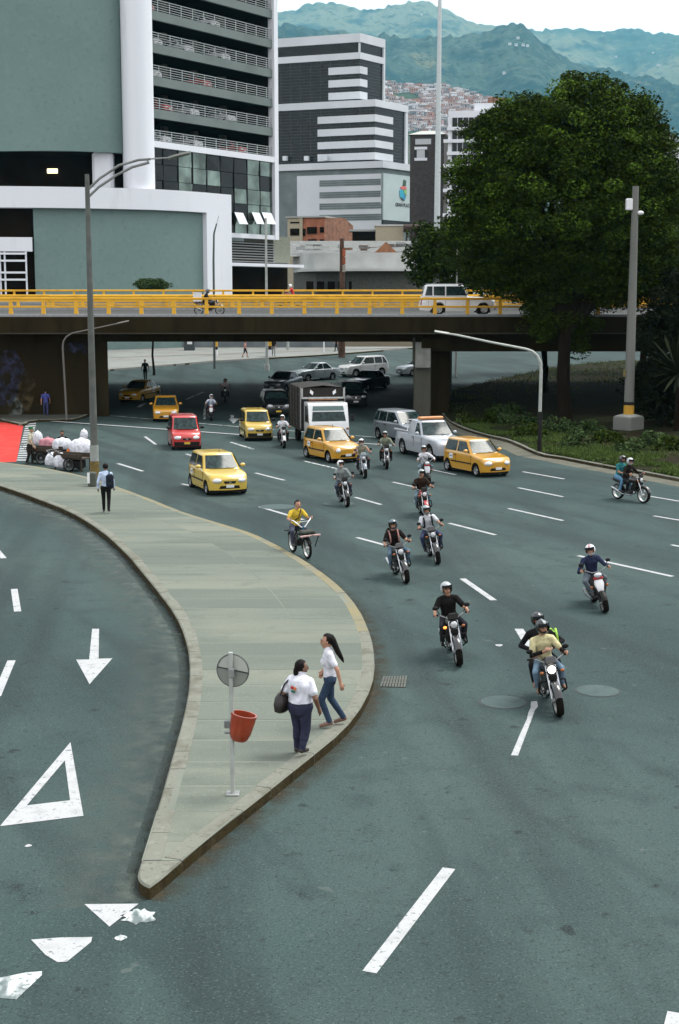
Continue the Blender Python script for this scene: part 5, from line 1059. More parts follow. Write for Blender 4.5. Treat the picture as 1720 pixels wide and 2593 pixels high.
    pl = fpatch('number_plate', [(-.22, zl + .135), (.22, zl + .135), (.22, zl + .03), (-.22, zl + .03)], WHITEP if plate == 'white' else PLATEY, .028)
    fpatch('number_plate', [(-.22, .62), (.22, .62), (.22, .50), (-.22, .50)], WHITEP if plate == 'white' else PLATEY, .02, True)
    if s['dark']: fpatch('bumper', [(-.97, sill + .24), (.97, sill + .24), (.97, sill + .04), (-.97, sill + .04)], BLACK, .006)
    # wheels
    tm = MB().lathe([(rw * .62, -.085), (rw * .94, -.085), (rw, -.05), (rw, .05), (rw * .94, .085), (rw * .62, .085)], 22, Rx(R(90)), cap=False).mesh('tyre', 40); tm.materials.append(RUBBER)
    hm2 = MB().lathe([(.02, .055), (rw * .2, .06), (rw * .34, .045), (rw * .56, .055), (rw * .64, .075), (rw * .64, -.08)], 16, Rx(R(90)))
    hm2 = hm2.mesh('hubcap', 30); hm2.materials.append(mat('hubcap_silver', (.50, .52, .53), .35, .5, .1))
    sp = MB(); [sp.box(Matrix.Rotation(R(72 * k + 18), 3, 'Y') @ Vector((rw * .42, 0, 0)), (rw * .16, .02, rw * .13), Matrix.Rotation(R(72 * k + 18), 3, 'Y')) for k in range(5)]; spm = sp.mesh('hubcap_hole'); spm.materials.append(BLACK)
    for sx in (-1, 1):
        for sg in (-1, 1):
            o = obj('wheel', tm, t, (sx * wb / 2, sg * (W / 2 - .10), rw)); hc = obj('hubcap', hm2, o); hc.rotation_euler = (0, 0, 0 if sg < 0 else math.pi)
            so = obj('hubcap_hole', spm, o, (0, sg * .062, 0))
    if taxi:
        for sg in (-1, 1): q = pt((xrb + .75) / (L / 2), sg, belt - .22); MB().box(q + Vector((0, sg * .012, 0)), (.30, .008, .22)).build('door_panel', WHITEP, t); MB().box(q + Vector((0, sg * .017, 0)), (.22, .004, .06)).build('panel_marks', mat('panel_grey', (.30, .33, .38), .6), t)
        MB().tube([(xft + xo - .25, .1, H), (xft + xo - .3, .1, H + .14)], .01, 5).build('aerial', BLACK, t)
    if s['roofbar'] == 'orange':
        MB().rbox((xft + xo - .35, 0, H + .09), (.28, 1.25, .12), .03).build('light_bar', mat('orange_bar', (.70, .28, .08), .4), t)
    if s['roofbar'] == 'rack':
        for sg in (-1, 1): MB().tube([(xrt + xo + .1, sg * (wtop - .08), H + .05), (xft + xo - .1, sg * (wtop - .08), H + .05)], .02, 6).build('roof_rail', STEEL, t)
    if kind == 'pickup':                           # open cargo bed with its walls and roll bar
        bl = L / 2 - abs(xrb) - .1; xc = xo - L / 2 + bl / 2 + .05
        MB().box((xc, 0, belt + .035), (bl - .15, W * .78, .03)).build('bed_floor', BLACK, t)
        for sg in (-1, 1): MB().rbox((xc, sg * (W / 2 - .12), belt + .06), (bl, .09, .10), .02).build('bed_rail', pm, t)
        MB().tube([(xrb + xo - .2, -W * .38, belt), (xrb + xo - .28, -W * .36, H - .08), (xrb + xo - .28, W * .36, H - .08), (xrb + xo - .2, W * .38, belt)], .035, 8).build('roll_bar', CHROME, t, 50)
    return t

def wheel_meshes(r, w, rim, wide=False):
    tm = MB().lathe([(r * .80, -w * .5), (r * .92, -w * .55), (r * .985, -w * .3), (r, 0), (r * .985, w * .3), (r * .92, w * .55), (r * .80, w * .5)], 26, Rx(R(90)), cap=False).mesh('tyre', 60); tm.materials.append(RUBBER)
    rm = MB().lathe([(r * .76, -w * .42), (r * .84, -w * .46), (r * .84, w * .46), (r * .76, w * .42), (r * .76, -w * .42)], 26, Rx(R(90)), cap=False)
    rm.cyl((0, -w * .8, 0), (0, w * .8, 0), r * .16, 10)
    n = 5 if wide else 12
    for k in range(n):
        a = 2 * math.pi * k / n; rm.tube([(r * .1 * math.cos(a), 0, r * .1 * math.sin(a)), (r * .8 * math.cos(a), 0, r * .8 * math.sin(a))], r * (.07 if wide else .014), 5)
    rm = rm.mesh('rim', 50); rm.materials.append(rim); return tm, rm
def motorcycle(label, pos, heading, color, lean=0., kind='standard', z=None, rim=None, spec=None, group=None, lit=False):
    """x forward, origin on the ground between the wheels"""
    zz = gz(pos.y) if z is None else z
    t = thing('motorcycle' if kind != 'scooter' else 'scooter', label, 'motorcycle' if kind != 'scooter' else 'scooter', (pos.x, pos.y, zz), R(heading), group); t.rotation_euler = (R(lean), 0, R(heading))
    pm = paint(color); rimm = rim or STEEL; sc = kind == 'scooter'
    r = .295 if not sc else .24; wb = 1.28 if not sc else 1.2; w = .125 if not sc else .13
    tm, rm = wheel_meshes(r, w, rimm, sc)
    for nm, x in (('front_wheel', wb / 2 + .02), ('rear_wheel', -wb / 2)):
        o = obj(nm, tm, t, (x, 0, r)); obj('rim', rm, o)
        if nm == 'front_wheel': d = MB().lathe([(.02, .0), (.11, .0), (.11, .006), (.02, .006)], 16, Rx(R(90)), (0, .06, 0)).build('brake_disc', STEEL, o)
    xf = wb / 2 + .02; hx, hz = xf - .30, .96
    for sg in (-1, 1): MB().tube([(xf, sg * .085, r), (xf - .12, sg * .085, r + .30), (hx + .02, sg * .085, hz - .08)], [.022, .024, .02], 8).build('fork_leg', CHROME if not sc else BLACK, t, 50)
    mb = MB(); fr = []
    for k in range(9):
        a = R(20 + k * 17); fr.append([Vector((xf + (r + .035) * math.cos(a) * 1.0, y, r + (r + .035) * math.sin(a) + dz)) for y, dz in ((-.07, -.02), (-.05, .015), (0, .025), (.05, .015), (.07, -.02))])
    mb.loft(fr, False, False, close=False); mb.build('front_fender', pm if kind != 'scooter' else BLACK, t, 50)
    hb = MB().tube([(hx - .14, -.36, hz + .04), (hx - .05, -.26, hz + .06), (hx, -.10, hz - .02), (hx, .10, hz - .02), (hx - .05, .26, hz + .06), (hx - .14, .36, hz + .04)], .014, 8).build('handlebar', STEEL, t, 60)
    for sg in (-1, 1):
        MB().cyl((hx - .15, sg * .37, hz + .04), (hx - .06, sg * .26, hz + .06), .021, 8).build('grip', BLACK, hb)
        mi = MB().tube([(hx - .05, sg * .24, hz + .05), (hx - .02, sg * .30, hz + .19)], .008, 6).build('mirror_stalk', BLACK, t); MB().ell((hx - .03, sg * .33, hz + .22), .02, .065, .045, 10, 8).build('mirror', BLACK, mi, 60)
        ix = (xf - .13 if not sc else xf - .18); MB().ell((ix, sg * .19, .80 if not sc else .62), .035, .04, .03, 8, 6).build('indicator', AMBER if lit is not True or sg > 0 else mat('lit_amber', (1., .26, .04), .3, var=0, emit=.9), t, 60); MB().cyl((ix - .03, sg * .06, .80 if not sc else .62), (ix - .01, sg * .17, .80 if not sc else .62), .01, 5).build('indicator_stalk', BLACK, t)
    lampm = mat('lit_headlight', (1., .95, .82), .2, var=0, emit=1.3) if lit == 'head' else LAMPGLASS
    if not sc:
        lx, lz = xf - .17, .84
        MB().lathe([(.03, -.1), (.075, -.07), (.09, -.01), (.092, .02)], 16, Ry(R(82)), (lx, 0, lz)).build('headlight_shell', BLACK if lit != 'head' else pm, t, 50); MB().ell((lx + .03, 0, lz - .005), .03, .075, .075, 14, 8).build('headlight', lampm, t, 60)
        MB().rbox((lx - .01, 0, lz + .16), (.05, .22, .15), .03, Ry(R(-20))).build('cowl', pm if kind == 'sport' else BLACK, t)
        # tank, seat, frame, engine
        rings = [[Vector((x + .02 * 0, y * wd, z0 + zt * zs)) for y, zt in ((-1, .1), (-1.0, .5), (-.65, .92), (0, 1), (.65, .92), (1.0, .5), (1, .1), (.5, 0), (-.5, 0))] for x, wd, z0, zs in ((hx - .03, .05, .74, .16), (hx - .10, .115, .70, .25), (hx - .28, .145, .68, .28), (hx - .44, .12, .69, .22), (hx - .52, .07, .70, .14))]
        MB().loft(rings).build('tank', pm, t, 50)
        rings = [[Vector((x, y * wd, z0 + zt)) for y, zt in ((-1, 0), (-.9, .07), (-.4, .095), (.4, .095), (.9, .07), (1, 0))] for x, wd, z0 in ((hx - .50, .07, .71), (hx - .62, .12, .69), (hx - .85, .14, .70), (hx - 1.02, .13, .74), (hx - 1.18, .10, .77))]
        MB().loft(rings).build('seat', mat('seat_vinyl', (.018, .017, .017), .6, var=.2), t, 50)
        MB().loft([[Vector((x, y * wd, z_ + zt)) for y, zt in ((-1, 0), (-1, .08), (1, .08), (1, 0))] for x, wd, z_ in ((hx - .55, .10, .60), (hx - .9, .12, .62), (hx - 1.22, .07, .70))]).build('side_panel', pm, t, 50)
        MB().tube([(hx, 0, hz - .1), (hx - .2, 0, .45), (hx - .35, 0, .28), (-.2, 0, .28), (-wb / 2 + .15, 0, .62)], .025, 6).build('frame', BLACK, t, 50)
        MB().tube([(-wb / 2, -.09, r), (-.12, -.09, .34)], .022, 6).tube([(-wb / 2, .09, r), (-.12, .09, .34)], .022, 6).build('swing_arm', BLACK, t)
        for sg in (-1, 1): MB().tube([(-wb / 2 + .02, sg * .11, r + .05), (-wb / 2 + .16, sg * .12, .66)], .03, 8).build('rear_shock', CHROME, t, 50)
        eg = MB().rbox((.06, 0, .36), (.34, .22, .20), .05).rbox((.12, 0, .52), (.16, .17, .20), .03); [eg.box((.12, 0, .45 + k * .035), (.20, .21, .012)) for k in range(5)]
        eg.build('engine', mat('engine_alloy', (.10, .10, .10), .5, .4, .2), t)
        for sg in (-1, 1): MB().loft([[Vector((x, sg * y, z_)) for x, y, z_ in ((hx + .02, .10, .74), (hx - .12, .17, .70), (hx - .20, .17, .44), (hx - .04, .11, .40))], [Vector((x, sg * y, z_)) for x, y, z_ in ((hx - .01, .07, .74), (hx - .16, .13, .70), (hx - .24, .13, .44), (hx - .08, .08, .40))]]).build('tank_shroud', BLACK if kind == 'standard' else pm, t)
        MB().tube([(hx - .02, -.24, .58), (hx - .04, -.26, .40), (hx - .22, -.18, .28)], .016, 6).tube([(hx - .02, .24, .58), (hx - .04, .26, .40), (hx - .22, .18, .28)], .016, 6).tube([(hx - .02, -.24, .58), (hx - .02, .24, .58)], .016, 6).build('crash_bar', BLACK, t, 50)
        MB().tube([(.20, -.08, .48), (.27, -.10, .34), (.15, -.14, .24), (-.25, -.16, .25), (-.62, -.18, .40), (-.80, -.18, .44)], [.02, .022, .024, .03, .045, .042], 8).build('exhaust', CHROME, t, 50)
        MB().rbox((-wb / 2 - .20, 0, .70), (.28, .14, .03), .01, Ry(R(25))).build('rear_fender', BLACK, t); MB().ell((-wb / 2 - .18, 0, .76), .035, .07, .04, 8, 6).build('tail_light', REDLENS, t, 60)
        MB().tube([(-.05, -.24, .30), (-.05, .24, .30)], .014, 6).build('foot_pegs', STEEL, t)
        MB().rbox((lx + .04, 0, .70), (.03, .15, .10), .01).build('fork_cover', BLACK, t)
    else:
        sec = lambda x, z_, wd, th: [Vector((x + th * a, wd * y, z_)) for y, a in ((-1, -.3), (-.8, .6), (0, 1), (.8, .6), (1, -.3), (0, -.6))]
        MB().loft([sec(xf - .16, .34, .05, .05), sec(xf - .17, .46, .13, .07), sec(xf - .22, .62, .20, .08), sec(xf - .28, .78, .19, .07), sec(xf - .34, .94, .10, .05)]).build('front_shield', BLACK, t, 45)
        MB().loft([sec(xf - .105, .40, .03, .03), sec(xf - .10, .52, .085, .045), sec(xf - .15, .68, .12, .06), sec(xf - .21, .78, .10, .06)]).build('shield_panel', pm, t, 45)
        MB().rbox((xf - .19, 0, .82), (.05, .24, .07), .02).build('shield_stripe', mat('red_stripe', (.60, .05, .05), .4), t); MB().ell((xf - .15, 0, .90), .05, .10, .06, 12, 8).build('headlight', lampm, t, 60)
        MB().rbox((.02, 0, .30), (.55, .32, .10), .03).build('floorboard', BLACK, t)
        MB().loft([[Vector((x, y * wd, z_ + zt)) for y, zt in ((-1, 0), (-1, hh * .7), (-.6, hh), (.6, hh), (1, hh * .7), (1, 0))] for x, wd, z_, hh in ((-.18, .10, .33, .34), (-.30, .17, .36, .36), (-.60, .17, .42, .34), (-.86, .09, .58, .20))]).build('tail_body', BLACK, t, 45)
        MB().rbox((-.50, 0, .775), (.66, .28, .07), .03, Ry(R(4))).build('seat', mat('seat_vinyl', (.018, .017, .017), .6), t); MB().rbox((-.2, 0, .36), (.5, .24, .2), .04).build('engine', BLACK, t)
        MB().tube([(-.1, -.14, .22), (-.5, -.18, .26), (-.75, -.18, .34)], [.03, .05, .05], 8).build('exhaust', STEEL, t, 50); MB().ell((-.88, 0, .66), .03, .08, .04, 8, 6).build('tail_light', REDLENS, t, 60)
    return t
def moped(label, pos, heading, lean=0):
    t = thing('cargo_moped', label, 'moped', tuple(pos), R(heading)); t.rotation_euler = (R(lean), 0, R(heading)); r, wb = .31, 1.18
    tm, rm = wheel_meshes(r, .065, mat('pale_rim', (.62, .64, .62), .4, .3)); 
    for nm, x in (('front_wheel', wb / 2), ('rear_wheel', -wb / 2)): o = obj(nm, tm, t, (x, 0, r)); obj('rim', rm, o)
    MB().tube([(-wb / 2, 0, r), (-.12, 0, .30), (wb / 2 - .22, 0, .82)], .022, 8).tube([(-.12, 0, .30), (-.22, 0, .80)], .02, 8).tube([(-wb / 2, 0, r), (-.2, 0, .72), (wb / 2 - .2, 0, .74)], .018, 8).build('frame', BLACK, t, 50)
    for sg in (-1, 1): MB().tube([(wb / 2, sg * .055, r), (wb / 2 - .22, sg * .05, .84)], .018, 6).build('fork_leg', BLACK, t)
    hb = MB().tube([(wb / 2 - .42, -.34, 1.12), (wb / 2 - .30, -.26, 1.10), (wb / 2 - .24, -.06, .90), (wb / 2 - .24, .06, .90), (wb / 2 - .30, .26, 1.10), (wb / 2 - .42, .34, 1.12)], .019, 8).tube([(wb / 2 - .29, -.21, 1.05), (wb / 2 - .29, .21, 1.05)], .012, 6).build('handlebar', mat('chrome_white', (.74, .76, .76), .3, .2), t, 60)
    MB().tube([(wb / 2 - .24, 0, .78), (wb / 2 - .24, 0, .93)], .03, 8).build('stem', mat('stem_blue', (.03, .16, .30), .4), t, 50)
    rk_ = MB(); [rk_.box((wb / 2 + .08, y, .74), (.46, .03, .03)) for y in (-.22, -.11, 0, .11, .22)]; rk_.box((wb / 2 - .12, 0, .74), (.03, .5, .03)); rk_.build('front_rack', BLACK, t)
    MB().rbox((wb / 2 + .05, 0, .80), (.34, .40, .10), .03).build('rack_load', mat('dark_green_load', (.04, .05, .035), .8), t); MB().rbox((wb / 2 + .31, 0, .73), (.035, .62, .05), .01).build('rack_bar', mat('red_white_bar', (.62, .40, .37), .5, var=.5, scale=9), t)
    for sg in (-1, 1): MB().tube([(wb / 2 + .28, sg * .27, .72), (wb / 2 + .12, sg * .2, .36)], .014, 6).build('rack_stay', BLACK, t)
    MB().rbox((-.30, 0, .84), (.30, .2, .08), .03).build('saddle', BLACK, t); MB().rbox((-.05, 0, .40), (.26, .18, .22), .04).build('motor', BLACK, t)
    MB().tube([(-wb / 2 - .12, -.2, .66), (-wb / 2 + .3, -.2, .70), (-wb / 2 + .3, .2, .70), (-wb / 2 - .12, .2, .66), (-wb / 2 - .12, -.2, .66)], .013, 6).build('rear_rack', BLACK, t); MB().tube([(-.1, -.22, .30), (-.1, .22, .30)], .014, 6).build('pedals', STEEL, t)
    for x in (wb / 2, -wb / 2): MB().loft([[Vector((x + (r + .03) * math.cos(a), y, r + (r + .03) * math.sin(a))) for y in (-.04, 0, .04)] for a in [R(30 + 15 * k) for k in range(9)]], False, False, close=False).build('fender', BLACK, t, 50)
    return t
def truck(label, front, heading):
    t = thing('stake_truck', label, 'truck', (front.x, front.y, 0), R(heading)); WT = paint((.74, .76, .77)); DK = mat('dark_tarp', (.020, .016, .012), .9, var=.3, scale=3); FRW = mat('truck_frame', (.50, .52, .50), .6, var=.2)
    W = 2.0
    rings = [[Vector((x, y * W / 2, z)) for y, z in ((-1, .55), (-1, zt - .1), (-.93, zt), (.93, zt), (1, zt - .1), (1, .55))] for x, zt in ((-1.55, 2.25), (-.3, 2.27), (-.24, 2.2))]
    cabm = MB().loft([[Vector((xx, y * W / 2 * k, z)) for y, z in ((-1, z0), (-1, z1), (1, z1), (1, z0))] for xx, z0, z1, k in ((-1.6, .5, 2.25, .99),)], False, False)
    prof = [(-1.6, .50), (0, .50), (.03, 1.0), (-.03, 1.28), (-.38, 2.16), (-.52, 2.25), (-1.6, 2.25)]
    MB().loft([[Vector((x, y, z)) for x, z in prof] for y in (-W / 2, W / 2)]).build('cab', WT, t)
    q = lambda u, y: Vector((-.03 + (-.35) * u + .012, y, 1.28 + .88 * u + .006)); MB().add([q(.10, -.86), q(.10, .86), q(.62, .80), q(.62, -.80)], [(0, 1, 2, 3)]).build('windscreen', GLASS, t); MB().add([q(.68, -.80), q(.68, .80), q(.93, .76), q(.93, -.76)], [(0, 1, 2, 3)]).build('sun_visor', mat('visor_tint', (.12, .20, .19), .25), t)
    for sg in (-1, 1):
        MB().add([Vector((x, sg * (W / 2 + .006), z)) for x, z in ((-1.35, 1.28), (-.28, 1.28), (-.55, 2.08), (-1.35, 2.08))], [(0, 1, 2, 3)]).build('side_window', GLASS, t)
        MB().rbox((.06, sg * (W / 2 + .16), 1.55), (.08, .16, .36), .03).build('wing_mirror', BLACK, t); MB().tube([(-.1, sg * W / 2, 1.3), (.06, sg * (W / 2 + .15), 1.45)], .014, 5).build('mirror_arm', BLACK, t)
        MB().rbox((.03, sg * .78, .78), (.06, .26, .16), .03).build('headlight', LAMPGLASS, t); MB().rbox((.02, sg * .93, 1.0), (.06, .12, .1), .02).build('indicator', AMBER, t)
    MB().rbox((.05, 0, .52), (.14, W * .98, .18), .03).build('bumper', WT, t); MB().box((.035, 0, .98), (.03, 1.1, .12)).build('grille', BLACK, t); MB().box((.135, 0, .52), (.02, .44, .14)).build('number_plate', PLATEY, t)
    # cargo body: dark canvas over stakes, white front frame with two diamonds
    x0, x1, zb, zt = -5.6, -1.72, .85, 2.95
    MB().box(((x0 + x1) / 2, 0, zb - .06), (x1 - x0, 2.25, .12)).build('cargo_floor', BLACK, t)
    for sg in (-1, 1):
        for k in range(8): MB().box(((x0 + x1) / 2, sg * 1.10, zb + .13 + k * .26), (x1 - x0 - .05, .04, .23)).build('plank', DK, t)
        for k in range(5): MB().box((x0 + .1 + k * (x1 - x0 - .2) / 4, sg * 1.14, (zb + zt) / 2), (.07, .04, zt - zb)).build('stake', DK if k < 4 else FRW, t)
    MB().box((x1 - .05, 0, (zb + zt) / 2), (.06, 2.16, zt - zb - .05)).build('headboard', DK, t); MB().box((x0 + .03, 0, (zb + zt) / 2), (.06, 2.16, zt - zb - .05)).build('tailboard', DK, t)
    MB().loft([[Vector((x, y, z)) for y, z in ((-1.12, zt - .1), (-1.0, zt), (0, zt + .10), (1.0, zt), (1.12, zt - .1))] for x in (x0, x1)], False, False, close=False).build('canvas_roof', DK, t, 60)
    MB().box((x1 + .02, 0, 2.42), (.06, 2.3, .09)).build('front_crossbar', FRW, t); MB().box((x1 + .03, 0, 2.33), (.05, 1.5, .05)).build('amber_strip', mat('amber_strip', (.45, .16, .05), .5), t)
    for sg in (-1, 1): MB().box((x1 + .02, sg * 1.08, 2.66), (.06, .08, .5)).build('front_upright', FRW, t); MB().add([Vector((x1 + .0, sg * .55 + y, 2.70 + z)) for y, z in ((-.02 * sg, -.14), (.13 * sg, -.02), (.10 * sg, .15), (-.06 * sg, .02))], [(0, 1, 2, 3)]).build('diamond', WHITEP, t)
    tm = MB().lathe([(.22, -.11), (.37, -.11), (.40, -.06), (.40, .06), (.37, .11), (.22, .11)], 20, Rx(R(90)), cap=False).mesh('tyre', 40); tm.materials.append(RUBBER); hmm = MB().lathe([(.02, .05), (.1, .06), (.23, .02), (.23, -.1)], 14, Rx(R(90))).mesh('hub', 40); hmm.materials.append(mat('hubcap_silver', (.50, .52, .53), .35, .5))
    for x in (-.75, -4.3):
        for sg in (-1, 1): o = obj('wheel', tm, t, (x, sg * .86, .40)); h2 = obj('hub', hmm, o); h2.rotation_euler = (0, 0, 0 if sg < 0 else math.pi)
    MB().box((-2.8, 0, .62), (5.0, .8, .22)).build('chassis', BLACK, t)
    return t
# ================================================================ people
SKIN = mat('skin_tan', (.56, .29, .19), .6, var=.12, scale=8); SKIN_D = mat('skin_brown', (.27, .135, .08), .6, var=.12, scale=8); HAIR = mat('hair_black', (.010, .008, .007), .6, var=.4, scale=40, bump=.6, spec=.12)
BODIES = []
def Vv(*a): return Vector(a)
def body(parent, J, mats, vox=.012, girth=1.0, sleeve='short', fem=False, grip=False, head=True, yaw=0., shorts=False, name='body'):
    """J: joints in the thing's frame.  One closed surface grown from tapered limbs, then coloured limb by limb."""
    P_ = []                                       # (a, b, ra, rb, side scale, material)
    def cap(a, b, ra, rb, m, sx=1.0): P_.append((Vector(a), Vector(b), ra, rb, sx, m))
    pel, ch, nk = J['pel'], J['ch'], J['nk']; up = (ch - pel).normalized(); left = (J['shL'] - J['shR']).normalized()
    g = girth; w = pel.lerp(ch, .45)
    cap(pel - up * .05, pel - up * .02, .118 * g, .122 * g, 2, 1.30); cap(pel + up * .01, w, .118 * g, .112 * g, 1, 1.25); cap(w, ch - up * .08, .112 * g, .125 * g, 1, 1.32); cap(ch - up * .10, ch + up * .0, .122 * (g * .5 + .5), .09, 1, 1.45)
    if fem: fw = left.cross(up).normalized(); [cap(ch - up * .15 + fw * .085 + left * .07 * s, ch - up * .17 + fw * .10 + left * .07 * s, .062 * g, .055 * g, 1) for s in (-1, 1)]
    cap(ch + up * .02, nk + (nk - ch).normalized() * .04, .058, .05, 0)
    for s, q in ((1, 'L'), (-1, 'R')):
        sh, el, ha = J['sh' + q], J['el' + q], J['ha' + q]; lw = .5 * g + .5
        cap(ch + left * .08 * s, sh, .075, .064 * lw, 1)
        if sleeve == 'short': cap(sh, sh.lerp(el, .62), .064 * lw, .062 * lw, 1); cap(sh.lerp(el, .45), el, .046 * lw, .040 * lw, 0); cap(el, ha, .039 * lw, .026, 0)
        elif sleeve == 'none': cap(sh, el, .052 * lw, .042 * lw, 0); cap(el, ha, .04 * lw, .026, 0)
        else: cap(sh, el, .062 * lw, .05 * lw, 1); cap(el, el.lerp(ha, .92), .05 * lw, .036, 1); cap(el.lerp(ha, .9), ha, .027, .025, 0)
        d = (ha - el).normalized(); out = left * s; hc = 4 if sleeve == 'glove' else 0
        dn = d.cross(out).normalized()
        if grip: fwd = d; cur = -up * .6 + d * .5
        cap(ha, ha + d * .055, .030, .034, hc, 1.0)
        for k, (o_, ln) in enumerate(((-.030, .060), (-.010, .072), (.010, .068), (.030, .052))):
            rt = ha + d * .065 + dn * o_; mid = rt + d * ln * .55; tip = mid + (d * .3 - out * .55 + (Vector((0, 0, -.6)) if grip else Vector((0, 0, -.2)))).normalized() * ln * .55
            cap(rt, mid, .0105, .0095, hc); cap(mid, tip, .0095, .008, hc)
        tr = ha + d * .02 + dn * -.032; cap(tr, tr + (d * .7 - dn * .55 - out * .25).normalized() * .055, .012, .009, hc)
        hip, kn, an, to = J['hi' + q], J['kn' + q], J['an' + q], J['to' + q]; lg = .6 * g + .4
        cap(pel + left * .045 * s, hip, .10 * g, .098 * lg, 2); cap(hip, kn, .094 * lg, .066 * lg, 2); cap(kn, an, .064 * lg, .050, 2 if not shorts else 0); cap(kn, kn.lerp(an, .5), .064 * lg, .06 * lg, 2 if not shorts else 0)
        cap(an, an + Vector((0, 0, -.03)), .042, .04, 3); cap(an + (an - to).normalized() * .03 + Vector((0, 0, -.045)), to, .040, .032, 3)
    hd = J['hd']; fy = Rz(yaw) @ left.cross(Vector((0, 0, 1))).normalized(); fy = Vector((fy.x, fy.y, 0)).normalized(); sd = Vector((0, 0, 1)).cross(fy)
    ell = []
    if head:
        cap(hd + Vector((0, 0, .035)) - fy * .012, hd + Vector((0, 0, .02)) - fy * .012, .088, .088, 0); cap(hd + fy * .022 + Vector((0, 0, -.06)), hd + fy * .03 + Vector((0, 0, -.085)), .058, .046, 0); cap(hd + fy * .02, hd + fy * .03 + Vector((0, 0, -.03)), .074, .068, 0)
        cap(hd + fy * .09 + Vector((0, 0, .012)), hd + fy * .108 + Vector((0, 0, -.022)), .010, .016, 0)
        for s in (-1, 1): cap(hd + sd * .083 * s + Vector((0, 0, .01)), hd + sd * .088 * s + Vector((0, 0, -.025)), .016, .012, 0)
        cap(nk, hd - fy * .02 + Vector((0, 0, -.04)), .05, .052, 0)
    mb = MB()
    for a, b, ra, rb, sx, m in P_:                # ellipse-section capsules
        d = b - a; L_ = d.length; d = d.normalized() if L_ > 1e-5 else Vector((0, 0, 1))
        if sx != 1.0: u = left; v = d.cross(u).normalized(); u = v.cross(d)
        else:
            u = d.orthogonal().normalized(); v = d.cross(u)
        rings = []
        for k in range(4): t = R(-84 + 28 * k); rings.append((a + d * math.sin(t) * ra, ra * math.cos(t)))
        rings += [(a + d * 0, ra), (b, rb)]
        for k in range(4): t = R(0 + 28 * (k + .0)) if k else R(10); rings.append((b + d * math.sin(t) * rb, rb * math.cos(t)))
        mb.loft([[c + (u * math.cos(6.2832 * k / 12) * sx + v * math.sin(6.2832 * k / 12)) * r_ for k in range(12)] for c, r_ in rings])
    o = obj(name, mb.mesh(name), parent); md = o.modifiers.new('r', 'REMESH'); md.mode = 'VOXEL'; md.voxel_size = vox; md.use_smooth_shade = True
    sm = o.modifiers.new('s', 'SMOOTH'); sm.factor = .5; sm.iterations = 3 if vox < .015 else 1
    BODIES.append((o, P_, mats)); return dict(fy=fy, sd=sd, hd=hd, left=left, up=up)
def finish_bodies():
    bpy.context.view_layer.update(); dg = bpy.context.evaluated_depsgraph_get(); done = []
    for o, P_, mats in BODIES:
        me = bpy.data.meshes.new_from_object(o.evaluated_get(dg)); n = len(me.polygons); c = np.empty(n * 3); me.polygons.foreach_get('center', c); c = c.reshape(-1, 3); best = np.full(n, 1e9); mi = np.zeros(n, dtype=np.int32)
        for a, b, ra, rb, sx, m in P_:
            A, B_ = np.array(a), np.array(b); d = B_ - A; t = np.clip(((c - A) @ d) / max(1e-9, d @ d), 0, 1); q = np.linalg.norm(c - (A + t[:, None] * d), axis=1) / sx ** .8 - (ra + (rb - ra) * t); k = q < best; best[k] = q[k]; mi[k] = m
        me.materials.clear(); [me.materials.append(m) for m in mats]; me.polygons.foreach_set('material_index', mi); me.polygons.foreach_set('use_smooth', np.ones(n, dtype=bool)); done.append((o, me, mats))
    for o, me, mats in done:
        o.modifiers.clear(); o.data = me; me.update()
    BODIES.clear()
def helmet(t, I, m, full=True, visor=None, stripe=None):
    hd, fy, sd = I['hd'], I['fy'], I['sd']; c = hd + Vector((0, 0, .025)); mb = MB(); vs_, fs = [], []; nu, nv = 24, 14
    for i in range(nv + 1):
        th = R(-58 + 148 * i / nv)
        for k in range(nu): a = 2 * math.pi * k / nu; vs_.append(c + (fy * math.cos(a) * 1.12 + sd * math.sin(a) * .95) * .135 * math.cos(th) + Vector((0, 0, 1)) * .142 * math.sin(th))
    for i in range(nv):
        for k in range(nu):
            a = (2 * math.pi * (k + .5) / nu + math.pi) % (2 * math.pi) - math.pi; th = -58 + 148 * (i + .5) / nv
            if abs(a) < R(62) and ((-26 if full else -60) < th < 14): continue
            fs.append((i * nu + k, i * nu + (k + 1) % nu, (i + 1) * nu + (k + 1) % nu, (i + 1) * nu + k))
    h = mb.add(vs_, fs).build('helmet', m, t, 50)
    vb = MB(); fsv = []; vv = []
    for i in range(4):
        for k in range(9): a = R(-60 + 15 * k); z = (.022 + .02 * i); vv.append(c + (fy * math.cos(a) * 1.17 + sd * math.sin(a) * .98) * .137 + Vector((0, 0, z + .005)))
    vb.add(vv, [(i * 9 + k, i * 9 + k + 1, i * 9 + k + 10, i * 9 + k + 9) for i in range(3) for k in range(8)]).build('visor', visor or mat('visor_dark', (.02, .022, .025), .1), h, 60)
    if stripe:
        st = MB(); pts = []
        for k in range(9): th = R(15 + 15 * k); pts.append((c + fy * math.cos(th) * .153 + Vector((0, 0, math.sin(th) * .145)), .02))
        st.add([p + sd * w * s for p, w in pts for s in (-1, 1)], [(2 * k, 2 * k + 1, 2 * k + 3, 2 * k + 2) for k in range(8)]).build('helmet_stripe', stripe, h, 60)
    return h
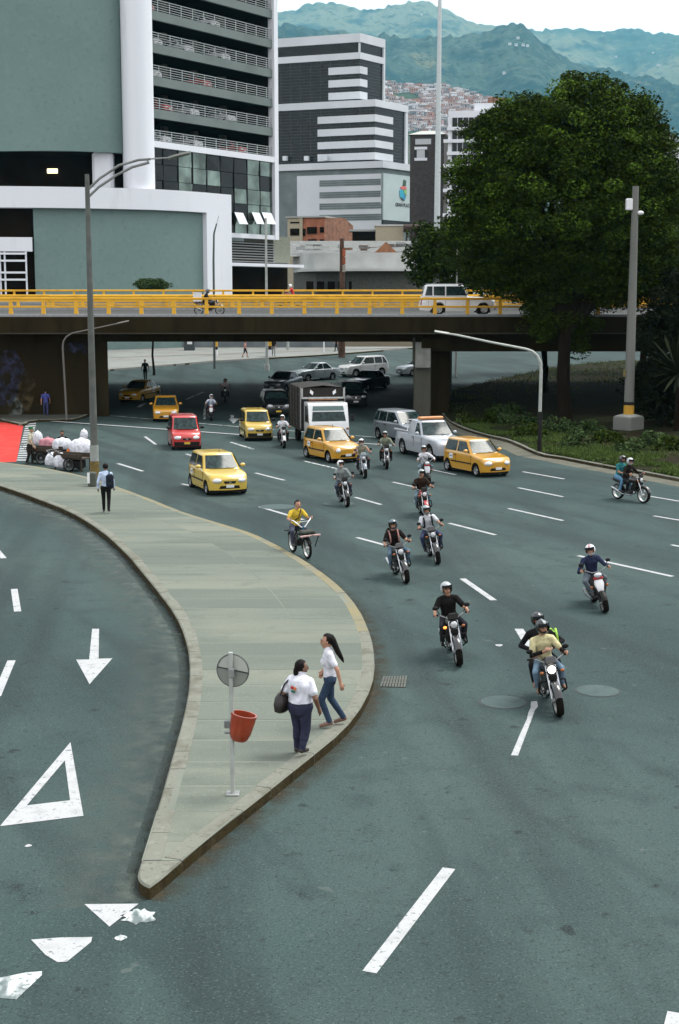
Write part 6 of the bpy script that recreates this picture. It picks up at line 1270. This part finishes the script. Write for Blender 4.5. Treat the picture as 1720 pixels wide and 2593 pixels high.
def cap_hair(t, I, m=None, long=0., name='hair'):
    hd, fy, sd = I['hd'], I['fy'], I['sd']; c = hd + Vector((0, 0, .035)) - fy * .018; nu, nv = 20, 10; vs_, fs = [], []
    for i in range(nv + 1):
        th = R(-40 + 130 * i / nv)
        for k in range(nu):
            a = 2 * math.pi * k / nu; j = 1 + .03 * math.sin(k * 5.1 + i * 2.3); vs_.append(c + (fy * math.cos(a) * .102 + sd * math.sin(a) * .096) * math.cos(th) * j + Vector((0, 0, 1)) * .104 * math.sin(th) * j)
    for i in range(nv):
        for k in range(nu):
            a = (2 * math.pi * (k + .5) / nu + math.pi) % (2 * math.pi) - math.pi; th = -40 + 130 * (i + .5) / nv
            if abs(a) < R(68) and th < 34: continue
            fs.append((i * nu + k, i * nu + (k + 1) % nu, (i + 1) * nu + (k + 1) % nu, (i + 1) * nu + k))
    return MB().add(vs_, fs).build(name, m or HAIR, t, 60)
def face(t, I):
    hd, fy, sd = I['hd'], I['fy'], I['sd']
    for s in (-1, 1): MB().ell(hd + fy * .091 + sd * .034 * s + Vector((0, 0, .012)), .012, .013, .007, 8, 6, Rz(math.atan2(fy.y, fy.x))).build('eye', BLACK, t); MB().tube([hd + fy * .096 + sd * .018 * s + Vector((0, 0, .03)), hd + fy * .086 + sd * .052 * s + Vector((0, 0, .032))], .005, 5).build('eyebrow', HAIR, t)
    MB().ell(hd + fy * .088 + Vector((0, 0, -.068)), .010, .024, .007, 8, 6, Rz(math.atan2(fy.y, fy.x))).build('mouth', mat('lip', (.25, .08, .07), .5, var=0), t)
def pose_ride(dx=0., seat=.75, hands=None, lean=.10, knees=.22, feet=(.02, .31), pillion=False, sc=False):
    p = Vv(-.30 + dx, 0, seat + .07); J = dict(pel=p); ch = p + Vv(lean + .03, 0, .43); J['ch'] = ch; J['nk'] = ch + Vv(.03, 0, .06); J['hd'] = ch + Vv(.075, 0, .215)
    for s, q in ((1, 'L'), (-1, 'R')):
        J['sh' + q] = ch + Vv(0, .175 * s, -.015)
        hx, hy, hz = (hands or (.24, .34, 1.04)); ha = Vv(hx + dx * (1 if pillion else 0), hy * s, hz); J['ha' + q] = ha
        m = J['sh' + q].lerp(ha, .5); J['el' + q] = m + Vv(-.06, .055 * s, -.11)
        J['hi' + q] = p + Vv(.03, .11 * s, -.02); kx = .40 if not sc else .34; J['kn' + q] = p + Vv(kx + .02, knees * s, -.10 if not sc else -.06); J['an' + q] = Vv(feet[0] + dx * (1 if pillion else .4), (.23 if not sc else .13) * s, feet[1] + .10); J['to' + q] = J['an' + q] + Vv(.17, .02 * s, -.06)
    return J
def pose_walk(h=1.65, stride=.28, bend=.0, arm=.15, sway=0.):
    k = h / 1.72; J = dict(pel=Vv(0, 0, .93) * k, ch=Vv(.02 + bend, 0, 1.40) * k, nk=Vv(.035 + bend, 0, 1.47) * k, hd=Vv(.06 + bend, 0, 1.615) * k)
    for s, q in ((1, 'L'), (-1, 'R')):
        f = stride * s; J['sh' + q] = (Vv(.02 + bend, .185 * s, 1.385)) * k; J['el' + q] = Vv(-.02 - arm * s * .6 + bend, .26 * s, 1.11) * k; J['ha' + q] = Vv(.06 - arm * s * 1.2 + bend, .27 * s, .87) * k
        J['hi' + q] = Vv(0, .095 * s, .90) * k; J['kn' + q] = Vv(.05 + f * .55, .10 * s, .49) * k; J['an' + q] = Vv(f * .9 - (.06 if f < 0 else 0), .10 * s, .105 + (.05 if f < 0 else 0)) * k; J['to' + q] = J['an' + q] + Vv(.15, .02 * s, -.065) * k
    return J
def pedestrian(label, pos, heading, J, shirt, pants, shoes=(.03, .025, .02), skin=None, vox=.012, **kw):
    t = thing('person', label, 'person', tuple(pos), R(heading)); hair = kw.pop('hair', True); fc = kw.pop('face', False)
    I = body(t, J, [skin or SKIN, cloth(shirt), cloth(pants), mat('shoe_%.2f' % shoes[0], shoes, .6)], vox, **kw)
    if hair: cap_hair(t, I)
    if fc: face(t, I)
    return t, I
def rider(label, moto, shirt, pants, hel, J=None, sleeve='short', skin=None, vox=.012, girth=1., full=True, stripe=None, shoes=(.03, .025, .02), yaw=0., hair=False, visor=None, grip=True, group=None):
    t = thing('person', label, 'person', tuple(moto.location), 0); t.rotation_euler = moto.rotation_euler.copy()
    J = J or pose_ride(sc='scooter' in moto.name)
    rr = random.Random(label); J = {k: v.copy() for k, v in J.items()}; dy = rr.uniform(-.035, .035); J['hd'] += Vv(rr.uniform(-.01, .03), dy, rr.uniform(-.02, .005)); J['ch'] += Vv(rr.uniform(-.02, .03), dy * .6, 0); J['elL'] += Vv(0, rr.uniform(-.03, .06), rr.uniform(-.05, .04)); J['elR'] += Vv(0, rr.uniform(-.06, .03), rr.uniform(-.05, .04)); J['knL'] += Vv(0, rr.uniform(-.03, .07), 0); J['knR'] += Vv(0, rr.uniform(-.07, .03), 0); yaw = yaw or rr.uniform(-.4, .4)
    I = body(t, J, [skin or SKIN, cloth(shirt), cloth(pants), mat('shoe_%.2f' % shoes[0], shoes, .6)], vox, girth, sleeve, grip=grip, yaw=yaw)
    if hair: cap_hair(t, I)
    else: helmet(t, I, mat('helmet_%.2f_%.2f_%.2f' % hel, hel, .22, var=.1, coat=.5), full, visor, stripe)
    if vox < .0125: face(t, I)
    return t, I
def backpack(label, t, I, col, w=.30, h=.42, d=.16, straps=True, name='backpack'):
    J = I; b = thing(name, label, 'backpack', tuple(t.location), 0); b.rotation_euler = t.rotation_euler.copy(); return b
def pack_on(label, t, J, col, w=.32, h=.42, d=.17, strap=None, body_=True):
    b = thing('backpack', label, 'backpack', tuple(t.location), 0); b.rotation_euler = t.rotation_euler.copy(); ch, pel = J['ch'], J['pel']; left = (J['shL'] - J['shR']).normalized(); up = (ch - pel).normalized(); back = up.cross(left).normalized(); back = -left.cross(up).normalized()
    M_ = Matrix((back * -1, left, up)).transposed(); c = ch - up * .19 + back * (.135 + d / 2)
    cm = cloth(col)
    if body_: MB().rbox(c, (d, w, h), .06, M_).build('bag', cm, b, 50); MB().rbox(c + back * (d / 2 + .02) - up * .07, (.05, w * .75, h * .45), .02, M_).build('pocket', cm, b, 50)
    sm = cloth(strap or col)
    for s in (-1, 1):
        y = left * .115 * s; f = -back
        MB().tube([ch + y + back * .13 + up * .0, ch + y + up * .075 + f * .0, ch + y + f * .118 - up * .03, ch + y + f * .150 - up * .18, ch + y * 1.25 + f * .09 - up * .30, ch + y * 1.35 + back * .05 - up * .32], .021, 6, flat=.5).build('strap', sm, b, 60)
    return b
# ================================================================ traffic
Y_TAXI = (.66, .335, .022); Y_PALE = (.70, .49, .075)
def bydir(px, py, hd_, wb): P_ = GS(px, py); d = Vector((math.cos(R(hd_)), math.sin(R(hd_)), 0)); return P_ - d * wb / 2
car('pale yellow rounded hatchback taxi driving alone left of the motorcycles', Y_PALE, GS(487, 1233), GS(527, 1254), 'hatch', heading=-69, taxi=True, spec=dict(H=1.50, W=1.60, L=3.5), group='yellow taxis')
car('yellow small taxi with round headlights in front of the truck', Y_TAXI, GS(778.6, 1158.6), GS(834.6, 1171.4), 'hatch', heading=-63, taxi=True, spec=dict(round_lamp=True, grille=False, H=1.50), group='yellow taxis')
car('yellow taxi in the right lane beside the grass verge', Y_TAXI, GS(1137, 1191.8), GS(1207.9, 1207), 'hatch', heading=-63, taxi=True, spec=dict(grille=False), group='yellow taxis')
car('red boxy compact van with a yellow plate', (.62, .035, .03), None, None, 'minivan', at=bydir(472, 1138, -79, 2.3), heading=-79, spec=dict(dark=True, mould=False), plate='yellow')
car('upright pale yellow taxi behind the rider in a white shirt', Y_PALE, None, None, 'minivan', at=bydir(655, 1115, -79, 2.3), heading=-79, taxi=True, spec=dict(dark=True, H=1.56), group='yellow taxis')
car('orange-yellow taxi at the bridge edge behind the red van', (.66, .32, .02), None, None, 'sedan', at=bydir(421, 1066, -83, 2.4), heading=-83, taxi=True, spec=dict(L=4.0, W=1.60, H=1.42, grille=False), group='yellow taxis')
car('shaded yellow taxi farthest back under the overpass', (.60, .34, .02), None, None, 'sedan', at=bydir(336, 1018, -108, 2.4), heading=-108, taxi=True, spec=dict(L=4.0, W=1.62), group='yellow taxis')
f_ = GS(1022, 1122); hd_ = -62; d_ = Vector((math.cos(R(hd_)), math.sin(R(hd_)), 0))
car('silver grey people carrier behind the pickup beside the bridge pier', (.33, .38, .42), f_ - d_ * 2.58, f_, 'mpv', heading=hd_, spec=dict(mould=False))
f_ = GS(1091.8, 1166.8); hd_ = -68; d_ = Vector((math.cos(R(hd_)), math.sin(R(hd_)), 0))
car('silver pickup with an orange light bar on its roof', (.46, .50, .55), f_ - d_ * 3.05, f_, 'pickup', heading=hd_, spec=dict(roofbar='orange', mould=False), cat='pickup', name='pickup')
car('slate blue car in half shade behind the truck', (.16, .20, .25), None, None, 'sedan', at=bydir(700, 992, -112, 2.5), heading=-112, spec=dict(mould=False))
car('pale blue-grey sedan beyond the slate blue car', (.42, .50, .54), None, None, 'sedan', at=GS(797, 962), heading=-142, spec=dict(mould=False))
car('white sport utility vehicle crossing behind the overpass', (.80, .81, .80), GS(985, 951), GS(881, 957), 'suv', spec=dict(mould=False))
car('black sedan in the shade in front of the white utility vehicle', (.02, .022, .026), GS(990, 981), GS(915, 992), 'sedan', spec=dict(mould=False))
car('pale silver car half hidden by the bridge pier', (.46, .52, .56), None, None, 'sedan', at=GS(1062, 950), heading=-148, spec=dict(mould=False))
car('black hatchback waiting right of the truck cargo body', (.015, .015, .017), None, None, 'suv', at=bydir(897, 1030, -82, 2.6), heading=-82, spec=dict(mould=False, W=1.7, H=1.55))
car('black car with a yellow plate between taxi and truck', (.014, .014, .015), None, None, 'suv', at=bydir(703, 1055, -82, 2.6), heading=-82, spec=dict(mould=False, W=1.72, H=1.5), plate='yellow')
truck('white-cab stake truck with a dark cargo body in the middle of traffic', VS(834, 1110, 70.2), -79)
car('white off-road wagon driving along the overpass', (.78, .80, .82), None, None, 'prado', at=V(1062, 700, 88.7), heading=0, z=dz_(88.7) + .012, spec=dict(roofbar='rack', dark=True))

# ---- cars left on the parking decks, seen behind the railings
pk_src = [car('white hatchback parked behind the railing of the lowest deck, left end', (.78, .79, .80), None, None, 'hatch', at=F.at(4.2, 0, -2.6), heading=math.degrees(math.atan2(F.n.y, F.n.x)), z=zf, spec=dict(mould=False), group='cars parked on the decks'),
          car('red hatchback parked behind the railing of the lowest deck, right end', (.62, .06, .04), None, None, 'hatch', at=F.at(17.6, 0, -2.6), heading=math.degrees(math.atan2(F.n.y, F.n.x)), z=zf, spec=dict(mould=False), group='cars parked on the decks')]
for k, s_, w_, lab in ((0, 9.5, 0, 'white hatchback parked mid-way along the lowest deck'), (1, 9.0, 0, 'white hatchback parked mid-way along the second deck'), (1, 15.5, 0, 'white hatchback parked near the right end of the second deck'), (1, 4.5, 1, 'red hatchback parked near the left end of the second deck'), (2, 2.8, 0, 'white hatchback parked at the left end of the third deck'), (2, 11.2, 1, 'red hatchback parked on the third deck'),
                      (3, 3.0, 0, 'white hatchback parked at the left end of the fourth deck'), (3, 8.2, 0, 'white hatchback parked mid-way along the fourth deck'), (3, 14.6, 0, 'white hatchback parked near the right end of the fourth deck'), (4, 1.8, 1, 'red hatchback parked at the left end of the fifth deck'), (4, 12.8, 0, 'white hatchback parked on the fifth deck')):
    c_ = copy_tree(pk_src[w_]); c_.location = F.at(s_, zf + k * per, -2.6); c_['label'] = lab
# ---- motorcycles and their riders
def moto(label, rear, front, color, lean=6, kind='standard', off=0, **kw):
    A, B_ = G(*rear), G(*front); hdg = math.degrees(math.atan2(B_.y - A.y, B_.x - A.x)) + off; d = Vector((math.cos(R(hdg)), math.sin(R(hdg)), 0)); return motorcycle(label, B_ - d * .64, hdg, color, lean, kind, **kw)
BLK = (.018, .018, .02)
# foreground pair
m = moto('black motorcycle with a lit headlight nearest the camera', (1262, 1606), (1291, 1652), BLK, 9, 'sport', lit='head')
J = pose_ride(lean=.06, dx=.04); J['haR'] = Vv(.10, -.02, 1.08); J['elR'] = Vv(-.06, -.27, .98)
r1, I1 = rider('rider in a cream shirt on the nearest motorcycle with black helmet', m, (.66, .60, .34), (.22, .33, .44), (.02, .022, .026), J, vox=.009, shoes=(.30, .15, .08), stripe=mat('helmet_grey', (.35, .40, .42), .3))
for s in (-1, 1): q = 'L' if s > 0 else 'R'; MB().tube([J['el' + q], J['el' + q].lerp(J['ha' + q], .85)], [.047, .036], 10).build('arm_guard', cloth((.012, .012, .012)), r1, 60)
J2 = pose_ride(dx=-.40, seat=.77, hands=(.10, .16, 1.0), lean=.04, pillion=True); J2['hd'] = J2['ch'] + Vv(.02, .05, .235); J2['elL'] = J2['shL'] + Vv(-.02, .22, -.22); J2['elR'] = J2['shR'] + Vv(-.02, -.20, -.22)
r2, _ = rider('passenger in black seated behind the cream-shirted rider', m, (.016, .016, .018), (.018, .018, .02), (.02, .022, .026), J2, 'long', vox=.011, shoes=(.32, .16, .09))
pack_on('lime green and white backpack hanging on the passenger of the nearest motorcycle', r2, {**J2, 'ch': J2['ch'] + Vv(.0, .22, -.06), 'pel': J2['pel'] + Vv(0, .22, -.06)}, (.36, .62, .10), .26, .36, .16)
m = moto('black motorcycle with an orange indicator lit ridden by a black-shirted man', (1042, 1500), (1060, 1536), BLK, 7, lit=True)
rider('bearded rider in a black polo shirt with a silver-grey helmet', m, (.016, .014, .014), (.035, .035, .045), (.48, .52, .56), full=False, vox=.009, girth=1.12, skin=SKIN)
m = moto('black and white scooter with a red stripe on the right', (1368, 1384), (1398, 1414), (.80, .80, .82), 11, 'scooter', group='scooters')
rider('scooter rider in a navy zip jacket and white helmet', m, (.035, .045, .10), (.20, .24, .28), (.80, .78, .80), pose_ride(sc=True, seat=.70, hands=(.20, .34, 1.0)), 'long', vox=.010, stripe=mat('helmet_pink', (.55, .25, .30), .3))
m = moto('black motorcycle with chrome exhaust leaning beside the pale hatchback lane', (908, 1318), (938, 1346), BLK, 9, 'sport')
J = pose_ride(lean=.12); r_, _ = rider('rider in a black shirt with pink backpack straps and blue-grey helmet', m, (.02, .014, .014), (.16, .24, .33), (.10, .14, .17), J, vox=.011)
pack_on('dark backpack with pale pink straps on the black-shirted rider', r_, J, (.05, .04, .04), strap=(.55, .30, .27))
m = moto('black motorcycle with a wide front tyre carrying a white-shirted rider', (985, 1272), (1011, 1302), BLK, 9, 'sport')
J = pose_ride(lean=.12); r_, _ = rider('rider in a white shirt with black suspender straps and patterned helmet', m, (.66, .68, .72), (.07, .09, .18), (.36, .46, .48), J, vox=.011, skin=SKIN)
pack_on('black backpack with suspender straps on the white-shirted rider', r_, J, (.015, .015, .016))
m = moto('red motorcycle just behind the rider with suspender straps', (958, 1170), (985, 1198), (.60, .04, .04), 4)
rider('stocky rider in a dark brown shirt on the red motorcycle', m, (.035, .022, .014), (.20, .30, .36), (.42, .48, .48), full=False, girth=1.15)
m = moto('silver scooter ahead of the pickup', (962, 1098), (990, 1122), (.62, .66, .70), 3, 'scooter', group='scooters')
J = pose_ride(sc=True, seat=.70, hands=(.20, .34, 1.0)); r_, _ = rider('rider in a white shirt with a black sash on the silver scooter', m, (.70, .70, .74), (.24, .32, .36), (.50, .55, .56), J, full=False, sleeve='long')
MB().tube([J['ch'] + Vv(.0, -.16, .06), J['ch'] + Vv(.155, 0, -.16), J['pel'] + Vv(.13, .16, .16)], .018, 6, flat=.5).build('sash', BLACK, r_, 60)
m = moto('black motorcycle with a round chrome headlight at the manhole', (775, 1146), (802, 1170), BLK, 4)
J = pose_ride(lean=.1); r_, _ = rider('rider in a grey patterned jacket with a white striped helmet', m, (.34, .38, .37), (.10, .12, .17), (.78, .78, .78), J, 'long', stripe=mat('helmet_black_stripe', (.02, .02, .02), .3))
m = moto('black sports motorcycle close beside the round-lamp taxi', (822, 1082), (843, 1104), (.30, .36, .40), 3, 'sport')
J = pose_ride(lean=.16); J['hd'] += Vv(.03, 0, -.02); rider('rider in a beige vest with a white helmet bent over his motorcycle', m, (.40, .38, .28), (.05, .05, .06), (.80, .78, .82), J, sleeve='none')
m = moto('dark motorcycle between the round-lamp taxi and the pickup', (882, 1063), (893, 1083), (.03, .03, .028), 0)
rider('rider in a pale camouflage vest with a pale helmet', m, (.30, .33, .24), (.03, .028, .02), (.42, .48, .46), full=False, sleeve='long')
m = moto('white and orange motorcycle next to the upright yellow taxi', (640, 1016), (656, 1035), (.75, .74, .72), 0)
rider('rider in a white shirt with a white cap helmet next to the yellow taxi', m, (.74, .75, .80), (.05, .05, .06), (.72, .76, .74), full=False)
m = moto('white motorcycle waiting at the edge of the bridge shade', (487, 952), (488, 972), (.75, .76, .76), 0, 'scooter', group='scooters')
J = pose_ride(sc=True, seat=.70, hands=(.20, .34, 1.0)); r_, _ = rider('rider in white with a blue vest at the edge of the bridge shade', m, (.62, .66, .74), (.03, .03, .04), (.78, .80, .80), J, vox=.016)
pack_on('pale blue vest straps of the rider at the edge of the shade', r_, J, (.20, .34, .50))
m = moto('dark motorcycle farthest back under the overpass', (521, 916), (520, 930), (.04, .04, .045), 0)
rider('rider in a pale shirt deep in the bridge shade', m, (.50, .44, .44), (.03, .03, .035), (.04, .03, .03), vox=.016)
# two on the right
m = moto('brown-black motorcycle with pale wheel rims riding along the verge', (1429.5, 1152), (1485, 1161), (.028, .020, .016), 0, rim=mat('pale_rim', (.62, .64, .62), .4, .3))
J = pose_ride(lean=.13); r_, _ = rider('front rider in a black jacket with a white-marked helmet near the verge', m, (.022, .016, .012), (.02, .02, .024), (.60, .62, .66), J, 'long')
J2 = pose_ride(dx=-.36, seat=.80, hands=(.14, .15, 1.0), lean=.08, pillion=True); rider('passenger in a teal shirt and blue jeans near the verge', m, (.05, .30, .32), (.16, .34, .52), (.07, .06, .06), J2)
# on the overpass
m = motorcycle('black delivery motorcycle crossing the overpass', V(483, 700, 88.6), 0, BLK, 0, z=dz_(88.6) + .012)
r_, _ = rider('dark-clothed courier with a black helmet on the overpass', m, (.02, .02, .025), (.02, .02, .022), (.10, .13, .15), vox=.016, sleeve='long')
bx_ = thing('delivery_box', 'white delivery box on the back of the overpass motorcycle', 'box', tuple(m.location + Vector((-.72, 0, .80)))); MB().rbox((0, 0, .27), (.50, .48, .52), .03).build('body', WHITEP, bx_); MB().rbox((0, 0, .545), (.52, .50, .05), .02).build('lid', WHITEP, bx_)
m = motorcycle('small motorcycle on the far lane of the overpass', V(668, 700, 107), 180, (.40, .05, .04), 0, z=dz_(107) + .012)
rider('rider in a red shirt and white helmet on the far overpass lane', m, (.65, .06, .05), (.03, .03, .04), (.80, .80, .80), vox=.016)
# cargo moped
A, B_ = GS(747, 1400), GS(779.5, 1415); hdg = math.degrees(math.atan2(B_.y - A.y, B_.x - A.x)); d_ = Vector((math.cos(R(hdg)), math.sin(R(hdg)), 0)); m = moped('black cargo moped with a front rack beside the traffic island', B_ - d_ * .59, hdg, 3)
J = pose_ride(dx=.02, seat=.80, lean=.13, hands=(.17, .33, 1.12)); r_, _ = rider('man in a yellow shirt with a black shoulder strap riding the moped', m, (.74, .52, .06), (.10, .11, .16), (0, 0, 0), J, hair=True, skin=SKIN, vox=.011)
MB().tube([J['ch'] + Vv(-.05, .13, .06), J['ch'] + Vv(.09, .11, .05), J['ch'] + Vv(.155, 0, -.17), J['pel'] + Vv(.14, -.10, .14)], .016, 6, flat=.5).build('strap', BLACK, r_, 60)

# ================================================================ people on foot
J = pose_walk(1.60, .20, 0, .10); J['haL'] = Vv(-.16, .26, .82); J['elL'] = Vv(-.10, .25, 1.06); J['knL'] = Vv(.16, .09, .50); J['anL'] = Vv(.02, .10, .12); J['toL'] = Vv(.17, .11, .045)
J['knR'] = Vv(-.02, -.09, .47); J['anR'] = Vv(-.24, -.10, .13); J['toR'] = Vv(-.10, -.11, .045)
J['haR'] = Vv(.10, -.22, .92); J['elR'] = Vv(.02, -.24, 1.08)
w1, I = pedestrian('woman with long black hair in a white blouse and jeans walking on the island', G(762, 1676, HI), 186, J, (.74, .74, .80), (.045, .075, .13), (.25, .13, .09), vox=.008, fem=True, girth=.94, face=True)
hd = I['hd']; fy, sd = I['fy'], I['sd']; rg = []
for k, (b_, z_, w_, th_) in enumerate(((.01, .075, .085, .075), (.07, .05, .092, .075), (.12, -.02, .090, .068), (.155, -.10, .082, .06), (.19, -.18, .070, .055), (.235, -.26, .055, .045), (.275, -.33, .036, .03), (.295, -.38, .012, .01))):
    c = hd - fy * b_ + Vector((0, 0, z_)); rg.append([c + sd * w_ * math.cos(6.283 * q / 12) + (fy * -.6 + Vector((0, 0, .8))) * th_ * math.sin(6.283 * q / 12) for q in range(12)])
MB().loft(rg).build('hair', HAIR, w1, 60)
J = pose_walk(1.52, .05, 0, .03); J['haL'] = Vv(.12, .22, 1.08); J['elL'] = Vv(-.10, .29, .98); J['haR'] = Vv(.10, -.29, .76); J['elR'] = Vv(-.02, -.29, .97)
w2, I = pedestrian('stout woman seen from behind in a white printed T-shirt and dark jeans', G(694, 1741, HI), 62, J, (.72, .73, .80), (.045, .05, .09), (.035, .022, .015), SKIN_D, vox=.008, fem=True, girth=1.42, yaw=R(-42), face=True)
MB().ell(I['hd'] - I['fy'] * .10 + Vector((0, 0, -.06)), .04, .045, .09, 10, 8).build('ponytail', HAIR, w2, 60)
for k, (y, z_, w_, h_, c) in enumerate(((.035, 1.145, .05, .045, (.60, .03, .03)), (-.02, 1.135, .045, .05, (.75, .18, .05)), (.0, 1.085, .05, .04, (.02, .22, .10)), (.03, 1.09, .03, .04, (.03, .25, .20)))):   # the coloured print on the back
    x_ = -.165 - .012 * (z_ < 1.11)
    MB().rbox((x_ - .006, y + .02, z_), (.018, w_, h_), .006).build('shirt_print', mat('print_%d' % k, c, .8, var=.1), w2)
sbag = thing('shoulder_bag', 'large black shoulder bag worn by the stout woman', 'bag', tuple(w2.location), R(62))
BAGM = mat('black_leather', (.018, .012, .010), .4, var=.3, scale=6)
MB().loft([[Vv(-.06 + .0 * k + dx * math.cos(6.283 * q / 16), .30 + dy * math.sin(6.283 * q / 16), z_) for q in range(16)] for k, (dx, dy, z_) in enumerate(((.10, .05, .68), (.19, .10, .72), (.20, .115, .82), (.16, .10, .94), (.10, .06, 1.0), (.04, .03, 1.01)))]).build('bag', BAGM, sbag, 50)
MB().tube([(-.16, .30, .94), (-.13, .22, 1.17), (.0, .15, 1.275), (.10, .17, 1.20), (.06, .28, .96)], .016, 6).build('strap', BAGM, sbag, 50)
J = pose_walk(1.67, .16, 0, .06); p3, I = pedestrian('man in a light blue shirt and black trousers walking along the island', G(246, 1184, HI), 94, J, (.50, .60, .78), (.014, .013, .014), vox=.011, skin=SKIN_D, sleeve='long')
bg = thing('backpack', 'dark backpack slung over the right shoulder of the walking man', 'backpack', tuple(p3.location), R(94)); MB().rbox((-.17, -.16, 1.10), (.17, .26, .50), .06).build('bag', cloth((.02, .025, .04)), bg, 50); MB().rbox((-.27, -.16, 1.0), (.05, .2, .22), .02).build('pocket', cloth((.02, .025, .04)), bg, 50); MB().tube([(-.12, -.13, 1.34), (.0, -.13, 1.47), (.13, -.13, 1.34), (.10, -.2, 1.05)], .02, 6, flat=.5).build('strap', cloth((.03, .10, .16)), bg, 60)
pedestrian('person in a blue top and blue jeans beside the dark abutment', GS(117, 1056), 100, pose_walk(1.70, .10), (.10, .12, .42), (.07, .08, .20), vox=.016)
pedestrian('dark silhouetted man walking under the overpass', G(336, 880), -95, pose_walk(1.72, .14), (.03, .022, .014), (.025, .02, .014), vox=.016, skin=SKIN_D)
pedestrian('woman in a pink top and shorts walking on the far pavement', G(566, 829) + Vector((0, 0, .15)), 0, pose_walk(1.62, .26), (.60, .30, .26), (.03, .03, .03), vox=.018, shorts=True)
pedestrian('person in dark clothes beside the banded post on the far pavement', G(632, 826) + Vector((0, 0, .15)), -80, pose_walk(1.7, .1), (.03, .03, .03), (.45, .45, .45), vox=.018)
pedestrian('person in dark clothes at the brown post on the far pavement', G(777, 815) + Vector((0, 0, .15)), 180, pose_walk(1.7, .15), (.03, .02, .025), (.02, .02, .02), vox=.018)
# ---- street vendor's carts on the far edge of the island
vc = G(150, 1096); zc_ = 0.0
WH = cloth((.72, .74, .80)); 
def cart(label, x, y, hd_, w=1.5):
    p = G(x, y); t = thing('vendor_cart', label, 'cart', (p.x, p.y, 0), R(hd_)); DW = mat('cart_wood', (.06, .04, .025), .85, var=.3)
    MB().rbox((0, 0, .56), (w, .72, .07), .02).build('tray', DW, t); [MB().box((sx * w * .46, sy * .32, .28), (.05, .05, .56)).build('leg', DW, t) for sx in (-1, 1) for sy in (-1, 1)]
    tm, rm = wheel_meshes(.30, .06, STEEL); 
    for sy in (-1, 1): o = obj('wheel', tm, t, (.1, sy * .40, .30)); obj('rim', rm, o)
    for sy in (-1, 1): MB().rbox((0, sy * .35, .68), (w, .04, .18), .01).build('side_board', DW, t)
    MB().tube([(-w / 2, -.3, .6), (-w / 2 - .4, -.3, .85), (-w / 2 - .4, .3, .85), (-w / 2, .3, .6)], .02, 6).build('push_handle', STEEL, t); MB().box((0, 0, .30), (w * .7, .5, .3)).build('lower_shelf', BLACK, t); return t
c1_ = cart('dark wooden vendor cart nearer the left edge', 104, 1070, -25); c2_ = cart('dark wooden vendor cart beside the street lamp', 168, 1086, -25)
def sack(label, x, y, z_, sz, col, seed, name='sack', cat='sack'):
    p = G(x, y); rr = random.Random(seed); t = thing(name, label, cat, (p.x, p.y, z_)); rings = []
    for k, (f, zz) in enumerate(((.6, 0), (1, .12), (1.05, .45), (.95, .75), (.6, .95), (.15, 1.0))): rings.append([Vv(sz[0] / 2 * f * math.cos(6.283 * q / 12) * rr.uniform(.85, 1.12), sz[1] / 2 * f * math.sin(6.283 * q / 12) * rr.uniform(.85, 1.12), sz[2] * zz) for q in range(12)])
    MB().loft(rings).build('bag', cloth(col), t, 60); MB().ell((0, 0, sz[2] * 1.0), sz[0] * .12, sz[1] * .12, .05, 8, 6).build('tied_end', cloth(col), t, 60); return t
sack('white sack tied to the left end of the vendor carts', 89, 1056, .62, (.42, .4, .62), (.72, .74, .80), 1); sack('pink bundle on the left vendor cart', 112, 1062, .62, (.75, .6, .42), (.62, .28, .32), 2, 'bundle', 'bundle'); sack('low white sheet-wrapped sack hanging at the front of the carts', 122, 1082, .12, (.62, .4, .58), (.72, .74, .80), 3)
sack('large white sack in the middle of the vendor carts', 146, 1068, .60, (.95, .6, .52), (.74, .76, .82), 4); sack('white sack lying low between the two carts', 143, 1086, .12, (.70, .5, .62), (.70, .72, .78), 5); sack('big white sack on the cart beside the street lamp', 190, 1078, .55, (1.05, .7, .72), (.74, .74, .80), 6); sack('upright white bag on top next to the street lamp', 196, 1070, 1.1, (.34, .3, .45), (.70, .70, .76), 7); sack('small orange bag between the vendor carts', 161, 1078, .45, (.26, .24, .36), (.75, .18, .03), 8)
pedestrian('vendor in a cream shirt and green cap at the left end of the carts', G(70, 1072), -5, pose_walk(1.66, .08, .05), (.62, .60, .46), (.03, .025, .02), vox=.013, hair=False)
capm = MB().lathe([(.10, 0), (.105, .05), (.09, .10), (.03, .125)], 16).ell((.11, 0, .0), .09, .08, .012, 10, 6); v_ = [o for o in bpy.data.objects if o.name.startswith('person') and o.get('label', '').startswith('vendor in a cream')][0]; capm.build('cap', cloth((.05, .20, .09)), v_, 50, (.03 + .05, 0, 1.60))
pedestrian('vendor in dark clothes sitting behind the white sacks', G(146, 1060) - Vector((0, 0, .35)), -90, pose_walk(1.66, .02), (.022, .014, .010), (.02, .015, .012), vox=.013, skin=SKIN_D)
finish_bodies()
